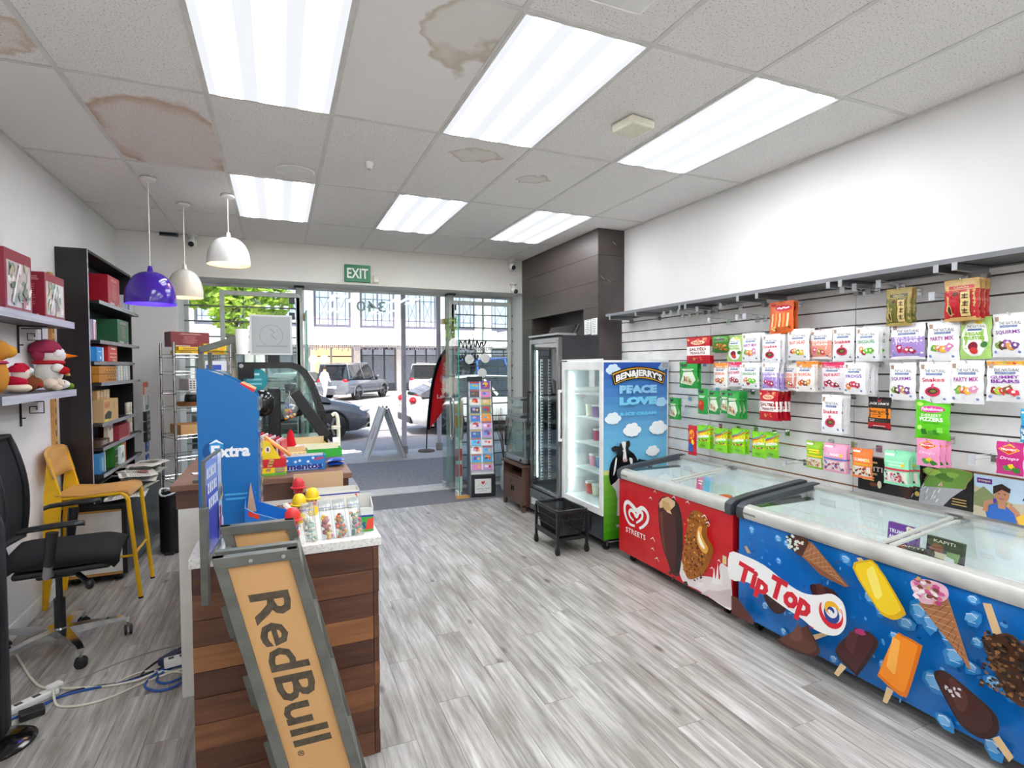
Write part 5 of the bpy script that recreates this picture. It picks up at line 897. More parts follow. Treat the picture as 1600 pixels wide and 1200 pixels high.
BAGS = [('fant', 2.620, 1.794, .194, .209, 2, 'orange sweets bag hung highest at the left of the slatwall'), ('salt', 3.392, 1.602, .264, .211, 2, 'red salted nuts bag with white band, top left of the display'), ('nutd', 3.160, 1.686, .174, .115, 2, 'short dark green nut bag beside the red nut bags'), ('veg', 3.035, 1.613, .146, .186, 1, 'lime green fruit sweets bag in the left of the upper row'), ('party', 2.868, 1.612, .157, .196, 2, 'white party mix bag in the left of the upper row'), ('snake', 2.658, 1.601, .148, .194, 4, 'white snake sweets bag below the orange sweets bag'), ('fruit', 2.490, 1.616, .159, .195, 2, 'white fruit salad sweets bag in the upper row'), ('peach', 2.351, 1.622, .155, .184, 1, 'peach and white reduced sugar bag in the upper row'),
        ('nut', 3.502, 1.406, .210, .207, 2, 'bright green cashew bag at the far left of the second row'), ('oran', 3.174, 1.417, .149, .193, 1, 'single white bag with orange top in the second row'), ('pink', 3.032, 1.432, .134, .177, 1, 'small red topped white bag left in the second row'), ('dino', 2.850, 1.425, .157, .182, 3, 'white dinosaur sweets bag in the left of the second row'), ('lilac', 2.663, 1.419, .143, .187, 4, 'lilac reduced sugar bag in the second row'), ('peach', 2.566, 1.422, .10, .183, 1, 'peach bag half hidden in the second row'), ('oran', 2.418, 1.420, .134, .187, 3, 'white bag with orange top mid second row'), ('pink', 2.267, 1.425, .148, .185, 1, 'white bag with pink top in the middle of the second row'), ('frog', 2.086, 1.420, .134, .184, 4, 'white frog sweets bag with a thick pile behind it'), ('squirm', 1.868, 1.397, .144, .205, 1, 'white worm sweets bag in the second row above the jerky bag'), ('snake', 1.713, 1.390, .147, .211, 1, 'white snake sweets bag directly above the lime green bag'), ('party', 1.571, 1.395, .139, .207, 1, 'white party mix bag at the right of the second row'), ('gummy', 1.417, 1.413, .153, .188, 1, 'white gummy bear bag with orange top at the right picture edge'),
        ('snake', 2.204, 1.609, .139, .199, 1, 'white snake sweets bag in the middle of the upper row'), ('dino', 2.033, 1.607, .134, .192, 3, 'white dinosaur sweets bag in the middle of the upper row'), ('lilac', 1.847, 1.615, .173, .189, 1, 'lilac reduced sugar bag in the upper row'), ('party', 1.678, 1.603, .146, .202, 1, 'white party mix bag below the red seed bags'), ('veg', 1.540, 1.611, .126, .198, 1, 'lime green fruit sweets bag at the right of the upper row'), ('squirm', 1.409, 1.618, .133, .200, 1, 'white worm sweets bag at the right end of the upper row'), ('seedo', 1.881, 1.792, .131, .201, 2, 'olive and tan sunflower seed bag hung high'), ('seedr', 1.579, 1.795, .153, .199, 3, 'red and tan sunflower seed bag hung high at the right'),
        ('nut', 3.676, 1.138, .113, .182, 2, 'green cashew bag lowest at the left behind the upright freezer'), ('tom', 3.360, 1.205, .106, .201, 1, 'green snack bag with a red tomato picture'), ('nut', 3.240, 1.214, .120, .181, 1, 'green cashew bag beside the tomato bag'), ('nut', 3.120, 1.227, .10, .172, 1, 'green cashew bag half hidden in the third row'), ('nut', 3.005, 1.202, .121, .203, 3, 'green cashew bag with two behind in the third row'), ('salt', 2.674, 1.219, .150, .195, 4, 'red salted nuts bag in the third row'), ('snake', 2.239, 1.180, .130, .228, 3, 'white snake sweets bag alone in the third row'), ('jerky', 1.988, 1.227, .130, .185, 1, 'black and orange beef jerky bag'), ('lime', 1.720, 1.203, .157, .202, 1, 'vivid lime green sherbet bag with a magenta logo'), ('blue', 1.315, 1.237, .094, .148, 1, 'blue bag cut off by the right picture edge'),
        ('redh', 3.476, .864, .10, .244, 1, 'tall red bag hung low beside the lime sweets pouches'), ('skit', 3.323, .939, .140, .180, 2, 'lime rainbow sweets pouch, leftmost peg'), ('skit', 3.142, .935, .128, .182, 2, 'lime rainbow sweets pouch, second peg'), ('skit', 2.974, .949, .131, .185, 2, 'lime rainbow sweets pouch, third peg'), ('skit', 2.812, .945, .132, .178, 1, 'lime rainbow sweets pouch, fourth peg'), ('skit', 2.703, .962, .109, .173, 1, 'lime rainbow sweets pouch, rightmost peg'), ('gry', 2.383, .942, .115, .168, 1, 'green and yellow sour sweets bag in the lowest row'), ('pinkg', 2.231, .947, .146, .168, 2, 'pink gummies bag in the lowest row'), ('orgum', 2.080, .939, .123, .172, 1, 'orange gummies bag in the lowest row'), ('mint', 1.865, .945, .130, .181, 3, 'mint green sherbet bag in front of the black poster'), ('berry', 1.712, 1.070, .110, .139, 3, 'pink fruit drops bag with a red diamond logo'), ('mag', 1.396, 1.081, .10, .155, 1, 'magenta fruit drops bag near the right picture edge')]
ordn = ['', ', second on its peg', ', third on its peg', ', rearmost on its peg']
def peg(y, z, xf, lab, tip=True):
    t = thing('peg_hook', lab, 'hook', (XR-.031, y, z), 0, 'chrome pegs in the slatwall'); ln = XR-.031-xf
    MB().tube([(-.004, 0, 0), (-ln*.6, 0, .004), (-ln+.012, 0, .003), (-ln, 0, .018)], .0028, 6).build('wire', CHROME, t, smooth=40); MB().box(-.006, .0, -.018, .018, -.022, .018).build('backplate', CHROME, t, bev=.002)
    if tip: MB().tube([(-.004, 0, .022), (-ln-.01, 0, .026)], .002, 5).build('label_arm', CHROME, t); MB().box(-ln-.014, -ln-.011, -.014, .014, -.014, .028).build('price_tag', mat('tag_plastic', '#b9bcc0', .25), t)
for kind, y, z, w, h, n, lab in BAGS:
    xf = 3.06-.022*(n-1); pouch, pr_ = bag_meshes(kind, w, h, n); R = random.Random(int(y*1000)+int(z*100)); rot = R.uniform(-.05, .05) if n == 1 else R.uniform(-.02, .02)
    for k in range(n):
        j = (R.uniform(-.008, .008), R.uniform(-.006, .002)) if k else (0, 0)
        t = thing('sweets_bag', lab + (ordn[k] if k < n-1 or k == 0 else ordn[3]) + (', at the front' if n > 1 and k == 0 else ''), 'bag', (xf+.032*k, y+j[0]-.004*k, z+j[1]), -PI/2+rot+R.uniform(-.012, .012), 'bags hung on the slatwall')
        for nm, me in (('pouch', pouch), ('print', pr_)): o = bpy.data.objects.new(nm, me); COL.objects.link(o); o.parent = t
    peg(y, z+h-.012, xf-.02, 'chrome peg for the ' + lab, False)
for k, (y, z, lab) in enumerate(((3.775, 1.985, 'leftmost'), (3.685, 1.983, 'second from the left'), (3.591, 1.986, 'third from the left'), (3.377, 1.997, 'fourth from the left'), (3.246, 1.966, 'fifth from the left'), (3.13, 1.989, 'sixth from the left'), (2.971, 1.960, 'seventh from the left'), (2.901, 1.968, 'eighth from the left'), (2.181, 1.974, 'fourth from the right'), (2.108, 1.977, 'third from the right'), (1.972, 1.974, 'second from the right'), (1.706, 1.964, 'rightmost'))):
    zz = 2.018-.0975*round((2.018-z)/.0975); peg(y, zz, 3.02, 'empty chrome peg high on the slatwall under the shelf, %s' % lab)
for k, (y, z, lab) in enumerate(((2.56, .94, 'empty chrome peg low on the slatwall between green pouches and sour bag'), (1.52, 1.13, 'empty chrome peg right of the pink fruit drops'), (3.52, 1.24, 'empty chrome peg left of the tomato bag'))): peg(y, z, 3.02, lab)
# ================================================================ left side of the shop
def bracketed_shelf(lab, y0, y1, z, ybr):
    t = thing('wall_shelf', lab, 'shelf', (XL, (y0+y1)/2, z), 0); cy = (y0+y1)/2
    MB().box(.002, .20, y0-cy, y1-cy, 0, .044).build('board', mat('grey_veneer_shelf', '#4b4a50', .5, c2='#6a6970', scale=6, stretch=(6, .4, 1)), t)
    MB().box(.2, .2025, y0-cy, y1-cy, 0, .044).box(.002, .2025, y1-cy, y1-cy+.0015, 0, .044).build('edge_band', GLAM, t)
    for y in ybr:
        b_ = MB().tube([(.006, y-cy, -.005), (.15, y-cy, -.005)], .004, 6).tube([(.006, y-cy, 0), (.006, y-cy, -.17)], .006, 6).build('bracket', BLACK, t)
        MB().tube([(.02, y-cy, -.02), (.12, y-cy, -.02), (.12, y-cy, -.09), (.05, y-cy, -.09), (.05, y-cy, -.05), (.085, y-cy, -.05), (.085, y-cy, -.07)], .004, 6).tube([(.006, y-cy, -.12), (.03, y-cy, -.12)], .004, 6).build('scroll', BLACK, b_)
    return t
bracketed_shelf('upper dark grey wall shelf carrying two red gift boxes', 2.2, 4.55, 1.848, (2.8, 4.25))
bracketed_shelf('lower dark grey wall shelf carrying plush toys', 3.473, 4.55, 1.400, (3.65, 4.25))
t = thing('shelf_upright', 'slotted timber strip on the left wall beside the bookcase', 'upright', (XL, 4.77, .9)); MB().box(.001, .02, -.03, .03, 0, 1.35).build('strip', PLY, t); [MB().box(.018, .022, -.004, .004, .05+.08*k, .09+.08*k).build('slot', BLACK, t) for k in range(16)]
def gift_box(lab, loc, rz, w, d_, h, c1, c2, win, side='front'):
    t = thing('gift_box', lab, 'box', loc, rz, 'boxed Christmas gifts'); MB().c(c1).box(-w/2, w/2, -d_/2, d_/2, 0, h).build('carton', PR, t, bev=.002)
    d = DC(); d.lines(-w*.3, h*.9, w*.3, 3, h*.035, h*.014, '#e3b9b4', .2, 2); d.lines(-w*.22, h*.72, w*.18, 11, h*.048, h*.012, '#d98f94', .5, 3); d.rect(-w*.38, h*.03, -w*.02, h*.1, '#efeae4'); [d.rect(-w*.36+.012*w*2*k, h*.04, -w*.36+.012*w*2*k+.01*w, h*.09, '#3a2a2a') for k in range(14)]; d.ell(w*.25, h*.06, w*.05, h*.03, '#e3b9b4', 8)
    d.build('back_print', t, onxz(-d_/2-.0003), PR)
    d = DC(); d.rect(-d_*.44, h*.08, d_*.44, h*.82, c2); R = random.Random(int(h*1000))
    for k in range(26): d.blob(R.uniform(-.36, .36)*d_, R.uniform(.12, .76)*h, d_*.09, h*.05, R.choice(win), 9, R.uniform(0, 3), .35, k)
    d.stroke([(-d_*.3, h*.15), (-d_*.1, h*.6), (.0, h*.8)], d_*.05, '#f3f1f0'); d.build('window_print', t, lambda u, v, hh: (w/2+.0003+hh, u, v), PRV)
    MB().c(c1).box(-w/2+.002, w/2-.002, -d_/2+.002, d_/2-.002, h, h+.002).build('lid', PR, t); return t
GL = ['#d9cfc9', '#8fa38f', '#efe6e2', '#a8565a', '#c9b79a', '#6f7a68']
gift_box('taller red gift box on the upper wall shelf', (-1.375, 3.86, 1.893), .0, .13, .34, .33, '#8e1f35', '#cbbdbb', GL)
gift_box('shorter red gift box on the upper wall shelf, nearer the bookcase', (-1.365, 4.34, 1.893), .0, .14, .33, .275, '#972639', '#d4c9c6', GL)
# ---- plush toys
def plush_root(lab, loc, rz=0): return thing('plush_toy', lab, 'soft toy', loc, rz, 'plush Christmas toys on the lower shelf')
zt = 1.4455
t = plush_root('large plush snowman with a pink knitted hat and orange nose', (-1.365, 4.43, zt), .45); WB = '#ece8e0'
MB().c(WB).sph((0, 0, .115), (.075, .085, .085), 18, 12).sph((.05, -.04, .035), (.05, .035, .032), 12, 8).sph((.05, .05, .035), (.05, .035, .032), 12, 8).build('body', FAB, t, smooth=60); MB().c('#f1eee8').sph((.012, 0, .225), (.078, .075, .068), 18, 12).sph((.03, -.055, .235), (.03, .025, .03), 12, 8).build('head', FAB, t, smooth=60)
MB().c('#a63a55').lathe([(.076, .238), (.086, .246), (.084, .268), (.07, .298), (.045, .318), (.0, .328)], 20, (-.014, 0, 0)).sph((-.052, -.02, .225), (.04, .055, .045), 12, 8).build('knitted_hat', FAB, t, smooth=60); MB().c('#f07a1c').lathe([(.016, 0), (.01, .035), (.0, .075)], 12, (.08, 0, .22), 'x').build('nose', FAB, t, smooth=60)
MB().c('#17140f').sph((.078, -.028, .245), .006, 8, 6).sph((.078, .028, .245), .006, 8, 6).sph((.078, .0, .09), .01, 8, 6).build('eyes', TOY, t); sc2 = MB().c('#c22a38').lathe([(.07, .165), (.085, .172), (.085, .185), (.068, .19)], 18).build('scarf', FAB, t, smooth=60)
MB().c('#c22a38').bar((.06, .03, .175), (.105, .05, .10), .03, .01).c('#7a9a4a').bar((.08, .04, .14), (.088, .043, .127), .032, .012).c('#d9b86a').bar((.1, .048, .105), (.108, .05, .09), .032, .012).build('scarf_end', FAB, sc2); MB().c(WB).sph((.03, -.08, .14), (.035, .03, .03), 12, 8).build('arm', FAB, t, smooth=60); MB().c('#c8262e').sph((.06, -.085, .125), (.032, .025, .025), 12, 8).build('mitten', FAB, t, smooth=60); MB().c('#6f9a2c').sph((.115, .05, .02), .022, 10, 8).build('foot_pompom', FAB, t, smooth=60)
t = plush_root('small plush Santa sitting at the near end of the lower shelf', (-1.36, 3.95, zt), .3)
MB().c('#ead9c2').sph((0, 0, .028), (.062, .07, .028), 14, 10).build('legs', FAB, t, smooth=60); MB().c('#b81f38').sph((-.004, 0, .062), (.048, .052, .04), 14, 10).build('coat', FAB, t, smooth=60); MB().c('#efe2d6').sph((.012, 0, .108), (.042, .042, .04), 14, 10).build('beard', FAB, t, smooth=60); MB().c('#d9a58a').sph((.03, 0, .105), (.026, .028, .022), 12, 8).build('face', FAB, t, smooth=60)
MB().c('#b81f38').lathe([(.048, .118), (.044, .138), (.026, .155), (.01, .16)], 16).tube([(-.005, 0, .15), (.025, .02, .155), (.045, .045, .14)], [.02, .016, .01], 8).build('hat', FAB, t, smooth=60); MB().c('#f6f4f0').sph((.05, .055, .125), .02, 10, 8).build('pompom', FAB, t, smooth=60)
t = plush_root('brown plush bear slumped between the Santa and the snowman', (-1.365, 4.10, zt), .2); MB().c('#7a4026').sph((0, -.02, .045), (.05, .06, .045), 14, 10).build('body', FAB, t, smooth=60); MB().c('#86502f').sph((.03, .055, .05), (.035, .035, .035), 12, 8).sph((.05, .075, .035), .016, 8, 6).sph((.02, .03, .085), .014, 8, 6).build('head', FAB, t, smooth=60); MB().c('#b02a3a').lathe([(.03, .03), (.045, .035), (.04, .05)], 12, (.02, .03, 0)).build('scarf', FAB, t, smooth=60)
t = plush_root('pale plush lamb lying at the feet of the snowman', (-1.31, 4.265, zt), .3); MB().c('#e2cfbb').sph((0, 0, .04), (.04, .06, .038), 14, 10).sph((.035, .06, .045), (.035, .035, .033), 12, 8).sph((.03, -.04, .02), (.03, .02, .02), 10, 8).build('body', FAB, t, smooth=60); MB().c('#6a3a24').sph((.062, .075, .05), .012, 8, 6).build('nose', FAB, t)
t = plush_root('plush reindeer cut by the left picture edge on the lower shelf', (-1.37, 3.70, zt), .5); MB().c('#c98a3a').sph((0, 0, .1), (.06, .06, .1), 14, 10).sph((.02, .0, .235), (.05, .05, .055), 14, 10).build('body', FAB, t, smooth=60); MB().c('#e0a23e').sph((.06, .03, .23), (.04, .035, .035), 12, 8).build('muzzle', FAB, t, smooth=60); MB().c('#17140f').sph((.085, .062, .24), .018, 10, 8).build('nose', FAB, t, smooth=60); MB().c('#c2426a').lathe([(.045, .16), (.062, .168), (.05, .18)], 14).build('scarf', FAB, t, smooth=60)
# ---- bookcase on the low cabinet
t = thing('bookcase', 'tall narrow black bookcase against the left wall, loaded with stock', 'bookcase', (XL, 4.90, .58)); LB, HB, DB = 1.28, 1.875, .19
for y in (0, LB-.02): MB().box(.002, DB, y, y+.02, 0, HB).build('side_panel', BLKWOOD, t, bev=.001)
MB().box(.002, DB, .02, LB-.02, HB-.02, HB).build('top_panel', BLKWOOD, t); MB().box(.002, .012, .02, LB-.02, 0, HB-.02).build('back_panel', BLKWOOD, t); MB().box(DB, DB+.0015, 0, .02, 0, HB).build('edge_band', GLAM, t)
shz = [2.085, 1.79, 1.635, 1.475, 1.17, .99, .79]
for z in shz:
    s_ = MB().box(.012, DB+(.06 if z != 1.635 else .02), .022, LB-.022 if z != 1.17 else LB*.75, z-.58-.02, z-.58).build('shelf', BLKWOOD, t); MB().box(DB+(.06 if z != 1.635 else .02), DB+(.063 if z != 1.635 else .023), .022, LB*.9, z-.58-.024, z-.58+.004).build('price_rail', mat('clear_rail', '#8f9096', .25), s_)
def item(name, lab, loc, size, c, cat='box', draw=None, group='stock in the bookcase', m=PR):
    t = thing(name, lab, cat, loc, PI/2, group); w, d_, h = size; MB().c(c).box(-w/2, w/2, -d_/2, d_/2, 0, h).build('carton', m, t, bev=.0015)
    d = DC(); (draw or (lambda d, w, h: d.lines(-w*.35, h*.7, w*.35, 3, h*.2, h*.07, '#e9e4da', .3, 2)))(d, w, h); d.build('print', t, onxz(-d_/2-.0003), m); return t
xs = XL+.14
t = gift_box('red gift box on the top shelf of the bookcase', (xs, 5.40, 2.086), PI/2, .34, .19, .235, '#b3152c', '#d9ccc9', GL); t2 = item('glass_set', 'white and clear boxed glasses at the far end of the top bookcase shelf', (xs+.02, 5.84, 2.086), (.32, .16, .13), '#d8d6d6', 'box', lambda d, w, h: [d.rect(-w*.45+w*.3*k, h*.1, -w*.2+w*.3*k, h*.8, ['#8f97a8', '#4a5a9a', '#c9c5c8'][k]) for k in range(3)])
gift_box('green gift box on the second shelf of the bookcase', (xs+.01, 5.66, 1.791), PI/2, .36, .17, .2, '#2f6b48', '#9fb3a4', GL)
item('paper_pad', 'white and pink paper packs hung in the near end of the bookcase', (xs, 5.03, 1.80), (.10, .1, .15), '#e9e2e8', 'stationery', lambda d, w, h: (d.rect(-w*.5, 0, -w*.2, h, '#7a4a72'), d.rect(w*.2, 0, w*.4, h*.9, '#b04a6a')))
item('pencil_pack', 'orange pencil pack hung beside the paper packs', (xs-.02, 5.17, 1.80), (.03, .03, .14), '#c9814a', 'stationery')
item('display_carton', 'blue display carton at the near end of the third bookcase shelf', (xs+.02, 5.0, 1.637), (.17, .14, .105), '#2a8fd0', 'box', lambda d, w, h: (d.rect(w*.3, 0, w*.5, h, '#d9e6f2'), d.ell(.02*w, h*.25, w*.1, h*.13, '#e9f0f5'), d.lines(-w*.35, h*.65, w*.15, 1, .01, h*.08, '#bfe0f4')))
item('counter_dispenser', 'red sloped dispenser carton on the third bookcase shelf', (xs+.03, 5.34, 1.637), (.26, .12, .128), '#cf2f28', 'box', lambda d, w, h: (d.lines(-w*.2, h*.75, w*.3, 1, .01, h*.1, '#f3e2da'), [d.blob(-w*.25+w*.18*i, h*(.5-.22*j), w*.06, h*.06, '#f3e2da', 8) for i in range(4) for j in range(2)], d.rect(-w*.1, h*.03, w*.25, h*.14, '#9ab87a')))
item('counter_dispenser', 'pale red header card standing behind the red dispenser', (xs-.05, 5.27, 1.637), (.16, .02, .125), '#e0705a', 'box', lambda d, w, h: d.rect(-w*.4, h*.72, w*.4, h*.94, '#f1d9cf'))
for k in range(2): item('tobacco_carton', '%s of two amber printed cartons on the fourth bookcase shelf' % ('lower', 'upper')[k], (xs+.02, 5.17, 1.477+.063*k), (.46, .15, .06), '#b87a1c', 'box', lambda d, w, h: [d.blob(-w*.1+w*.6*i/14, h*(.3+.4*((i*7) % 3)/2), w*.03, h*.14, ['#3a2a12', '#e2b03a', '#5a3a14'][i % 3], 8, 0, .4, i) for i in range(15)], 'amber cartons')
for k in range(5): item('clear_case', 'pale slim case standing on the fourth bookcase shelf, %s from the far end' % ['fifth', 'fourth', 'third', 'second', 'first'][k], (xs+.02, 5.56+.085*k, 1.477), (.06, .12, .13), ['#c9d2d0', '#d9dedc', '#b8c6c6', '#dfe3e4', '#c2cdd0'][k], 'box', None, 'pale cases on the bookcase')
item('display_carton', 'large kraft carton with red lettering on the fifth bookcase shelf', (xs+.03, 5.19, 1.172), (.40, .15, .17), '#c9a871', 'box', lambda d, w, h: (d.text('RAW', -w*.28, h*.76, h*.3, '#a83a2a', w*.34, .03), d.poly([(-w*.45, h*.1), (-w*.05, h*.12), (w*.02, h*.4), (-w*.2, h*.5), (-w*.45, h*.35)], '#2b2a24'), d.text('7', w*.2, h*.7, h*.25, '#a83a2a'), d.rect(-w*.48, h*.02, -w*.22, h*.14, '#d9d02a')))
for k in range(4): item('kraft_carton', 'small kraft carton on top of the large one, %s from the near end' % ['first', 'second', 'third', 'fourth'][k], (xs+.01, 5.05+.085*k, 1.345), (.075, .1, .07), ['#c09a62', '#b38a55', '#c9a871', '#d2bd93'][k], 'box', None, 'small kraft cartons')
for k in range(2): t = thing('tin_column', ('near', 'far')[k]+' thin column of stacked white tins at the end of the bookcase', 'tins', (xs+.05, 5.93+.09*k, .995)); [MB().c('#e0dccf' if j % 2 else '#cfc6ae').lathe([(.017, 0), (.019, .004), (.019, .04), (.017, .044)], 12, (0, 0, .046*j)).build('tin', PR, t, smooth=40) for j in range(6)]
item('red_tin', 'dark red tin box on the sixth bookcase shelf', (xs+.04, 5.55, .992), (.36, .14, .12), '#8f1a2c', 'tin', lambda d, w, h: (d.rect(-w*.5, h*.0, w*.5, h*.1, '#c9a0a0'), d.rect(w*.35, 0, w*.48, h, '#b8606a')))
item('paper_packet', 'cream packet leaning beside the dark red tin', (xs+.06, 5.28, .992), (.14, .03, .15), '#ddd2bf', 'packet', lambda d, w, h: (d.ell(-.1*w, h*.75, w*.2, h*.12, '#8a5a3a'), d.rect(w*.2, h*.7, w*.48, h*.95, '#4a8fc0')))
item('flat_carton', 'dark brown flat carton at the near end of the sixth shelf', (xs+.02, 5.06, .992), (.24, .14, .05), '#4a3422', 'box')
item('snack_pouch', 'blue and silver snack pouch above the newspapers', (xs+.06, 5.0, .793), (.15, .05, .155), '#2f7fb8', 'pouch', lambda d, w, h: (d.rect(-w*.1, h*.1, w*.15, h*.75, '#9fd0ea'), d.rect(w*.36, 0, w*.5, h, '#dfe3e6')), m=BAG)
for k in range(3): item('foil_packet', 'crumpled silver packet heaped above the snack pouch, %s' % ['left one', 'middle one', 'right one'][k], (xs-.05+.0*k, 4.97+.085*k, .793), (.08, .06, .135+.01*k), ['#c6c9cc', '#dfe2e2', '#b3b8ba'][k], 'packet', lambda d, w, h: (d.poly([(-w*.5, h*.5), (0, h*.72), (w*.5, h*.6), (w*.5, h*.8), (-w*.5, h*.75)], '#8d9296')), 'silver packets', BAG)
for k in range(3): item('frozen_carton', '%s of three green food cartons above the newspapers' % ['bottom', 'middle', 'top'][k], (xs+.04, 5.40, .792+.056*k), (.36, .14, .055), '#2f7a2c', 'box', lambda d, w, h: (d.poly([(-w*.1, 0), (w*.5, 0), (w*.5, h), (w*.05, h*.8)], '#b8502a'), d.blob(w*.25, h*.45, w*.12, h*.25, '#d9812f', 9), d.blob(w*.1, h*.4, w*.06, h*.2, '#e2b04a', 9), d.lines(-w*.45, h*.5, -w*.15, 1, .01, h*.14, '#e6efdc')), 'green food cartons')
item('paper_packet', 'white leafy packet hung over the green food cartons', (xs+.145, 5.27, .82), (.12, .02, .14), '#d9e2da', 'packet', lambda d, w, h: (d.poly([(-w*.4, h*.2), (0, h*.4), (w*.3, h*.2), (w*.1, h*.7), (-w*.3, h*.6)], '#4a8f5c')))
item('blister_card', 'orange topped blister card at the far end of the bookcase', (XL+.285, 6.20, 1.33), (.16, .01, .12), '#d9532a', 'card', lambda d, w, h: d.rect(-w*.5, 0, w*.5, h*.6, '#e3dfd6'))
item('blister_card', 'white and green blister card hung low on the bookcase end', (XL+.285, 6.20, 1.17), (.17, .01, .15), '#dfe2dc', 'card', lambda d, w, h: (d.rect(-w*.3, h*.1, w*.4, h*.4, '#3f7f6a'), d.rect(w*.38, h*.2, w*.5, h, '#b02a35')))
for k in range(3): item('accessory_pack', 'black accessory pack on the bookcase end, %s' % ['highest', 'middle', 'lowest'][k], (XL+.285, 6.21, .90+.1*(2-k)-.02), (.15, .03, .09), '#1c1c1f', 'pack', lambda d, w, h: d.blob(0, h*.5, w*.3, h*.2, '#8f8f92', 9), 'black accessory packs')
for k in range(2): item('number_card', '%s blue card with a white figure 4 at the end of the bookcase' % ('upper', 'lower')[k], (XL+.285, 6.20, .785-.145*k), (.12, .01, .115), '#23489a', 'card', lambda d, w, h: (d.text('4', -.0*w, h*.6, h*.5, '#f0f3f8', None, .02), d.lines(-w*.35, h*.2, w*.3, 2, h*.1, h*.04, '#8fb0e0')), 'blue figure cards')
# ---- low cabinet with newspapers
t = thing('low_cabinet', 'low black and white cabinet on short feet below the bookcase', 'cabinet', (XL+.005, 4.87, 0)); Lc, Dc, Hc = 1.32, .39, .565
MB().box(0, Dc, .0, Lc, Hc-.03, Hc).build('top', BLKWOOD, t, bev=.002); MB().box(Dc-.02, Dc, 0, Lc, .05, Hc-.03).build('front_panel', mat('dark_gloss_front', '#2a2a2d', .3), t); MB().box(0, .02, 0, Lc, .05, Hc-.03).build('rear_panel', BLKWOOD, t)
MB().box(.02, Dc-.02, .002, .02, .07, Hc-.045).build('end_panel', WHITE, t); MB().box(.02, Dc-.02, .0, .018, .05, .07).box(.02, Dc-.02, 0, .018, Hc-.045, Hc-.03).build('ply_edge', PLY, t); MB().box(Dc-.03, Dc+.001, -.003, .0, .05, Hc-.03).build('edge_strip', BLACK, t); MB().box(.02, Dc-.02, Lc-.02, Lc, .05, Hc-.03).build('far_end_panel', BLKWOOD, t)
for x in (.06, Dc-.07):
    for y in (.05, Lc-.08): MB().lathe([(.028, 0), (.03, .008), (.012, .014), (.012, .05)], 14, (x, y, 0)).build('foot', BLACK, t, smooth=40)
def newspaper(lab, loc, rz, w, l_, seed_):
    t = thing('newspaper', lab, 'newspaper', loc, rz, 'newspapers on the low cabinet'); R = random.Random(seed_); a = R.uniform(.004, .012)
    F = lambda u, v: .010+a*math.sin(u*7+seed_)*v+.008*math.sin(v*5+seed_*2)
    MB().c('#dcd9cf').grid(lambda u, v: ((u-.5)*w, (v-.5)*l_, F(u, v)), 10, 10).build('sheets', PAPER, t, smooth=60); d = DC(); d.rect(-w*.45, l_*.3, w*.4, l_*.42, '#8f8d86')
    [d.lines(-w*.45+w*.3*k, l_*.2, -w*.2+w*.3*k, 9, l_*.06, l_*.02, '#9d9a92', .2, k+seed_) for k in range(3)]; d.rect(-w*.15, -l_*.3, w*.25, l_*.0, R.choice(['#7f7a70', '#4a6a72', '#8a5a4a', '#5f6a52'])); d.build('print', t, lambda u, v, h: (u, v, F(u/w+.5, v/l_+.5)+h+.0004), PAPER, cut=.05)
for k, (x, y, rz) in enumerate(((-1.11, 5.12, .1), (-1.10, 5.31, -.15), (-1.11, 5.52, .12), (-1.10, 5.70, -.1), (-1.13, 5.83, .1), (-1.08, 5.3, .3), (-1.08, 5.62, -.25))): newspaper('folded newspaper on the low cabinet, %s' % ['nearest the yellow chair', 'second from the yellow chair', 'in the middle of the spread', 'fourth from the yellow chair', 'farthest from the yellow chair', 'loose on top of the near ones', 'loose on top of the far ones'][k], (x, y, Hc+.018+.027*k), rz+PI/2, .34, .26, k)
# ---- yellow high chair
t = thing('high_chair', 'yellow metal high chair with a plywood seat and back by the left wall', 'chair', (-1.16, 4.63, 0))
prof = [(-.20, .755), (-.05, .742), (.10, .752), (.17, .757), (.20, .748), (.212, .725), (.212, .708), (.203, .708), (.200, .722), (.19, .737), (.165, .744), (.10, .74), (-.05, .73), (-.20, .742)]
MB().prism(prof, -.19, .19).build('seat', PLY, t, bev=.003, smooth=40)
MB().grid(lambda a, b_: (-.205-.045*b_-.02*(1-(2*a-1)**2), (a-.5)*.40, .86+.20*b_-.03*(abs(2*a-1)**3)*b_), 10, 5).build('backrest', PLY, t, smooth=60).modifiers.new('thick', 'SOLIDIFY').thickness = .012
for y in (-.19, .19):
    MB().tube([(-.18, y*.9, .725), (.16, y*.95, .735), (.185, y, .72), (.20, y, .69), (.26, y*1.02, .0)], .0135, 10).build('front_leg', YELLOW, t, smooth=50)
    MB().prism([(-.285, .0), (-.258, 0), (-.165, .70), (-.165, .74), (-.225, 1.0), (-.235, 1.0), (-.262, .74), (-.262, .70)], y*.93-.012, y*.93+.012).build('rear_leg', YELLOW, t, bev=.006)
MB().tube([(.225, -.19, .3), (.225, .19, .3)], .009, 8).build('foot_rail', YELLOW, t, smooth=50); MB().tube([(-.275, -.175, .3), (.225, -.19, .3)], .008, 8).build('side_stretcher', YELLOW, t, smooth=50); [MB().cyl((.26, y*1.02, 0), .015, .012, 10).build('foot_cap', RUBBER, t) for y in (-.19, .19)]
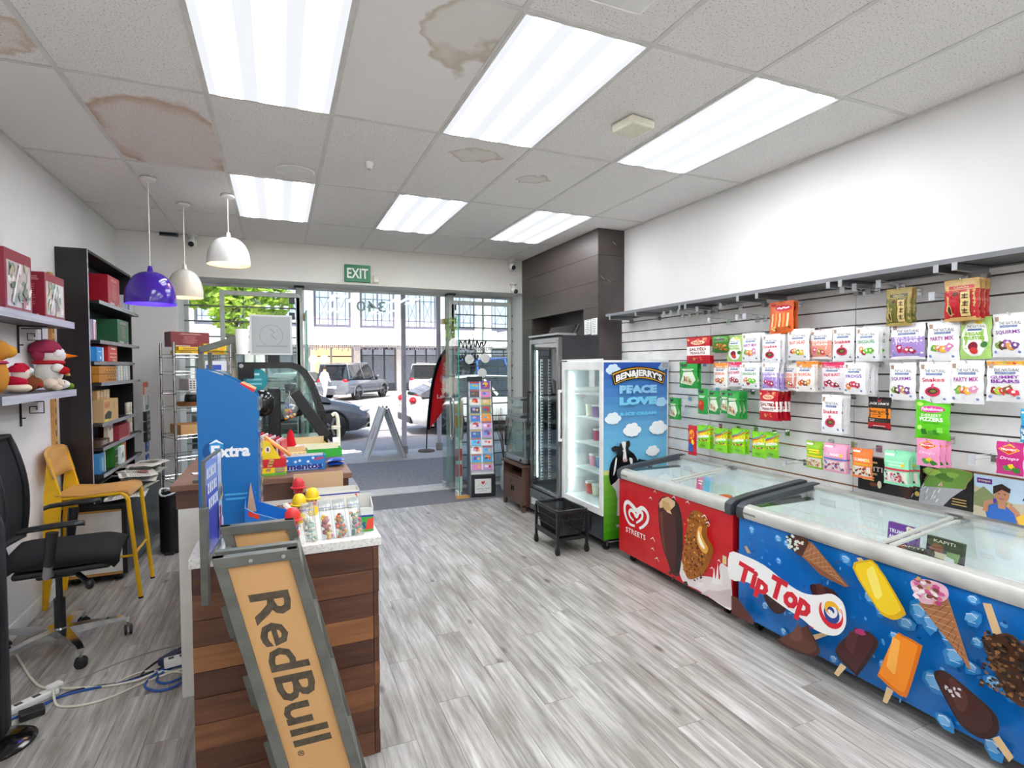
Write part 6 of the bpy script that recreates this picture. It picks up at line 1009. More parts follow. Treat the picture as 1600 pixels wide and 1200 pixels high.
# ---- office chair
t = thing('office_chair', 'black office swivel chair with a mesh back and polished star base', 'chair', (-1.15, 3.78, 0), .12)
MB().lathe([(.0, .045), (.028, .045), (.03, .06), (.038, .1), (.035, .14)], 18).build('hub', CHROME, t, smooth=40); MB().cyl((0, 0, .13), .027, .17, 16).build('gas_sleeve', BLACK, t, smooth=40); MB().cyl((0, 0, .29), .016, .16, 14).build('gas_piston', BLACK, t, smooth=40)
for k in range(5):
    a = .12+2*PI*k/5; c, s = math.cos(a), math.sin(a); lg = MB().loft([[(c*r-s*w_, s*r+c*w_, z) for w_, z in ((-hw, zt_), (hw, zt_), (hw*.8, zb_), (-hw*.8, zb_))] for r, hw, zt_, zb_ in ((.02, .03, .135, .08), (.16, .022, .13, .095), (.29, .016, .118, .098), (.315, .014, .105, .075))]).build('leg', CHROME, t, smooth=40)
    MB().cyl((c*.31, s*.31, .05), .008, .04, 8).build('caster_stem', STEEL, t)
    for w_ in (-.013, .013): MB().lathe([(.0, -.007), (.022, -.008), (.03, -.004), (.03, .004), (.022, .008), (0, .008)], 16, (w_, 0, 0), 'x').build('caster_wheel', BLACK, t, smooth=40).matrix_local = Matrix.Translation((c*.31, s*.31, .03)) @ Matrix.Rotation(a+.7*k, 4, 'Z')
def seatf(a, b_):
    u, v = 2*a-1, 2*b_-1; r = (abs(u)**4+abs(v)**4); e = max(0, 1-r*.5); return (u*.245+.06, v*.24, .545+.055*e**.5+.02*max(0, -u)**2-.045*max(0, u-.6))
MB().grid(seatf, 16, 14).build('seat_cushion', FABRIC, t, smooth=60).modifiers.new('thick', 'SOLIDIFY').thickness = .05
MB().box(-.16, .26, -.2, .2, .485, .52).build('seat_pan', BLACK, t, bev=.015); MB().box(-.09, .09, -.07, .07, .43, .49).build('tilt_mechanism', BLACK, t, bev=.015); MB().tube([(.10, -.1, .45), (.16, -.19, .42)], .014, 8).sph((.165, -.2, .415), (.022, .03, .03), 10, 8).build('tension_knob', BLACK, t, smooth=50)
def backf(a, b_): u = 2*a-1; return (-.20-.07*b_**1.3+.05*math.sin(b_*2.6)-.045*(1-u*u), u*(.24-.03*b_), .62+.58*b_)
fr = MB(); ring = [backf(0, k/10) for k in range(11)]+[backf(k/8, 1) for k in range(1, 8)]+[backf(1, 1-k/10) for k in range(11)]+[backf(1-k/8, 0) for k in range(1, 8)]; fr.tube(ring, .02, 10, closed=True).build('back_frame', BLACK, t, smooth=50)
MESH = glassmat('mesh_fabric', '#1c1c20', opac=0); 
MB().grid(backf, 12, 12).build('back_mesh', mat('chair_mesh', '#1b1c20', .8, bump=.6, bscale=700), t, smooth=60)
MB().tube([(-.10, 0, .49), (-.22, 0, .52), (-.25, 0, .66), (-.245, 0, .85)], [.03, .028, .022, .018], 10).build('back_spine', BLACK, t, smooth=50)
for s in (-1, 1):
    MB().tube([(.0, s*.2, .50), (.0, s*.27, .51), (.01, s*.285, .57)], .02, 10).build('arm_bracket', STEEL, t, smooth=50); MB().tube([(.01, s*.285, .57), (.03, s*.285, .74)], [.023, .027], 10).build('arm_post', BLACK, t, smooth=50)
    MB().loft([[(x, s*.285+hw*math.cos(q*PI/4)*1.0, z+.014*math.sin(q*PI/4)) for q in range(8)] for x, hw, z in ((-.11, .012, .755), (-.08, .034, .765), (.03, .042, .772), (.12, .04, .775), (.155, .028, .772), (.165, .01, .768))]).build('arm_pad', BLACK, t, smooth=60)
# ---- tower fan at the left picture edge
t = thing('tower_fan', 'black tower fan on an oval base cut by the left picture edge', 'fan', (-1.13, 2.90, 0), .4)
MB().lathe([(.0, 0), (.15, 0), (.155, .012), (.13, .026), (.05, .035), (.045, .06), (0, .06)], 30, sy=.85).build('base', BLACKG, t, smooth=40); MB().lathe([(.055, .05), (.07, .08), (.07, .92), (.06, .97), (.0, .98)], 26).build('column', mat('fan_grille', '#17171c', .5, c2='#2c2c33', scale=220, stretch=(1, 1, .02), lo=.45, hi=.55), t, smooth=40)
# ---- power strip and floor cables
t = thing('power_strip', 'white power strip lying on the floor beside the fan', 'power strip', (-1.125, 3.20, 0), .75); MB().box(-.14, .14, -.025, .025, .0, .03).build('body', WPLAS, t, bev=.008); MB().box(.1, .16, -.02, .02, .03, .05).build('plug', WPLAS, t, bev=.006); [MB().box(-.1+.07*k, -.07+.07*k, -.012, .012, .03, .031).build('socket', DGREY, t) for k in range(3)]
t = tag(MB().box(-.045, .045, -.03, .03, 0, .035).build('power_adapter', BLACK, bev=.006), 'small black power adapter on the floor below the white strip', 'adapter'); place(t, (-1.06, 3.11, 0), .4)
def cable(lab, pts, r, m, loc=None): t = tag(MB().tube([(x, y, r+.0+(p[0] if p else 0)) for (x, y, *p) in spl3(pts)], r, 7).build('cable', m, smooth=60), lab, 'cable', 'loose cables on the floor'); return t
def spl3(P, k=6):
    o = []; n = len(P)
    Q = [tuple(p)+(0,)*(3-len(p)) for p in P]
    for i in range(n-1):
        p0, p1, p2, p3 = Q[max(i-1, 0)], Q[i], Q[i+1], Q[min(i+2, n-1)]
        for j in range(k): s = j/k; o.append(tuple(.5*(2*p1[c]+(-p0[c]+p2[c])*s+(2*p0[c]-5*p1[c]+4*p2[c]-p3[c])*s*s+(-p0[c]+3*p1[c]-3*p2[c]+p3[c])*s**3) for c in range(3)))
    o.append(Q[-1]); return o
WC = mat('white_cable', '#d9d3c2', .5); BC = mat('blue_cable', '#1f4fa0', .45); KC = mat('black_cable', '#121214', .5)
cable('thick white cable curving from the left wall across the floor', [(-1.44, 3.95, .03), (-1.30, 3.70), (-1.17, 3.46), (-1.076, 3.345), (-.886, 3.27), (-.775, 3.244), (-.68, 3.25), (-.6, 3.29), (-.50, 3.25)], .006, WC)
cable('white cable from the power strip looping towards the counter', [(-1.03, 3.27, .03), (-.99, 3.17), (-.934, 3.123), (-.84, 3.11), (-.749, 3.14), (-.652, 3.21), (-.55, 3.26), (-.47, 3.28)], .0055, WC)
cable('thin white cable looped at the counter end of the floor', [(-.78, 3.24), (-.74, 3.30), (-.66, 3.33), (-.55, 3.28), (-.47, 3.23)], .005, WC)
cable('blue cable running along the floor to the counter', [(-1.16, 3.09), (-1.06, 3.17), (-.986, 3.235), (-.88, 3.255), (-.76, 3.25), (-.66, 3.27), (-.56, 3.33), (-.47, 3.40)], .006, BC)
cable('blue cable coiled in a wide loop against the counter', [(-.46, 3.37), (-.56, 3.34), (-.625, 3.25), (-.635, 3.17), (-.58, 3.105), (-.52, 3.10), (-.47, 3.14)], .006, BC)
cable('blue cable coiled in a tighter loop against the counter', [(-.46, 3.31), (-.53, 3.32), (-.585, 3.27), (-.59, 3.20), (-.54, 3.16), (-.47, 3.19)], .006, BC)
cable('black cable lying along the blue one', [(-1.05, 3.19), (-.97, 3.26), (-.88, 3.275), (-.75, 3.26), (-.62, 3.32), (-.52, 3.38), (-.46, 3.42)], .005, KC)
cable('black cable rising in an arc beside the counter', [(-.68, 3.28), (-.66, 3.36), (-.6, 3.46), (-.52, 3.55), (-.46, 3.64)], .005, KC)
cable('thin grey cord trailing behind the office chair wheels', [(-1.0, 3.36), (-.9, 3.43), (-.78, 3.51), (-.62, 3.57), (-.48, 3.58)], .003, mat('grey_cord', '#8d8b86', .6))
t = tag(MB().box(-.055, .055, -.03, .03, 0, .04).build('power_adapter', mat('slate_adapter', '#2b3358', .5), bev=.006), 'dark blue power adapter among the cables by the counter', 'adapter'); place(t, (-.56, 3.40, .0), .9)
t = thing('socket_box', 'white double socket block among the cables by the counter', 'power strip', (-.52, 3.33, .013), .2); MB().box(-.06, .06, -.03, .03, 0, .04).build('body', WPLAS, t, bev=.008); [MB().box(-.04+.05*k, -.015+.05*k, -.012, .012, .04, .041).build('socket', DGREY, t) for k in range(2)]
# ---- chrome wire rack by the window
t = thing('wire_rack', 'tall chrome wire rack in the corner by the barred window', 'rack', (-.875, 5.80, 0), math.radians(28)); RW, RD = .5, .32
for x in (0, RW):
    for y in (0, RD):
        p = MB().tube([(x, y, .02), (x, y, 1.82)], .0125, 10).build('post', CHROME, t, smooth=50); MB().cyl((x, y, 0), .02, .02, 10).build('foot', BLACK, t); [MB().lathe([(.0135, 0), (.015, .004), (.0135, .008)], 12, (x, y, z)).build('collar', DGREY, p) for z in (1.68, 1.52, 1.34, 1.18, .92, .74, .5, .3)]
for z in (1.68, 1.52, 1.34, 1.19, .93, .73, .52, .3):
    q = MB(); [q.tube([(0, y, z+dz), (RW, y, z+dz)], .003, 5) for y in (0, RD) for dz in (0, .03)]; [q.tube([(x, 0, z+dz), (x, RD, z+dz)], .003, 5) for x in (0, RW) for dz in (0, .03)]; [q.tube([(RW*k/14, 0, z+.03), (RW*k/14, RD, z+.03)], .0018, 4) for k in range(1, 14)]; q.build('wire_shelf', CHROME, t)
RM = Matrix.Translation((-.875, 5.80, 0)) @ Matrix.Rotation(math.radians(28), 4, 'Z')
def onrack(x, y, z): return tuple(RM @ Vector((x, y, z)))
t = gift_box('red and brown gift box on top of the wire rack', onrack(.20, .23, 1.7825), math.radians(28), .34, .16, .14, '#7a2f38', '#9a3a44', ['#5a4a3a', '#4a5a44', '#7a3a3a', '#8a7a5a'])
for k, (x, y, z, a, s) in enumerate(((.14, .10, 1.714, 0, .22), (.37, .10, 1.714, .0, .2), (.17, .085, 1.748, .06, .26), (.37, .075, 1.748, -.12, .2), (.38, .085, 1.782, -.2, .2))):
    q = thing('yellow_carton', 'flat yellow carton on the wire rack, %s' % ['at the left of the bottom layer', 'at the right of the bottom layer', 'tilted over the bottom layer', 'sliding off the right side', 'topmost on the right'][k], 'box', onrack(x, y, z), math.radians(28)+a, 'yellow cartons on the wire rack'); MB().c('#e0bf12').box(-s/2, s/2, -.07, .07, 0, .032).build('carton', PR, q, bev=.001); d = DC(); d.rect(-s*.35, .008, s*.1, .024, '#b98a4a'); d.rect(s*.2, .01, s*.4, .022, '#e8842a'); d.build('print', q, onxz(-.0703), PR)
t = thing('wicker_tray', 'shallow brown oval tray on the wire rack', 'tray', onrack(.25, .16, 1.226), .49); MB().lathe([(.0, 0), (.16, 0), (.185, .035), (.19, .035), (.165, -.004)], 26, sy=.62).build('tray', mat('wicker', '#7a4522', .6, c2='#9a6034', scale=60), t, smooth=30)
t = thing('wooden_crate', 'shallow wooden crate on the wire rack', 'crate', onrack(.25, .15, .962), math.radians(28)); MB().box(-.2, .2, -.13, -.118, 0, .09).box(-.2, .2, .118, .13, 0, .09).box(-.2, -.188, -.118, .118, 0, .09).box(.188, .2, -.118, .118, 0, .09).build('sides', PLYB, t, bev=.002); MB().box(-.188, .188, -.118, .118, 0, .008).build('base', PLYB, t)
t = thing('storage_box', 'white ventilated storage box on the wire rack', 'box', onrack(.30, .15, 1.372), math.radians(28)); MB().box(-.17, .17, -.12, .12, 0, .11).build('body', mat('grey_white_plastic', '#c9c9c6', .5), t, bev=.006); [MB().box(-.16+.03*i, -.145+.03*i, -.122, -.119, .02+.02*j, .03+.02*j).build('vent_hole', DGREY, t) for i in range(6) for j in range(4)]
t = thing('storage_box', 'blue and white carton on the wire rack above the storage box', 'box', onrack(.38, .12, 1.552), math.radians(28)); MB().c('#dfe3ea').box(-.1, .1, -.08, .08, 0, .1).build('carton', PR, t); DC().rect(-.09, .01, .05, .06, '#2f4fb0').build('print', t, onxz(-.0803), PR)
t = thing('coffee_pot', 'black jug on the wire rack below the storage box', 'jug', onrack(.2, .15, 1.25)); MB().lathe([(.05, 0), (.065, .02), (.06, .07), (.045, .09)], 18).build('body', BLACK, t, smooth=50); MB().tube([(.055, 0, .03), (.09, 0, .05), (.055, 0, .08)], .007, 8).build('handle', BLACK, t)
t = thing('waste_bin', 'slim black bin between the wire rack and the counter', 'bin', (-.86, 5.50, 0)); MB().lathe([(.09, 0), (.105, .01), (.105, .5), (.1, .5), (.1, .03)], 24, sy=1.2).build('body', mat('bin_steel', '#2e2f33', .3, .5), t, smooth=40); MB().tube([(.1*math.cos(a*PI/8), .12*math.sin(a*PI/8), .515+.02*math.cos(a*.9)) for a in range(16)], .009, 6, closed=True).c('#d9d9d9').build('bin_liner', mat('clear_liner', '#dfe1e0', .4), t); MB().box(-.05, .02, -.15, -.11, .0, .02).build('pedal', BLACK, t)
# ================================================================ counter
WCL = mat('counter_white', '#d6d2ca', .5)
t = thing('main_counter', 'white service counter with a raised brown wood top, running to the street', 'counter', (-.065, 2.994, 0)); cw = .385; Lc = 1.75
MB().box(-cw, cw, .0, Lc, 0, .912).build('carcass', WCL, t); MB().box(-cw-.008, cw+.012, -.0, Lc+.01, .912, 1.0).build('fascia', mat('brown_fascia', '#4e3024', .45, c2='#5f3d2f', scale=4, stretch=(.3, 3, 6)), t, bev=.002); MB().box(-cw-.028, cw+.028, -.02, Lc+.03, 1.0, 1.03).build('worktop', BROWNTOP, t, bev=.004)
BRD = []
for k, (c1, c2) in enumerate((('#4a2a1d', '#653e2b'), ('#56311f', '#744a30'), ('#6b4028', '#8c5a38'), ('#7a4d2c', '#a06a3e'), ('#432519', '#5c3625'))): BRD.append(mat('timber_board_%s' % 'abcde'[k], c1, .5, c2=c2, scale=2.5, stretch=(1.2, 8, 14), bump=.25, bscale=30, lo=.3, hi=.7))
t = thing('clad_counter', 'low counter clad in brown timber boards with a white speckled top', 'counter', (.03, 2.24, 0)); cw = .33
MB().box(-cw+.02, cw-.02, .02, .735, 0, .862).build('carcass', WCL, t)
m, n, l, b = nodes('white_terrazzo'); r, ns, mp = noise_mix(n, l, '#cfcdc6', '#ebe9e4', 90, .35, .55); l.new(r.outputs[0], b.inputs['Base Color']); b.inputs['Roughness'].default_value = .25
MB().box(-cw-.008, cw+.012, -.012, .745, .864, .90).build('top', m, t, bev=.003); R = random.Random(12); bh = .0958
for k in range(9):
    z0 = k*bh; MB().box(-cw, cw-.022, R.uniform(-.004, .002), .02, z0+.001, z0+bh-.001).build('board', BRD[[1, 0, 2, 1, 4, 3, 0, 1, 4][k]], t, bev=.0015)
    MB().box(cw-.02, cw+R.uniform(-.003, .003), .001, .735, z0+.001, z0+bh-.001).build('board', BRD[[0, 4, 1, 2, 0, 1, 4, 0, 1][k]], t, bev=.0015); MB().box(-cw, -cw+.02, .02, .735, z0+.001, z0+bh-.001).build('board', BRD[[0, 4, 1, 0, 0, 1, 4, 0, 1][k]], t, bev=.0015)
# ---- slanting steel can rack
t = thing('can_rack', 'slanting grey steel drinks rack with lettered plywood panels before the counter', 'display rack', (.0, 1.8, 0)); sl = -.245; Z1 = 1.03
def rk(x, y, z): return (x+(-sl)*(Z1-z), y, z)                            # the frame slants sideways
xl, xr = -.188, .045
def rframe(y, zt, nm):
    q = MB()
    for x in (xl, xr-.032): q = MB().add([rk(x, y-.015, 0), rk(x+.032, y-.015, 0), rk(x+.032, y+.015, 0), rk(x, y+.015, 0), rk(x, y-.015, zt), rk(x+.032, y-.015, zt), rk(x+.032, y+.015, zt), rk(x, y+.015, zt)], [(0,3,2,1),(4,5,6,7),(0,1,5,4),(1,2,6,5),(2,3,7,6),(3,0,4,7)]); q.build(nm, MGREY, t, bev=.002)
    for z in (zt-.032, .0): q = MB().add([rk(xl, y-.016, z), rk(xr, y-.016, z), rk(xr, y+.016, z), rk(xl, y+.016, z), rk(xl, y-.016, z+.032), rk(xr, y-.016, z+.032), rk(xr, y+.016, z+.032), rk(xl, y+.016, z+.032)], [(0,3,2,1),(4,5,6,7),(0,1,5,4),(1,2,6,5),(2,3,7,6),(3,0,4,7)]); q.build(nm+'_rail', MGREY, t, bev=.002)
rframe(0, 1.03, 'front_frame'); rframe(.29, 1.045, 'rear_frame')
for y, zt in ((0, 1.0), (.29, 1.012)):
    pv = [rk(xl+.03, y-.004, .03), rk(xr-.03, y-.004, .03), rk(xr-.03, y+.004, .03), rk(xl+.03, y+.004, .03), rk(xl+.03, y-.004, zt), rk(xr-.03, y-.004, zt), rk(xr-.03, y+.004, zt), rk(xl+.03, y+.004, zt)]
    MB().add(pv, [(0,3,2,1),(4,5,6,7),(0,1,5,4),(1,2,6,5),(2,3,7,6),(3,0,4,7)]).build('wood_panel', PLYB, t)
for z in (.95, .72, .49, .26, .04):
    for x in (xl, xr-.02): MB().add([rk(x, .012, z), rk(x+.02, .012, z), rk(x+.02, .278, z), rk(x, .278, z), rk(x, .012, z+.03), rk(x+.02, .012, z+.03), rk(x+.02, .278, z+.03), rk(x, .278, z+.03)], [(0,3,2,1),(4,5,6,7),(0,1,5,4),(1,2,6,5),(2,3,7,6),(3,0,4,7)]).build('cross_bar', MGREY, t, bev=.002)
    if z < .9: MB().add([rk(xl-.03, .10, z), rk(xr-.02, .10, z), rk(xr-.02, .27, z+.0), rk(xl-.03, .27, z), rk(xl-.03, .10, z+.022), rk(xr-.02, .10, z+.022), rk(xr-.02, .27, z+.022), rk(xl-.03, .27, z+.022)], [(0,3,2,1),(4,5,6,7),(0,1,5,4),(1,2,6,5),(2,3,7,6),(3,0,4,7)]).build('shelf_tray', MGREY, t, bev=.002); MB().bar(rk(xl-.026, .10, z+.02), rk(xl-.026, .10, z+.12), .008, .02).build('tray_hook', MGREY, t)
MB().add([rk(xl, .05, .995), rk(xr, .05, .995), rk(xr, .078, .995), rk(xl, .078, .995), rk(xl, .05, 1.03), rk(xr, .05, 1.03), rk(xr, .078, 1.03), rk(xl, .078, 1.03)], [(0,3,2,1),(4,5,6,7),(0,1,5,4),(1,2,6,5),(2,3,7,6),(3,0,4,7)]).build('top_bar', MGREY, t, bev=.002); [MB().cyl(rk(x, -.017, 1.012), .006, .003, 10, 'y').build('bolt', STEEL, t) for x in (-.09, .0)]
d = DC(); d.text('RedBull', 0, 0, .112, '#463a2c', .50, .02); d.text('®', .272, -.042, .02, '#463a2c')
xc = (xl+xr)/2; zc = .655
def rbmap(u, v, h):                                                        # text runs down the panel: u goes down, v goes to the right
    return rk(xc+v, -.0045-h, zc-u)
d.build('lettering', t, rbmap, mat('stencil_ink', '#3f3629', .7, c2='#54493a', scale=60)); 
# ---- poster sign on the rack
ang = math.atan2(.28, .024); t = thing('poster_sign', 'upright blue poster sign in a grey channel beside the slanting rack', 'sign', (-.24, 2.11, .78), ang); sw_ = .281
MB().c('#4a4ab0').box(0, sw_, -.004, .004, .15, .485).build('board', PRV, t); MB().box(-.022, .012, -.012, .012, 0, .33).build('channel', MGREY, t, bev=.002); MB().box(-.006, .0, -.006, .006, .15, .49).box(0, sw_, -.006, .006, .145, .15).box(sw_, sw_+.004, -.006, .006, .145, .488).box(0, sw_, -.006, .006, .485, .49).build('frame', MGREY, t); MB().box(.0, .25, -.005, .005, .124, .145).build('bracket', MGREY, t)
d = DC(); d.rect(.005, .40, sw_-.005, .483, '#8a9ad8').rect(.005, .30, sw_-.005, .40, '#5a66c0').rect(sw_*.76, .152, sw_-.004, .483, '#cfd8ec')
for k in range(3):                                                       # three rows of bold print too slanted to read
    for j in range(5): d.rect(.022+.03*j, .420-.052*k, .045+.03*j, .456-.052*k, '#eef0f8'); d.rect(.03+.03*j, .430-.052*k, .038+.03*j, .444-.052*k, '#5a66c0') if (j+k) % 2 else None
d.blob(.235, .335, .022, .035, '#d9b23a', 12).ell(.235, .335, .012, .02, '#5a3a86').blob(.21, .215, .02, .05, '#c23a52', 10).blob(.235, .20, .025, .045, '#dfe4f2', 10).blob(.2, .27, .014, .02, '#b8375a', 9)
d.build('print', t, onxz(-.0042), PRV)
# ---- blue gum display
t = thing('gum_display', 'tall blue chewing gum display with a curved sloping top', 'display', (-.19, 2.46, .90)); hw = .108
prof = [(-hw, 0), (hw, 0), (hw, .565), (hw-.01, .58), (.03, .63), (-.03, .66), (-.06, .672), (-hw+.01, .682), (-hw, .678)]
BLUE = mat('gum_blue', '#0764a8', .35, c2='#0a70b6', scale=1.5)
for y in (0, .24): MB().prism(prof, y, y+.008).build('side_panel', BLUE, t)
MB().box(-hw, -hw+.008, .008, .24, 0, .675).build('back_panel', BLUE, t); MB().prism([(-hw, .676), (-.06, .668), (-.03, .656), (-.03, .65), (-.06, .66), (-hw, .668)], .008, .24).build('top_panel', MGREY, t); MB().box(-hw+.008, hw, .008, .24, .0, .02).build('base', BLUE, t)
for k in range(6):
    z = .06+.09*k; s_ = MB().prism([(-hw+.01, z+.02), (hw-.006, z), (hw-.006, z+.004), (-hw+.01, z+.024)], .008, .24).build('tray', ACRYL, t); MB().box(hw-.006, hw+.012, .008, .24, z, z+.045).build('tray_lip', ACRYL, t)
    R = random.Random(k); tg = 0
    for j in range(4):
        q = tag(MB().c(['#d8262e', '#f2c21c', '#2f9a4a', '#7a3fa0', '#e8e8e8', '#1f70c0'][(k+j) % 6]).box(-.06, .09, -.024, .024, 0, .02).build('gum_packet', PR, bev=.002), 'gum packet in tray %s of the blue display, %s from the front panel' % (['one', 'two', 'three', 'four', 'five', 'six'][k], ['first', 'second', 'third', 'fourth'][j]), 'gum', 'packets in the blue gum display'); q.location = (-.20, 2.46+.04+.055*j, .90+z+.016); q.rotation_euler = (0, .1, 0)
for j in range(4): q = tag(MB().c(['#d8262e', '#f2c21c', '#d8262e', '#caa24a'][j]).box(-.03, .03, -.024, .024, 0, .016).build('gum_packet', PR, bev=.002), 'gum packet lying on the sloping top of the blue display, %s' % ['nearest', 'second', 'third', 'farthest'][j], 'gum', 'packets in the blue gum display'); q.location = (-.125, 2.46+.04+.055*j, .90+.596); q.rotation_euler = (0, .5, 0)
d = DC(); d.ell(-.058, .352, .034, .04, '#0a4f94', 24).ell(-.043, .364, .026, .03, '#2a8fd0', 20); d.stroke([(-.068, .382), (-.043, .394), (-.018, .379)], [.002, .01, .002], '#e6f2fa'); d.text('Extra', .008, .35, .05, '#f1f5f8', .14, .045); d.lines(-.02, .17, .10, 2, .018, .008, '#4aa0d6', .2, 3); d.build('print', t, onxz(-.0002), PRV)
# ---- paw box, lollies, sweets, cartons on the white top
zc = .901
t = thing('display_carton', 'blue open sweets carton with slanted sides on the white top', 'box', (-.035, 2.37, zc), .03)
MB().c('#1a72c4').prism([(-.095, 0), (.095, 0), (.095, .06), (-.06, .125), (-.095, .15)], -.06, -.057).build('front_side', PR, t); MB().c('#176ab8').prism([(-.095, 0), (.095, 0), (.095, .075), (-.05, .14), (-.07, .22), (-.095, .15)], .077, .08).build('side', PR, t); MB().c('#1a72c4').box(-.095, -.092, -.057, .077, 0, .15).box(.092, .095, -.057, .077, 0, .06).box(-.092, .092, -.057, .077, 0, .003).build('tray', PR, t); MB().c('#c9a27e').prism([(-.09, .1), (-.055, .1), (-.075, .22)], .07, .076).build('inner_flap', PR, t)
d = DC(); d.poly([(-.083, .115), (-.045, .098), (-.045, .118), (-.083, .135)], '#d23a2c').poly([(-.085, .085), (-.045, .085), (-.045, .055), (-.065, .04), (-.085, .055)], '#dfe3ea').poly([(-.079, .08), (-.051, .08), (-.051, .058), (-.065, .047), (-.079, .058)], '#b02a35').blob(-.03, .022, .02, .02, '#5a3a2c', 10).blob(.015, .028, .022, .022, '#c23a2c', 10).blob(.055, .02, .02, .02, '#d9b04a', 10); d.stroke([(-.095, .15), (-.06, .125), (.095, .06)], .003, '#9fd0f2'); d.build('print', t, onxz(-.0602), PR)
def toy_pop(lab, loc, c1, c2):
    t = thing('novelty_lolly', lab, 'lolly', loc, .3, 'novelty lollies'); MB().c('#f2efe8').cyl((0, 0, 0), .006, .07, 8).build('stick', TOY, t); MB().c(c2).sph((0, 0, .085), (.022, .022, .028), 12, 8).build('face', TOY, t, smooth=60); MB().c(c1).lathe([(.036, .094), (.037, .099), (.029, .102), (.028, .122), (.017, .14), (.0, .145)], 18).build('helmet', TOY, t, smooth=50); MB().c(c1).lathe([(.0, .015), (.02, .02), (.026, .035), (.024, .052), (.01, .062)], 12).build('body', TOY, t, smooth=50); MB().c('#2a1c16').sph((-.008, -.021, .088), .0035, 6, 5).sph((.008, -.021, .088), .0035, 6, 5).c('#a8443a').box(-.008, .008, -.0225, -.019, .073, .077).build('features', TOY, t)
toy_pop('yellow helmeted novelty lolly behind the clear sweet bags', (.072, 2.50, zc+.0), '#e8c21c', '#d9a58a'); toy_pop('yellow helmeted novelty lolly farther back by the white carton', (.13, 2.60, zc+.0), '#e8c21c', '#d9a58a'); toy_pop('red capped novelty lolly by the grey rack', (.04, 2.26, zc-.0), '#d8302c', '#d8503c'); toy_pop('red capped novelty lolly against the open kraft carton', (.08, 2.86, zc+.0), '#c8262e', '#c8262e')
def open_box(name, lab, loc, rz, w, d_, h, c, fh=None, draw=None, cin='#d9d6cf', group=None):
    t = thing(name, lab, 'box', loc, rz, group); fh = fh or h; MB().c(c).box(-w/2, w/2, -d_/2, -d_/2+.003, 0, fh).c(cin).box(-w/2, w/2, d_/2-.003, d_/2, 0, h).c(c).box(-w/2, -w/2+.003, -d_/2, d_/2, 0, fh).box(w/2-.003, w/2, -d_/2, d_/2, 0, fh).c(cin).box(-w/2, w/2, -d_/2, d_/2, 0, .003).build('carton', PR, t)
    if draw: d = DC(); draw(d, w, fh); d.build('print', t, onxz(-d_/2-.0003), PR)
    return t
open_box('chocolate_carton', 'white carton with a red and blue edge, open on the white top', (.235, 2.80, zc), .0, .24, .12, .085, '#dcd8d0', None, lambda d, w, h: (d.rect(-w*.5, h*.82, w*.5, h*.9, '#2b3f9a'), d.poly([(w*.4, h*.8), (w*.5, h*.8), (w*.5, h*.3)], '#e0522a')))
open_box('chocolate_carton', 'kraft coloured open display carton behind the white carton', (.18, 2.93, zc), 0, .24, .06, .145, '#4a2f7a', .06, None, '#d0ae86')
open_box('chocolate_carton', 'low blue edged tray of nut bars beside the blue gum display', (.0, 2.75, zc), .0, .18, .14, .05, '#2a86c8', .035, lambda d, w, h: d.rect(-w*.5, h*.5, w*.5, h, '#e9e4da'))
for k in range(5): q = tag(MB().c(['#b8342c', '#d9b04a', '#5a2c22', '#e6dccb', '#c24a2c'][k]).loft([[(x, hw*math.cos(a*PI/3), .011+.009*math.sin(a*PI/3)) for a in range(6)] for x, hw in ((-.05, .02), (-.042, .013), (-.03, .016), (.03, .016), (.042, .013), (.05, .02))]).build('chocolate_bar', BAG, smooth=40), 'wrapped nut bar in the blue edged tray, %s from the left' % ['first', 'second', 'third', 'fourth', 'fifth'][k], 'bar', 'nut bars in the tray'); place(q, (-.065+.032*k, 2.74+.012*(k % 2), zc+.008+.004*k), 1.2+.2*k)
t = open_box('mints_carton', 'upright green and white mints carton at the corner of the white top', (.335, 2.42, zc), -.1, .06, .2, .115, '#dfe3dd', .1, lambda d, w, h: (d.rect(-w*.5, 0, w*.5, h*.62, '#3fa83a'), d.poly([(-w*.1, h*.05), (w*.5, h*.1), (w*.5, h*.55), (w*.1, h*.5)], '#d8442f'), d.rect(-w*.5, h*.6, w*.5, h*.68, '#2b3f9a'), d.text('S', -w*.15, h*.25, h*.28, '#26379a', None, .03)))
def sweet_pouch(lab, loc, tilt, cols, seed_):
    t = thing('sweet_pouch', lab, 'bag', loc, 0.02, 'clear pouches of loose sweets'); t.rotation_euler = (tilt, -.08, .02); w, h = .047, .155
    MB().grid(lambda a, b_: ((a-.5)*w, -.016*math.sin(PI*a)**.6*(1-b_)**.5-.0005, b_*h), 8, 8).build('film_front', FILM, t, smooth=60); MB().grid(lambda a, b_: ((a-.5)*w, .014*math.sin(PI*a)**.6*(1-b_)**.5+.0005, b_*h), 8, 8).build('film_back', FILM, t, smooth=60)
    MB().box(-w/2, w/2, -.0018, .0018, h*.80, h*.82).build('zip_seal', mat('zip_blue', '#5a6fc0', .4), t); R = random.Random(seed_)
    MB().box(-w/2-.001, -w/2+.002, -.002, .002, 0, h).box(w/2-.002, w/2+.001, -.002, .002, 0, h).box(-w/2, w/2, -.002, .002, h*.9, h).build('side_seal', ACRYL, t)
    for k in range(34):
        c = R.choice(cols); q = MB().c(c).sph((0, 0, 0), (.0085, .006, .0075), 8, 6).build('sweet', TOY, t, smooth=60); q.location = (R.uniform(-.015, .015), R.uniform(-.005, .005)-.001, .009+.085*(k/34)+R.uniform(-.003, .003)); q.rotation_euler = (R.uniform(0, 3), R.uniform(0, 3), 0)
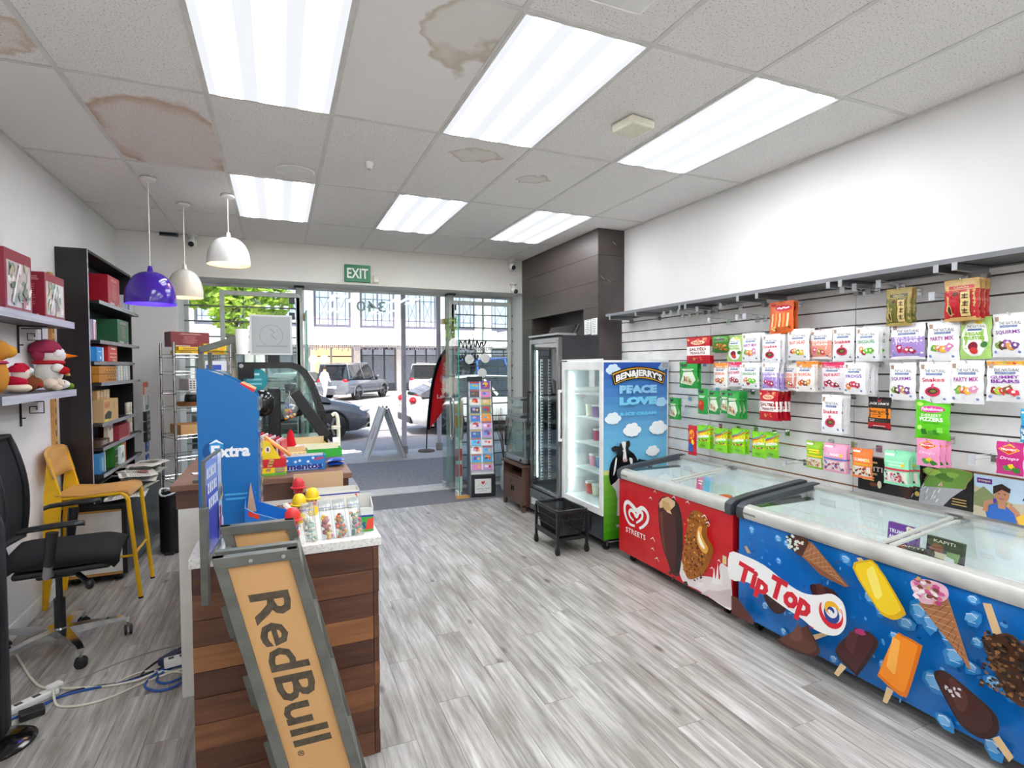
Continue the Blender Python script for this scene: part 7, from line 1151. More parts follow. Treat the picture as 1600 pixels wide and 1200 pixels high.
for k, (x, y, cols, lab) in enumerate(((.108, 2.262, ['#9fc2b8', '#c9d6c9', '#7fa89c', '#e6e3cf'], 'clear pouch of pale green sweets, leftmost at the counter front'), (.172, 2.268, ['#c23a3a', '#d88a3a', '#8a2a2c', '#d8b03a', '#c85a7a'], 'clear pouch of red and yellow sweets, second from the left'), (.226, 2.272, ['#d8642a', '#c99a2c', '#b8453a', '#8a4a20', '#5a8a6a'], 'clear pouch of orange sweets, third from the left'), (.285, 2.278, ['#d8507a', '#e8a07a', '#4a8a72', '#d8b06a', '#3f7a68'], 'clear pouch of pink and green sweets, rightmost'))): sweet_pouch(lab, (x, y, zc), -.38, cols, k)
# ---- things on the raised brown top
zt = 1.031
open_box('mints_carton', 'blue mints carton with bold lettering at the front of the brown top', (.12, 3.17, zt), .02, .21, .1, .078, '#1f7fd0', None, lambda d, w, h: ([d.ell(x*w, y*h, w*.035, h*.09, '#dff0fa', 12) for x, y in ((-.42, .75), (-.22, .65), (-.12, .72), (.08, .62), (.2, .85))], d.text('mentos', 0, h*.3, h*.46, '#e9f3fb', w*.87, .11), d.text('mentos', 0, h*.3, h*.42, '#1d2f86', w*.84, .05), d.text('NEW!', w*.34, h*.8, h*.2, '#e0342c', w*.22, .03, rot=.15)))
t = thing('sausage_carton', 'red and yellow gummy hot dog carton at the left of the brown top', 'box', (-.03, 3.09, zt), 0.05); MB().c('#c8202a').box(-.057, .057, -.04, .04, 0, .085).c('#e9c91c').prism([(-.057, .085), (.03, .085), (-.02, .17), (-.057, .175)], -.04, .04).build('carton', PR, t); d = DC(); d.rect(-.057, 0, .057, .04, '#f0cf1c').rect(-.057, 0, .057, .012, '#5fb83a').ell(-.03, .135, .014, .016, '#f4ecd8').ell(-.03, .135, .006, .011, '#7a2a3a').poly([(-.042, .02), (-.02, .02), (.0, .08), (-.018, .092)], '#d9a05a'); [d.rect(-.04+.006*k, .027+.014*k, -.018+.005*k, .032+.014*k, ['#5a7a3a', '#b8342c', '#3a2a1c'][k % 3]) for k in range(4)]; d.lines(.0, .035, .05, 3, .01, .004, '#3a6ab0', .2, 4); d.build('print', t, onxz(-.0403), PR)
for k in range(4): q = tag(MB().c('#e8a06a').loft([[(x, .011*math.cos(a*PI/3)*s, .011*math.sin(a*PI/3)*s) for a in range(6)] for x, s in ((-.032, .6), (-.026, 1), (.026, 1), (.032, .6))]).build('gummy_packet', BAG, smooth=40), 'orange gummy packet sticking out of the hot dog carton, %s' % ['leftmost', 'second', 'third', 'rightmost'][k], 'sweet', 'gummy packets'); q.location = (-.05+.026*k, 3.09, zt+.178-.022*k); q.rotation_euler = (0, .75, .3)
for k in range(2): q = tag(MB().c('#1d3f96').grid(lambda a, b_: ((a-.5)*.10, (b_-.5)*.08, .012*math.sin(PI*a)**.4*math.sin(PI*b_)**.4), 8, 6).grid(lambda a, b_: ((.5-a)*.10, (b_-.5)*.08, -.010*math.sin(PI*a)**.4*math.sin(PI*b_)**.4), 8, 6).build('wipes_packet', BAG, smooth=60, fix=False), '%s of two dark blue packets beside the mints carton' % ('lower', 'upper')[k], 'packet', 'dark blue packets'); place(q, (.285, 3.22, zt+.011+.022*k), .05+.1*k)
open_box('sweets_carton', 'green edged open sweets carton behind the dark blue packets', (.25, 3.58, zt), .06, .2, .12, .075, '#2fa83a', .055, None, '#e3d9c2'); open_box('sweets_carton', 'yellow flowered open carton left of the green one', (.075, 3.47, zt), .05, .13, .1, .08, '#efe0a8', .06, lambda d, w, h: [d.blob((-.4+.2*k)*w, h*.6, w*.09, h*.3, '#e8a02a', 8) for k in range(5)], '#d9b98a')
open_box('sweets_carton', 'long yellow open carton at the back of the brown top', (.12, 3.74, zt), .06, .30, .12, .10, '#e8d01c', .07, lambda d, w, h: (d.rect(-w*.5, h*.3, w*.2, h, '#f1efe6'), d.ell(w*.36, h*.45, w*.05, h*.25, '#3a3fa0'), d.blob(w*.15, h*.2, w*.1, h*.15, '#3fa83a', 9)), '#d9c49a')
open_box('sweets_carton', 'flat white and red carton between the mints and the yellow carton', (.15, 3.33, zt), 0, .16, .1, .05, '#f0ece4', .045, lambda d, w, h: d.rect(-w*.5, h*.4, w*.5, h*.8, '#b83a3a'))
for k in range(7): t = thing('colouring_book', 'red and white booklet behind the hot dog carton, %s from the left' % ['first', 'second', 'third', 'fourth', 'fifth', 'sixth', 'seventh'][k], 'book', (-.10+.02*k, 3.40-.006*k, zt), 1.35, 'booklets on the counter'); MB().c(['#c8283c', '#e8e4e2', '#c22a52', '#d9d6d8', '#b02a44', '#e6c9cf', '#d83a52'][k]).box(-.07, .07, -.004, .004, 0, .18-.006*k).build('cover', PR, t); d = DC(); d.ell(0, .06, .03, .03, '#2f6fb0').ell(0, .06, .018, .018, '#e8c83a'); d.build('print', t, onxz(-.0043), PR)
# curved glass display case
t = thing('pastry_case', 'black framed countertop display case with a curved glass front', 'display case', (-.255, 4.15, zt)); cv_ = [(0, .0), (0, .59), (.34, .59), (.39, .575), (.44, .535), (.485, .46), (.52, .36), (.56, .23), (.575, .12), (.575, 0)]
CF = mat('case_black', '#1a1a1c', .25)
for y in (0, .42):
    inn = [(.035, .035), (.035, .545), (.33, .548), (.375, .535), (.412, .505), (.45, .44), (.485, .345), (.525, .215), (.54, .12), (.54, .035)]
    q = MB(); n_ = len(cv_); vs = [(x, y+dy, z) for dy in (0, .03) for x, z in cv_+inn]
    fs = []
    for i in range(n_): j = (i+1) % n_; fs += [(i, j, n_+j, n_+i), (2*n_+i, 2*n_+n_+i, 2*n_+n_+j, 2*n_+j), (i, 2*n_+i, 2*n_+j, j), (n_+i, n_+j, 3*n_+j, 3*n_+i)]
    q.add(vs, fs).build('end_frame', CF, t, smooth=30)
    MB().prism(inn, y+.012, y+.016).build('end_pane', GLASS, t)
MB().box(0, .1, .0, -.004, .48, .59).build('corner_block', CF, t); MB().cyl((.022, -.008, .565), .014, .006, 16, 'y').build('badge', STEEL, t)
q = MB(); vs = [(x, y, z) for y in (.03, .42) for x, z in cv_[2:]]; n_ = len(cv_)-2; q.add(vs, [(i, i+1, n_+i+1, n_+i) for i in range(n_-1)]).build('curved_pane', GLASS, t, smooth=60); MB().box(0, .02, .03, .42, 0, .59).build('rear_panel', mat('case_grey', '#9a9d9e', .4), t); MB().box(0, .575, .03, .42, 0, .035).build('base', CF, t); MB().box(0, .34, .03, .42, .57, .59).build('roof', CF, t); MB().box(.02, .46, .03, .42, .36, .368).build('glass_shelf', ACRYL, t)
DC().ell(.10, .47, .085, .085, '#2a8f9c', 28).lines(.06, .50, .14, 1, .028, .014, '#a9dbe0', .2, 2).lines(.035, .465, .165, 2, .03, .012, '#7cc4cc', .3, 2).build('round_sticker', t, onxz(.011), PRV)
t = tag(MB().lathe([(.03, 0), (.04, .06), (.037, .06), (.028, .004)], 16).build('small_bowl', DGREY, smooth=40), 'small dark bowl on the glass shelf of the display case', 'bowl'); place(t, (.075, 4.32, zt+.369))
# till and monitor
t = thing('point_of_sale', 'black till screen on a swivel pole seen from behind', 'till', (.06, 3.96, zt), 0); MB().box(-.13, -.05, -.02, .04, .0, .42).build('pole', BLACK, t, bev=.01); MB().box(-.18, .1, -.08, .1, 0, .02).build('base', BLACK, t, bev=.005); MB().obox((.13, .02, .24), (.07, .26, .36), (.84, 0, .54)).build('screen', BLACK, t, bev=.006); MB().obox((.09, .02, .28), (.05, .16, .12), (.84, 0, .54)).build('rear_cover', DGREY, t, bev=.006); MB().tube([(-.07, .01, .2), (.08, .01, .25)], .02, 8).build('arm', BLACK, t)
t = thing('card_terminal', 'black card terminal hood left of the till pole', 'terminal', (-.1, 3.75, zt)); MB().cyl((0, 0, 0), .02, .26, 10).build('stem', BLACK, t); MB().sph((0, 0, .33), (.075, .06, .085), 14, 10).build('hood', BLACKG, t, smooth=60); MB().cyl((0, 0, 0), .06, .01, 18).build('foot', BLACK, t)
t = thing('gumball_bag', 'clear bag of yellow and red gumballs hung in front of the till', 'bag', (.06, 3.70, zt+.22)); MB().lathe([(.0, 0), (.035, .02), (.045, .06), (.03, .12), (.004, .16)], 16).build('film', FILM, t, smooth=60); R = random.Random(2); [MB().c(R.choice(['#e0a01c', '#d8402c', '#e8e4d8', '#2f5fb0', '#e8b83a'])).sph((R.uniform(-.028, .028), R.uniform(-.02, .02), .015+.0045*k), .010, 8, 6).build('gumball', TOY, t, smooth=60) for k in range(20)]; MB().tube([(0, 0, .155), (0, .0, .185), (-.06, .25, .19)], .003, 6).build('hanger', STEEL, t)
t = thing('bubble_toy', 'green and blue toy bottle inside the end of the display case', 'toy', (.185, 4.25, zt+.19)); MB().c('#3fa850').cyl((0, 0, 0), .022, .06, 14).build('bottle', TOY, t, smooth=40); MB().c('#1f4fb8').lathe([(.026, .06), (.026, .085), (.01, .09)], 14).build('cap', TOY, t, smooth=40); MB().box(-.05, .06, -.04, .06, -.02, 0).build('stand', ACRYL, t)
t = thing('plush_toy', 'small red plush figure beside the till', 'soft toy', (.06, 3.58, zt+.0)); MB().c('#c8202a').lathe([(.0, .0), (.045, .01), (.03, .09), (.014, .16), (.0, .18)], 14).build('cloak', FAB, t, smooth=60); MB().c('#f1eeea').sph((.03, -.01, .05), (.035, .03, .03), 12, 8).build('ruff', FAB, t, smooth=60); MB().c('#1a1a1c').sph((-.02, -.03, .04), (.02, .012, .03), 10, 8).build('sash', FAB, t, smooth=60)
MB_tap = thing('metal_hook_stand', 'bent ivory metal stand with a hanging white tag', 'stand', (.335, 3.74, zt)); MB().tube(spl3([(.02, 0, 0), (.02, 0, .12), (.015, 0, .22), (0, 0, .25), (-.02, 0, .24)]), .012, 8).build('stem', CREAM, MB_tap, smooth=50); MB().cyl((0, 0, .15), .025, .02, 12).build('collar', CREAM, MB_tap, smooth=40); MB().c('#f2f1ef').box(-.02, .02, -.03, -.028, .03, .1).build('tag', PR, MB_tap); MB().lathe([(.05, 0), (.05, .008)], 18).build('foot', CREAM, MB_tap)
t = thing('paper_sheet', 'loose white paper curling over the street end of the brown top', 'paper', (.33, 3.62, zt), .2); MB().c('#e9e9ec').grid(lambda a, b_: ((a-.3)*.2, (b_-.5)*.14, .012+.05*max(0, .5-a)*0-.0*a+.004*math.sin(b_*6)-(max(0, a-.55)**2)*.12*0), 8, 6).build('sheet', PAPER, t, smooth=60)
# angled grey lamp behind the gum display
t = thing('counter_lamp', 'grey angled metal arm holding a white cylinder above the gum display', 'lamp', (-.33, 3.06, zt)); MB().box(-.03, -.008, -.01, .01, 0, .65).build('upright', MGREY, t, bev=.002); MB().box(.008, .026, .03, .05, 0, .63).build('upright', MGREY, t, bev=.002); MB().bar((-.025, .0, .64), (.15, .0, .70), .03, .03).build('arm', MGREY, t, bev=.002); MB().lathe([(.026, 0), (.03, .06), (.031, .125), (.028, .125), (.024, .004)], 20, (.165, -.01, .62)).build('shade', WPLAS, t, smooth=40); MB().box(-.06, .06, -.05, .07, 0, .012).build('foot', MGREY, t)
t = thing('stapler', 'small black device on a white paper at the left of the brown top', 'stapler', (-.375, 3.28, zt), .3); MB().c('#efeeec').box(-.05, .06, -.03, .03, 0, .002).build('paper', PR, t); MB().box(-.01, .05, -.015, .02, .002, .035).build('body', BLACK, t, bev=.006)
# ================================================================ street outside
ASPH = mat('footpath_asphalt', '#8d8b90', .85, c2='#a3a1a6', scale=25, bump=.2, bscale=200); CONC = mat('pale_concrete', '#d2cfca', .8, c2='#dedbd6', scale=4)
ROAD = mat('road_asphalt', '#a7a5a6', .85, c2='#b5b3b3', scale=6, bump=.2, bscale=150)
struct(MB().box(-14, 20, 7.12, 9.3, -.2, -.005).build('pavement', ASPH)); struct(MB().box(-14, 20, 9.3, 10.5, -.2, -.004).build('pavement_edge', CONC)); struct(MB().box(-60, 70, 10.5, 33, -.3, -.1).build('road', ROAD)); struct(MB().box(-60, 70, 33, 36.2, -.25, .02).build('far_pavement', CONC))
struct(MB().box(-.3, .95, 7.5, 8.6, -.005, .001).build('pavement_patch', CONC))
struct(MB().box(-8, 12, 7.05, 10.3, 3.35, 3.5).build('canopy', mat('canopy_soffit', '#d9d8d4', .7)))
struct(MB().box(-8, -1.6, 6.98, 7.1, -.1, 4.5).box(3.4, 12, 6.98, 7.1, -.1, 4.5).box(-1.6, 3.4, 6.98, 7.06, 3.1, 4.5).build('wall_street_front', BEAM))
for k, (x, y, lab) in enumerate(((2.104, 9.99, 'white verandah post outside left of the red flag'), (2.80, 10.12, 'white verandah post outside right of the red flag'))):
    t = thing('verandah_post', lab, 'post', (x, y, -.004), 0, 'verandah posts'); MB().cyl((0, 0, 0), .045, 3.354, 16).build('shaft', mat('post_paint', '#cfc8d0', .5), t, smooth=40); MB().cyl((0, 0, 0), .065, .14, 16).build('shoe', mat('post_shoe', '#9a948c', .6), t, smooth=40)
# A-frame sign
t = thing('sandwich_board', 'white folding sandwich board standing on the pavement', 'sign', (1.70, 9.80, -.004)); WB_ = mat('board_white', '#e2e0de', .5)
for s, lab in ((-1, 0), (1, 1)):
    q = MB().add([(s*.30, -.3, 0), (s*.30, .3, 0), (s*.33, .3, 0), (s*.33, -.3, 0), (s*.005, -.3, .86), (s*.005, .3, .86), (s*.035, .3, .86), (s*.035, -.3, .86)], [(0,3,2,1),(4,5,6,7),(0,1,5,4),(1,2,6,5),(2,3,7,6),(3,0,4,7)]).build('leaf', WB_, t)
    for y in (-.3, .28): MB().bar((s*.33, y, 0), (s*.03, y, .88), .022, .03, (0, 1, 0)).build('frame_rail', STEEL if s > 0 else ALU, t)
    DC().blob(-.02, .42, .12, .14, '#d8a8b4', 12).build('print', t, lambda u, v, h, s=s: (s*(.335-.305*v/.86+.002)+s*h, u, v), PR)
MB().bar((-.16, -.3, .5), (.16, -.3, .5), .01).build('stay', STEEL, t); MB().sph((0, -.3, .9), .02, 8, 6).build('hinge', DGREY, t)
# feather flag
FLAG = colmat('flag_cloth', .8); fn_ = FLAG.node_tree.nodes; fl_ = FLAG.node_tree.links; ft_ = fn_.new('ShaderNodeBsdfTranslucent'); fx_ = fn_.new('ShaderNodeMixShader'); fx_.inputs[0].default_value = .6; fl_.new([q for q in fn_ if q.type == 'ATTRIBUTE'][0].outputs['Color'], ft_.inputs[0]); fl_.new(fn_['Principled BSDF'].outputs[0], fx_.inputs[1]); fl_.new(ft_.outputs[0], fx_.inputs[2]); fl_.new(fx_.outputs[0], fn_['Material Output'].inputs[0])
t = thing('feather_flag', 'red feather flag with white print on the pavement', 'flag', (2.53, 10.05, -.004)); pole = spl3([(0, 0, 0), (.02, 0, .5), (.07, 0, 1.0), (.13, 0, 1.35), (.24, 0, 1.7), (.42, 0, 1.96), (.62, 0, 2.08)]); MB().tube(pole, .012, 8).build('pole', BLACK, t, smooth=50); MB().lathe([(.16, 0), (.15, .03), (.03, .05)], 20).build('base', mat('flag_base', '#7a6a60', .7), t)
up_ = [p for p in pole if p[2] > .36]; q = MB().c('#f23a42'); rgt = [(.46*min(1, (p[2]-.36)/.62)+p[0]*.35 if p[2] < 1.0 else .46+p[0]*.35-.0*p[2], .012*math.sin(p[2]*6), p[2]-.02 if p[2] < 1.9 else p[2]-.1) for p in up_]
q.add(up_+rgt, [(i, i+1, len(up_)+i+1, len(up_)+i) for i in range(len(up_)-1)]).build('cloth', FLAG, t, smooth=60).modifiers.new('thick', 'SOLIDIFY').thickness = .004
q = MB().c('#17171a').add(up_+[(p[0]+.05, .0, p[2]) for p in up_], [(i, i+1, len(up_)+i+1, len(up_)+i) for i in range(len(up_)-1)]).build('sleeve', FAB, t, smooth=60); q.location = (0, -.008, 0); q.modifiers.new('thick', 'SOLIDIFY').thickness = .004
DC().text('The', .36, 1.14, .08, '#f2c9c6', None, .01).text('Lamb', .34, 1.03, .08, '#f6dedc', .26, .02).ell(.36, 1.36, .1, .1, '#e2696c', 20).text('S', .37, 1.6, .12, '#f2c9c6').build('print', t, lambda u, v, h: (u, -.014-h, v), PR, cut=.05)
# ---- cars
TYRE = mat('tyre', '#18181a', .8); RIM = mat('alloy_rim', '#8e8f94', .3, .9); CGL = mat('car_glass', '#20262c', .05, spec=.8)
def car(lab, loc, rz, L, Wd, H, col, kind='hatch', dark=None):
    t = thing('parked_car', lab, 'car', loc, rz, 'cars on the street'); P = mat('car_paint_'+col[1:], col, .25, .1, coat=.8); hw = Wd/2; r = .34 if kind == 'hatch' else .38
    if kind == 'hatch': st = [(-.5, .42, .70, .80), (-.485, .30, .86, .90), (-.42, .22, .98, .97), (-.25, .20, 1.0, 1), (.0, .20, .98, 1), (.2, .20, .95, 1), (.33, .20, .90, .98), (.43, .22, .80, .93), (.475, .27, .70, .84), (.5, .36, .58, .70)]; gh = [(-.44, .97, 1.02, .8), (-.30, .97, 1.36, .72), (-.10, .97, H, .70), (.08, .96, H-.02, .70), (.20, .95, 1.22, .74), (.31, .91, .93, .8)]
    else: st = [(-.5, .5, .95, .86), (-.49, .38, 1.05, .95), (-.45, .34, 1.12, .99), (-.2, .32, 1.1, 1), (.15, .32, 1.08, 1), (.25, .32, 1.06, 1), (.40, .34, 1.02, .97), (.47, .38, .92, .92), (.5, .46, .8, .82)]; gh = [(-.495, 1.06, 1.15, .86), (-.46, 1.1, H-.06, .78), (-.2, 1.1, H, .77), (.0, 1.08, H-.02, .77), (.09, 1.07, 1.5, .80), (.2, 1.06, 1.1, .84)]
    rings = [[(x*L, hw*w_*c, z0+(z1-z0)*s) for c, s in ((-.9, 0), (.9, 0), (1, .2), (1, .55), (.94, .85), (.78, 1), (-.78, 1), (-.94, .85), (-1, .55), (-1, .2))] for x, z0, z1, w_ in st]
    MB().loft(rings).build('body', P, t, smooth=45)
    MB().loft([[(x*L, hw*c, z) for c, z in ((-.92, z0-.03), (.92, z0-.03), (w_, z1), (-w_, z1))] for x, z0, z1, w_ in gh]).build('glasshouse', CGL, t, smooth=30)
    ro = [g for g in gh if g[2] > (1.3 if kind == 'hatch' else 1.45)]; MB().loft([[(x*L, hw*c*w_, z1+dz) for c, dz in ((-1.02, -.03), (1.02, -.03), (.9, .025), (-.9, .025))] for x, z0, z1, w_ in ro]).build('roof', P, t, smooth=40)
    for s in (-1, 1):
        for x in (gh[1][0], -.02 if kind == 'hatch' else -.15, gh[-2][0] if kind == 'hatch' else gh[-2][0]):
            g = min(gh, key=lambda q: abs(q[0]-x)); MB().bar((x*L+.02, s*hw*.925, g[1]-.02), (g[0]*L, s*hw*(g[3]+.012), g[2]), .07, .03, (0, 1, 0)).build('pillar', P, t)
        for x in (-.30, .31):
            w_ = MB().lathe([(r*.55, -.1), (r*.95, -.11), (r, -.07), (r, .07), (r*.95, .11), (r*.55, .1)], 26, (0, 0, 0), 'y').build('wheel', TYRE, t, smooth=35); w_.location = (x*L, s*(hw-.11), r)
            MB().lathe([(.0, .105), (r*.2, .108), (r*.24, .09), (r*.5, .085), (r*.66, .1), (r*.68, .08)], 26, (0, 0, 0), 'y', 1, 1).build('rim', mat('rim_dark', '#3a3b40', .35, .8), w_, smooth=35) if s > 0 else MB().lathe([(.0, -.105), (r*.2, -.108), (r*.24, -.09), (r*.5, -.085), (r*.66, -.1), (r*.68, -.08)], 26, (0, 0, 0), 'y').build('rim', mat('rim_dark', '#3a3b40', .35, .8), w_, smooth=35)
            q = MB(); [q.obox((math.cos(a*2*PI/5)*r*.36, s*.105, math.sin(a*2*PI/5)*r*.36), (r*.5, .05, .012), (math.cos(a*2*PI/5), 0, math.sin(a*2*PI/5)), (0, 1, 0)) for a in range(5)]; q.build('spokes', RIM, w_)
            ar = [(x*L+(r+.04)*math.cos(a*PI/10), (r+.04)*math.sin(a*PI/10)+r) for a in range(-1, 12)]; q = MB(); [q.bar((ar[i][0], s*(hw+.004), ar[i][1]), (ar[i+1][0], s*(hw+.004), ar[i+1][1]), .03, .06, (0, 1, 0)) for i in range(len(ar)-1)]; q.build('wheel_arch', dark or BLACK, t)
        zf = .68 if kind == 'hatch' else .85; MB().sph((L*.465, s*hw*.68, zf), (.16, .13, .07), 12, 8).build('headlight', mat('headlamp', '#c9d2da', .1, .3), t, smooth=50); MB().sph((-L*.482, s*hw*.74, .86 if kind == 'hatch' else 1.0), (.09, .17, .09 if kind == 'hatch' else .13), 12, 8).build('tail_light', mat('tail_lamp', '#c2202a', .2), t, smooth=50)
        MB().sph((.13*L, s*(hw+.07), 1.0 if kind == 'hatch' else 1.2), (.07, .09, .06), 10, 8).build('mirror', P, t, smooth=50); MB().box(-.28*L, .28*L, s*hw-.01, s*hw+.012, .2 if kind == 'hatch' else .34, .3 if kind == 'hatch' else .42).build('sill', BLACK, t)
    MB().box(-L*.5-.012, -L*.48, -.26, .26, .62, .74).c('#e6e6e4').build('number_plate', mat('plate_white', '#e2e2df', .4), t); MB().box(-L*.5-.005, -L*.47, -hw*.82, hw*.82, .3, .48).build('rear_bumper', dark or BLACK, t, bev=.02); MB().box(L*.47, L*.503, -hw*.6, hw*.6, .26, .42).build('front_intake', BLACK, t, bev=.02)
    if kind == 'suv':
        MB().box(-L*.5, -L*.44, -hw*.72, hw*.72, H-.07, H+.0).build('spoiler', P, t, bev=.02); [MB().tube([(-.4*L, s*hw*.68, H+.05), (.02*L, s*hw*.68, H+.05)], .02, 8).build('roof_rail', STEEL, t) for s in (-1, 1)]; MB().box(-L*.503, -L*.497, -hw*.6, hw*.6, 1.12, H-.12).build('rear_window', CGL, t)
    return t
car('dark grey hatchback parked nearest the shop window', (-.38, 13.85, -.1), 0, 4.7, 1.86, 1.45, '#3a4048')
car('white sedan parked behind the red feather flag', (5.25, 13.95, -.1), 0, 4.65, 1.84, 1.44, '#e4e2e2')
car('silver four wheel drive seen from behind across the road', (3.8, 30.4, -.1), math.radians(54), 4.7, 1.88, 1.85, '#6a7078', 'suv', mat('suv_cladding', '#6a6c70', .5))
car('pale silver hatchback parked left of the four wheel drive', (1.1, 30.6, -.1), math.radians(54), 4.3, 1.78, 1.45, '#c9cbcf')
car('white four wheel drive parked right of the silver one', (8.6, 31.0, -.1), math.radians(54), 4.7, 1.88, 1.85, '#e0e0e2', 'suv')
car('blue four wheel drive glimpsed behind the card stand', (9.3, 21.5, -.1), .15, 4.9, 1.95, 2.0, '#3a63b0', 'suv')
# ---- pedestrian
t = thing('person', 'person in white clothes walking across the road beside the silver car', 'person', (2.05, 28.0, -.1), .6)
me = bpy.data.meshes.new('body'); J = [((0, 0, .92), .15), ((0, 0, 1.12), .14), ((0, 0, 1.36), .16), ((0, 0, 1.48), .06), ((.02, 0, 1.62), .10), ((0, .09, .86), .10), ((.12, .10, .48), .075), ((.02, .10, .06), .05), ((.14, .10, .03), .045), ((0, -.09, .86), .10), ((-.05, -.10, .48), .075), ((-.2, -.10, .09), .05), ((-.1, -.10, .03), .045), ((0, .19, 1.38), .065), ((-.06, .25, 1.12), .05), ((.05, .26, .92), .04), ((0, -.19, 1.38), .065), ((.04, -.25, 1.12), .05), ((.16, -.24, .95), .04)]
me.from_pydata([j[0] for j in J], [(0, 1), (1, 2), (2, 3), (3, 4), (0, 5), (5, 6), (6, 7), (7, 8), (0, 9), (9, 10), (10, 11), (11, 12), (2, 13), (13, 14), (14, 15), (2, 16), (16, 17), (17, 18)], [])
o = bpy.data.objects.new('body', me); COL.objects.link(o); o.parent = t; md = o.modifiers.new('skin', 'SKIN'); 
for k, j in enumerate(J): me.skin_vertices[0].data[k].radius = (j[1], j[1])
me.skin_vertices[0].data[0].use_root = True; o.modifiers.new('sub', 'SUBSURF').levels = 1
m, n, l, b = nodes('white_clothes_and_skin'); tcn = n.new('ShaderNodeTexCoord'); sp = n.new('ShaderNodeSeparateXYZ'); l.new(tcn.outputs['Object'], sp.inputs[0]); rp = n.new('ShaderNodeValToRGB'); rp.color_ramp.interpolation = 'CONSTANT'; dv = n.new('ShaderNodeMath'); dv.operation = 'DIVIDE'; dv.inputs[1].default_value = 1.8; l.new(sp.outputs[2], dv.inputs[0]); l.new(dv.outputs[0], rp.inputs[0]); e = rp.color_ramp.elements; e[0].color = L4('#4a4a52'); e[1].position = .05; e[1].color = L4('#d9d4d2'); q = e.new(.5); q.color = L4('#eeecea'); q = e.new(.81); q.color = L4('#c99a7c'); l.new(rp.outputs[0], b.inputs['Base Color']); b.inputs['Roughness'].default_value = .8; me.materials.append(m)
MB().lathe([(.10, -.03), (.112, .03), (.09, .09), (.0, .12)], 14, (.0, 0, 1.66)).build('hair', mat('dark_hair', '#2a211d', .6), t, smooth=60); MB().c('#c08c70').sph((.105, 0, 1.63), (.018, .014, .02), 8, 6).c('#2a1a16').sph((.09, .035, 1.655), .01, 6, 5).sph((.09, -.035, 1.655), .01, 6, 5).c('#9a5a50').sph((.093, 0, 1.59), (.012, .025, .008), 8, 5).build('face', TOY, t)
# ---- shops across the road
FAC = mat('pale_facade', '#dcd8dc', .7, c2='#e6e2e6', scale=2); FRAMEG = mat('grey_window_frame', '#5f5a6c', .6); PIL = mat('facade_pillar', '#e9e6e6', .7); SHOPGL = mat('shop_glass', '#7f8694', .15); DARKSH = mat('shop_dark', '#4e505c', .5); AWN = mat('white_fascia', '#f0eeec', .6); LEADC = mat('leaded_came', '#4c5366', .6); PALEGL = mat('upper_window_glass', '#a9b3c6', .2)
def building(lab, x0, x1, hgt, bays, sign=None, seed_=0):
    t = thing('shop_building', lab, 'building', ((x0+x1)/2, 36.2, .02), 0, 'shops across the road'); cx = (x0+x1)/2; W2 = (x1-x0)/2; R = random.Random(seed_)
    MB().box(-W2, W2, .35, 6, 0, hgt).build('wall', FAC, t); bw = 2*W2/bays
    MB().box(-W2, W2, -3.2, 0.35, 2.85, 3.85).build('verandah_fascia', AWN, t); q = MB(); [q.box(-W2+.1+k*.11, -W2+.1+k*.11+R.uniform(.03, .08), -3.15, -3.12, 2.85-R.uniform(.12, .38), 2.85) for k in range(int((2*W2-.2)/.11))]; q.build('hanging_trim', mat('trim_grey', '#6e6a74', .7), t)
    for k in range(bays+1): MB().box(-W2+k*bw-.24, -W2+k*bw+.24, -.05, .4, 0, hgt).build('pillar', PIL, t)
    for k in range(bays):
        a, c = -W2+k*bw+.3, -W2+(k+1)*bw-.3; w_ = MB().box(a, c, .25, .36, 4.0, 6.6).build('window', FRAMEG, t); n2 = 2
        for j in range(n2):
            u0, u1 = a+.12+(c-a-.12)*j/n2, a+(c-a-.12)*(j+1)/n2; MB().box(u0, u1, .22, .26, 4.25, 6.45).build('pane', PALEGL, w_); q = MB()
            for z in (4.6, 5.95): q.box(u0, u1, .2, .225, z-.02, z+.02)
            for x in (u0+.2, u1-.2): q.box(x-.02, x+.02, .2, .225, 4.25, 6.45)
            q.bar((u0+.2, .21, 4.6), (u1-.2, .21, 5.95), .02, .02, (0, 1, 0)).bar((u0+.2, .21, 5.95), (u1-.2, .21, 4.6), .02, .02, (0, 1, 0)); q.build('leading', LEADC, w_)
        s_ = MB().box(a, c, .2, .3, .0, 2.8).build('shop_window', DARKSH, t)
        warm = sign and k == sign[1]
        if not warm:
            for j in range(3): MB().box(a+.08+(c-a)*j/3, a+(c-a)*(j+1)/3-.04, .15, .2, .5, 2.3).build('pane', SHOPGL, s_); MB().box(a+.08+(c-a)*j/3, a+(c-a)*(j+1)/3-.04, .15, .2, 2.35, 2.7).build('pane', PALEGL, s_)
    return t, cx, W2, bw
t, cx, W2, bw = building('pale two storey shop across the road with leaded upper windows', -1.0, 13.0, 8.5, 5, ('NOORE', 1), 1)
d = DC().text('NOORE', 0, 0, .36, '#b8a2a6', 1.35, 0, sp=1.1); d.build('sign_print', t, lambda u, v, h: (2.38-cx+u, -3.205-h, 3.40+v), PR)
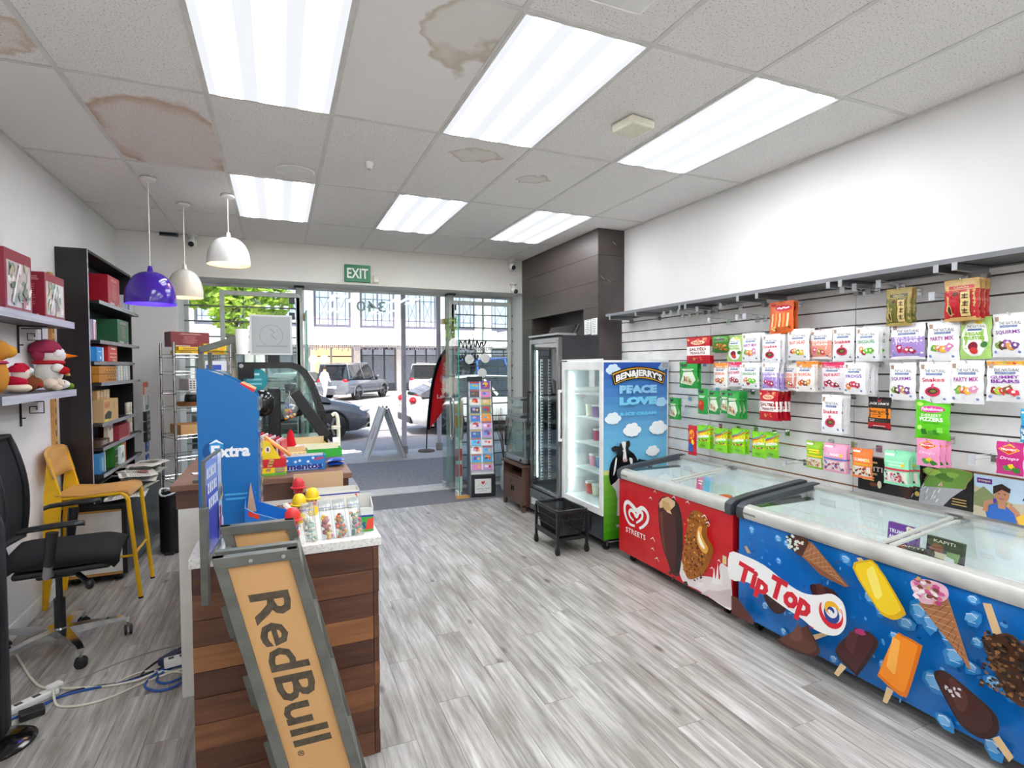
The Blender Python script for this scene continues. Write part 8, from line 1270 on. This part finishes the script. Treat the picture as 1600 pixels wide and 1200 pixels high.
# lit shop interior behind the second bay
wx0, wx1 = 1.75-cx, 4.35-cx; q = MB().box(wx0, wx1, -.02, .19, .0, 2.8); q.build('lit_shopfront', emis('lit_shop', '#e8b98a', 1.1), t)
for x in (wx0, (wx0+wx1)/2, wx1): MB().box(x-.06, x+.06, -.08, .2, 0, 2.8).build('mullion', mat('blue_grey_mullion', '#8d97ad', .5), t)
MB().box(wx0, wx1, -.06, .1, 2.2, 2.28).build('transom', DARKSH, t); [MB().sph((x-cx, -.25, 2.05), .27, 16, 12).build('globe_lamp', emis('globe_%d' % k, '#ffe6b0', 2.2), t, smooth=60) for k, x in enumerate((2.0, 2.62))]
for k, (x, c, w_, z1) in enumerate(((2.55, '#e8642a', .36, 1.35), (2.95, '#b03a4a', .2, 1.2), (2.15, '#d9c9b0', .5, .9), (3.5, '#8a5a48', .6, 1.1), (3.95, '#c98a5a', .4, 1.3))): MB().box(x-cx-w_/2, x-cx+w_/2, -.2, -.05, .3, z1).build('window_display', mat('shopgoods_%d' % k, c, .7), t)
building('paler neighbouring shop building to the right across the road', 13.6, 27.0, 8.0, 4, None, 2); building('shop building to the left across the road behind the tree', -17.0, -1.6, 9.0, 5, None, 3)
# ---- street trees
def tree(lab, x, y, zc, rx, rz_, nleaf, seed_, cols):
    t = thing('street_tree', lab, 'tree', (x, y, -.1)); R = random.Random(seed_); BK = mat('bark', '#6b5c4e', .9, bump=.4, bscale=20)
    MB().tube([(0, 0, 0), (.05, .03, 1.2), (-.03, 0, 2.2), (.05, .0, zc)], [.16, .13, .11, .06], 10).build('trunk', BK, t, smooth=50)
    for k in range(6): a = k*1.05; MB().tube([(0, 0, 2.0+.1*k), (rx*.3*math.cos(a), rx*.3*math.sin(a), zc-.2), (rx*.6*math.cos(a), rx*.6*math.sin(a), zc+rz_*.2)], [.06, .04, .02], 7).build('branch', BK, t, smooth=50)
    cl = [(R.uniform(-.7, .7)*rx, R.uniform(-.7, .7)*rx, zc+R.uniform(-.65, .75)*rz_, R.uniform(.35, .6)) for _ in range(16)]; q = MB()
    for i in range(nleaf):
        c = R.choice(cl); v = Vector((R.gauss(0, 1), R.gauss(0, 1), R.gauss(0, 1))).normalized()*R.uniform(.5, 1)**.5*c[3]*rx*.75; p = Vector(c[:3])+v; a = Vector((R.gauss(0, 1), R.gauss(0, 1), R.gauss(0, .6))).normalized(); b_ = a.orthogonal().normalized(); s = R.uniform(.09, .17)
        q.c(R.choice(cols)); q.add([p-a*s, p+b_*s*.5, p+a*s, p-b_*s*.5], [(0, 1, 2, 3)])
    o = q.build('foliage', LEAF, t, fix=False); o['kind'] = 'stuff'; return t
m, n, l, b = nodes('leaf_green'); at = n.new('ShaderNodeAttribute'); at.attribute_name = 'Col'; l.new(at.outputs['Color'], b.inputs['Base Color']); b.inputs['Roughness'].default_value = .6; tr = n.new('ShaderNodeBsdfTranslucent'); l.new(at.outputs['Color'], tr.inputs[0]); ms = n.new('ShaderNodeMixShader'); ms.inputs[0].default_value = .45; l.new(b.outputs[0], ms.inputs[1]); l.new(tr.outputs[0], ms.inputs[2]); l.new(ms.outputs[0], n['Material Output'].inputs[0]); LEAF = m
YG = ['#b9cf4a', '#a3c23a', '#cfdb62', '#8fb03a', '#c2d65a']
tree('bright yellow green street tree outside the barred window', -1.25, 18.0, 4.3, 2.0, 1.5, 8500, 3, YG); tree('street tree left of the shop, mostly out of view', -7.5, 16.5, 4.6, 2.2, 1.8, 3500, 5, YG)
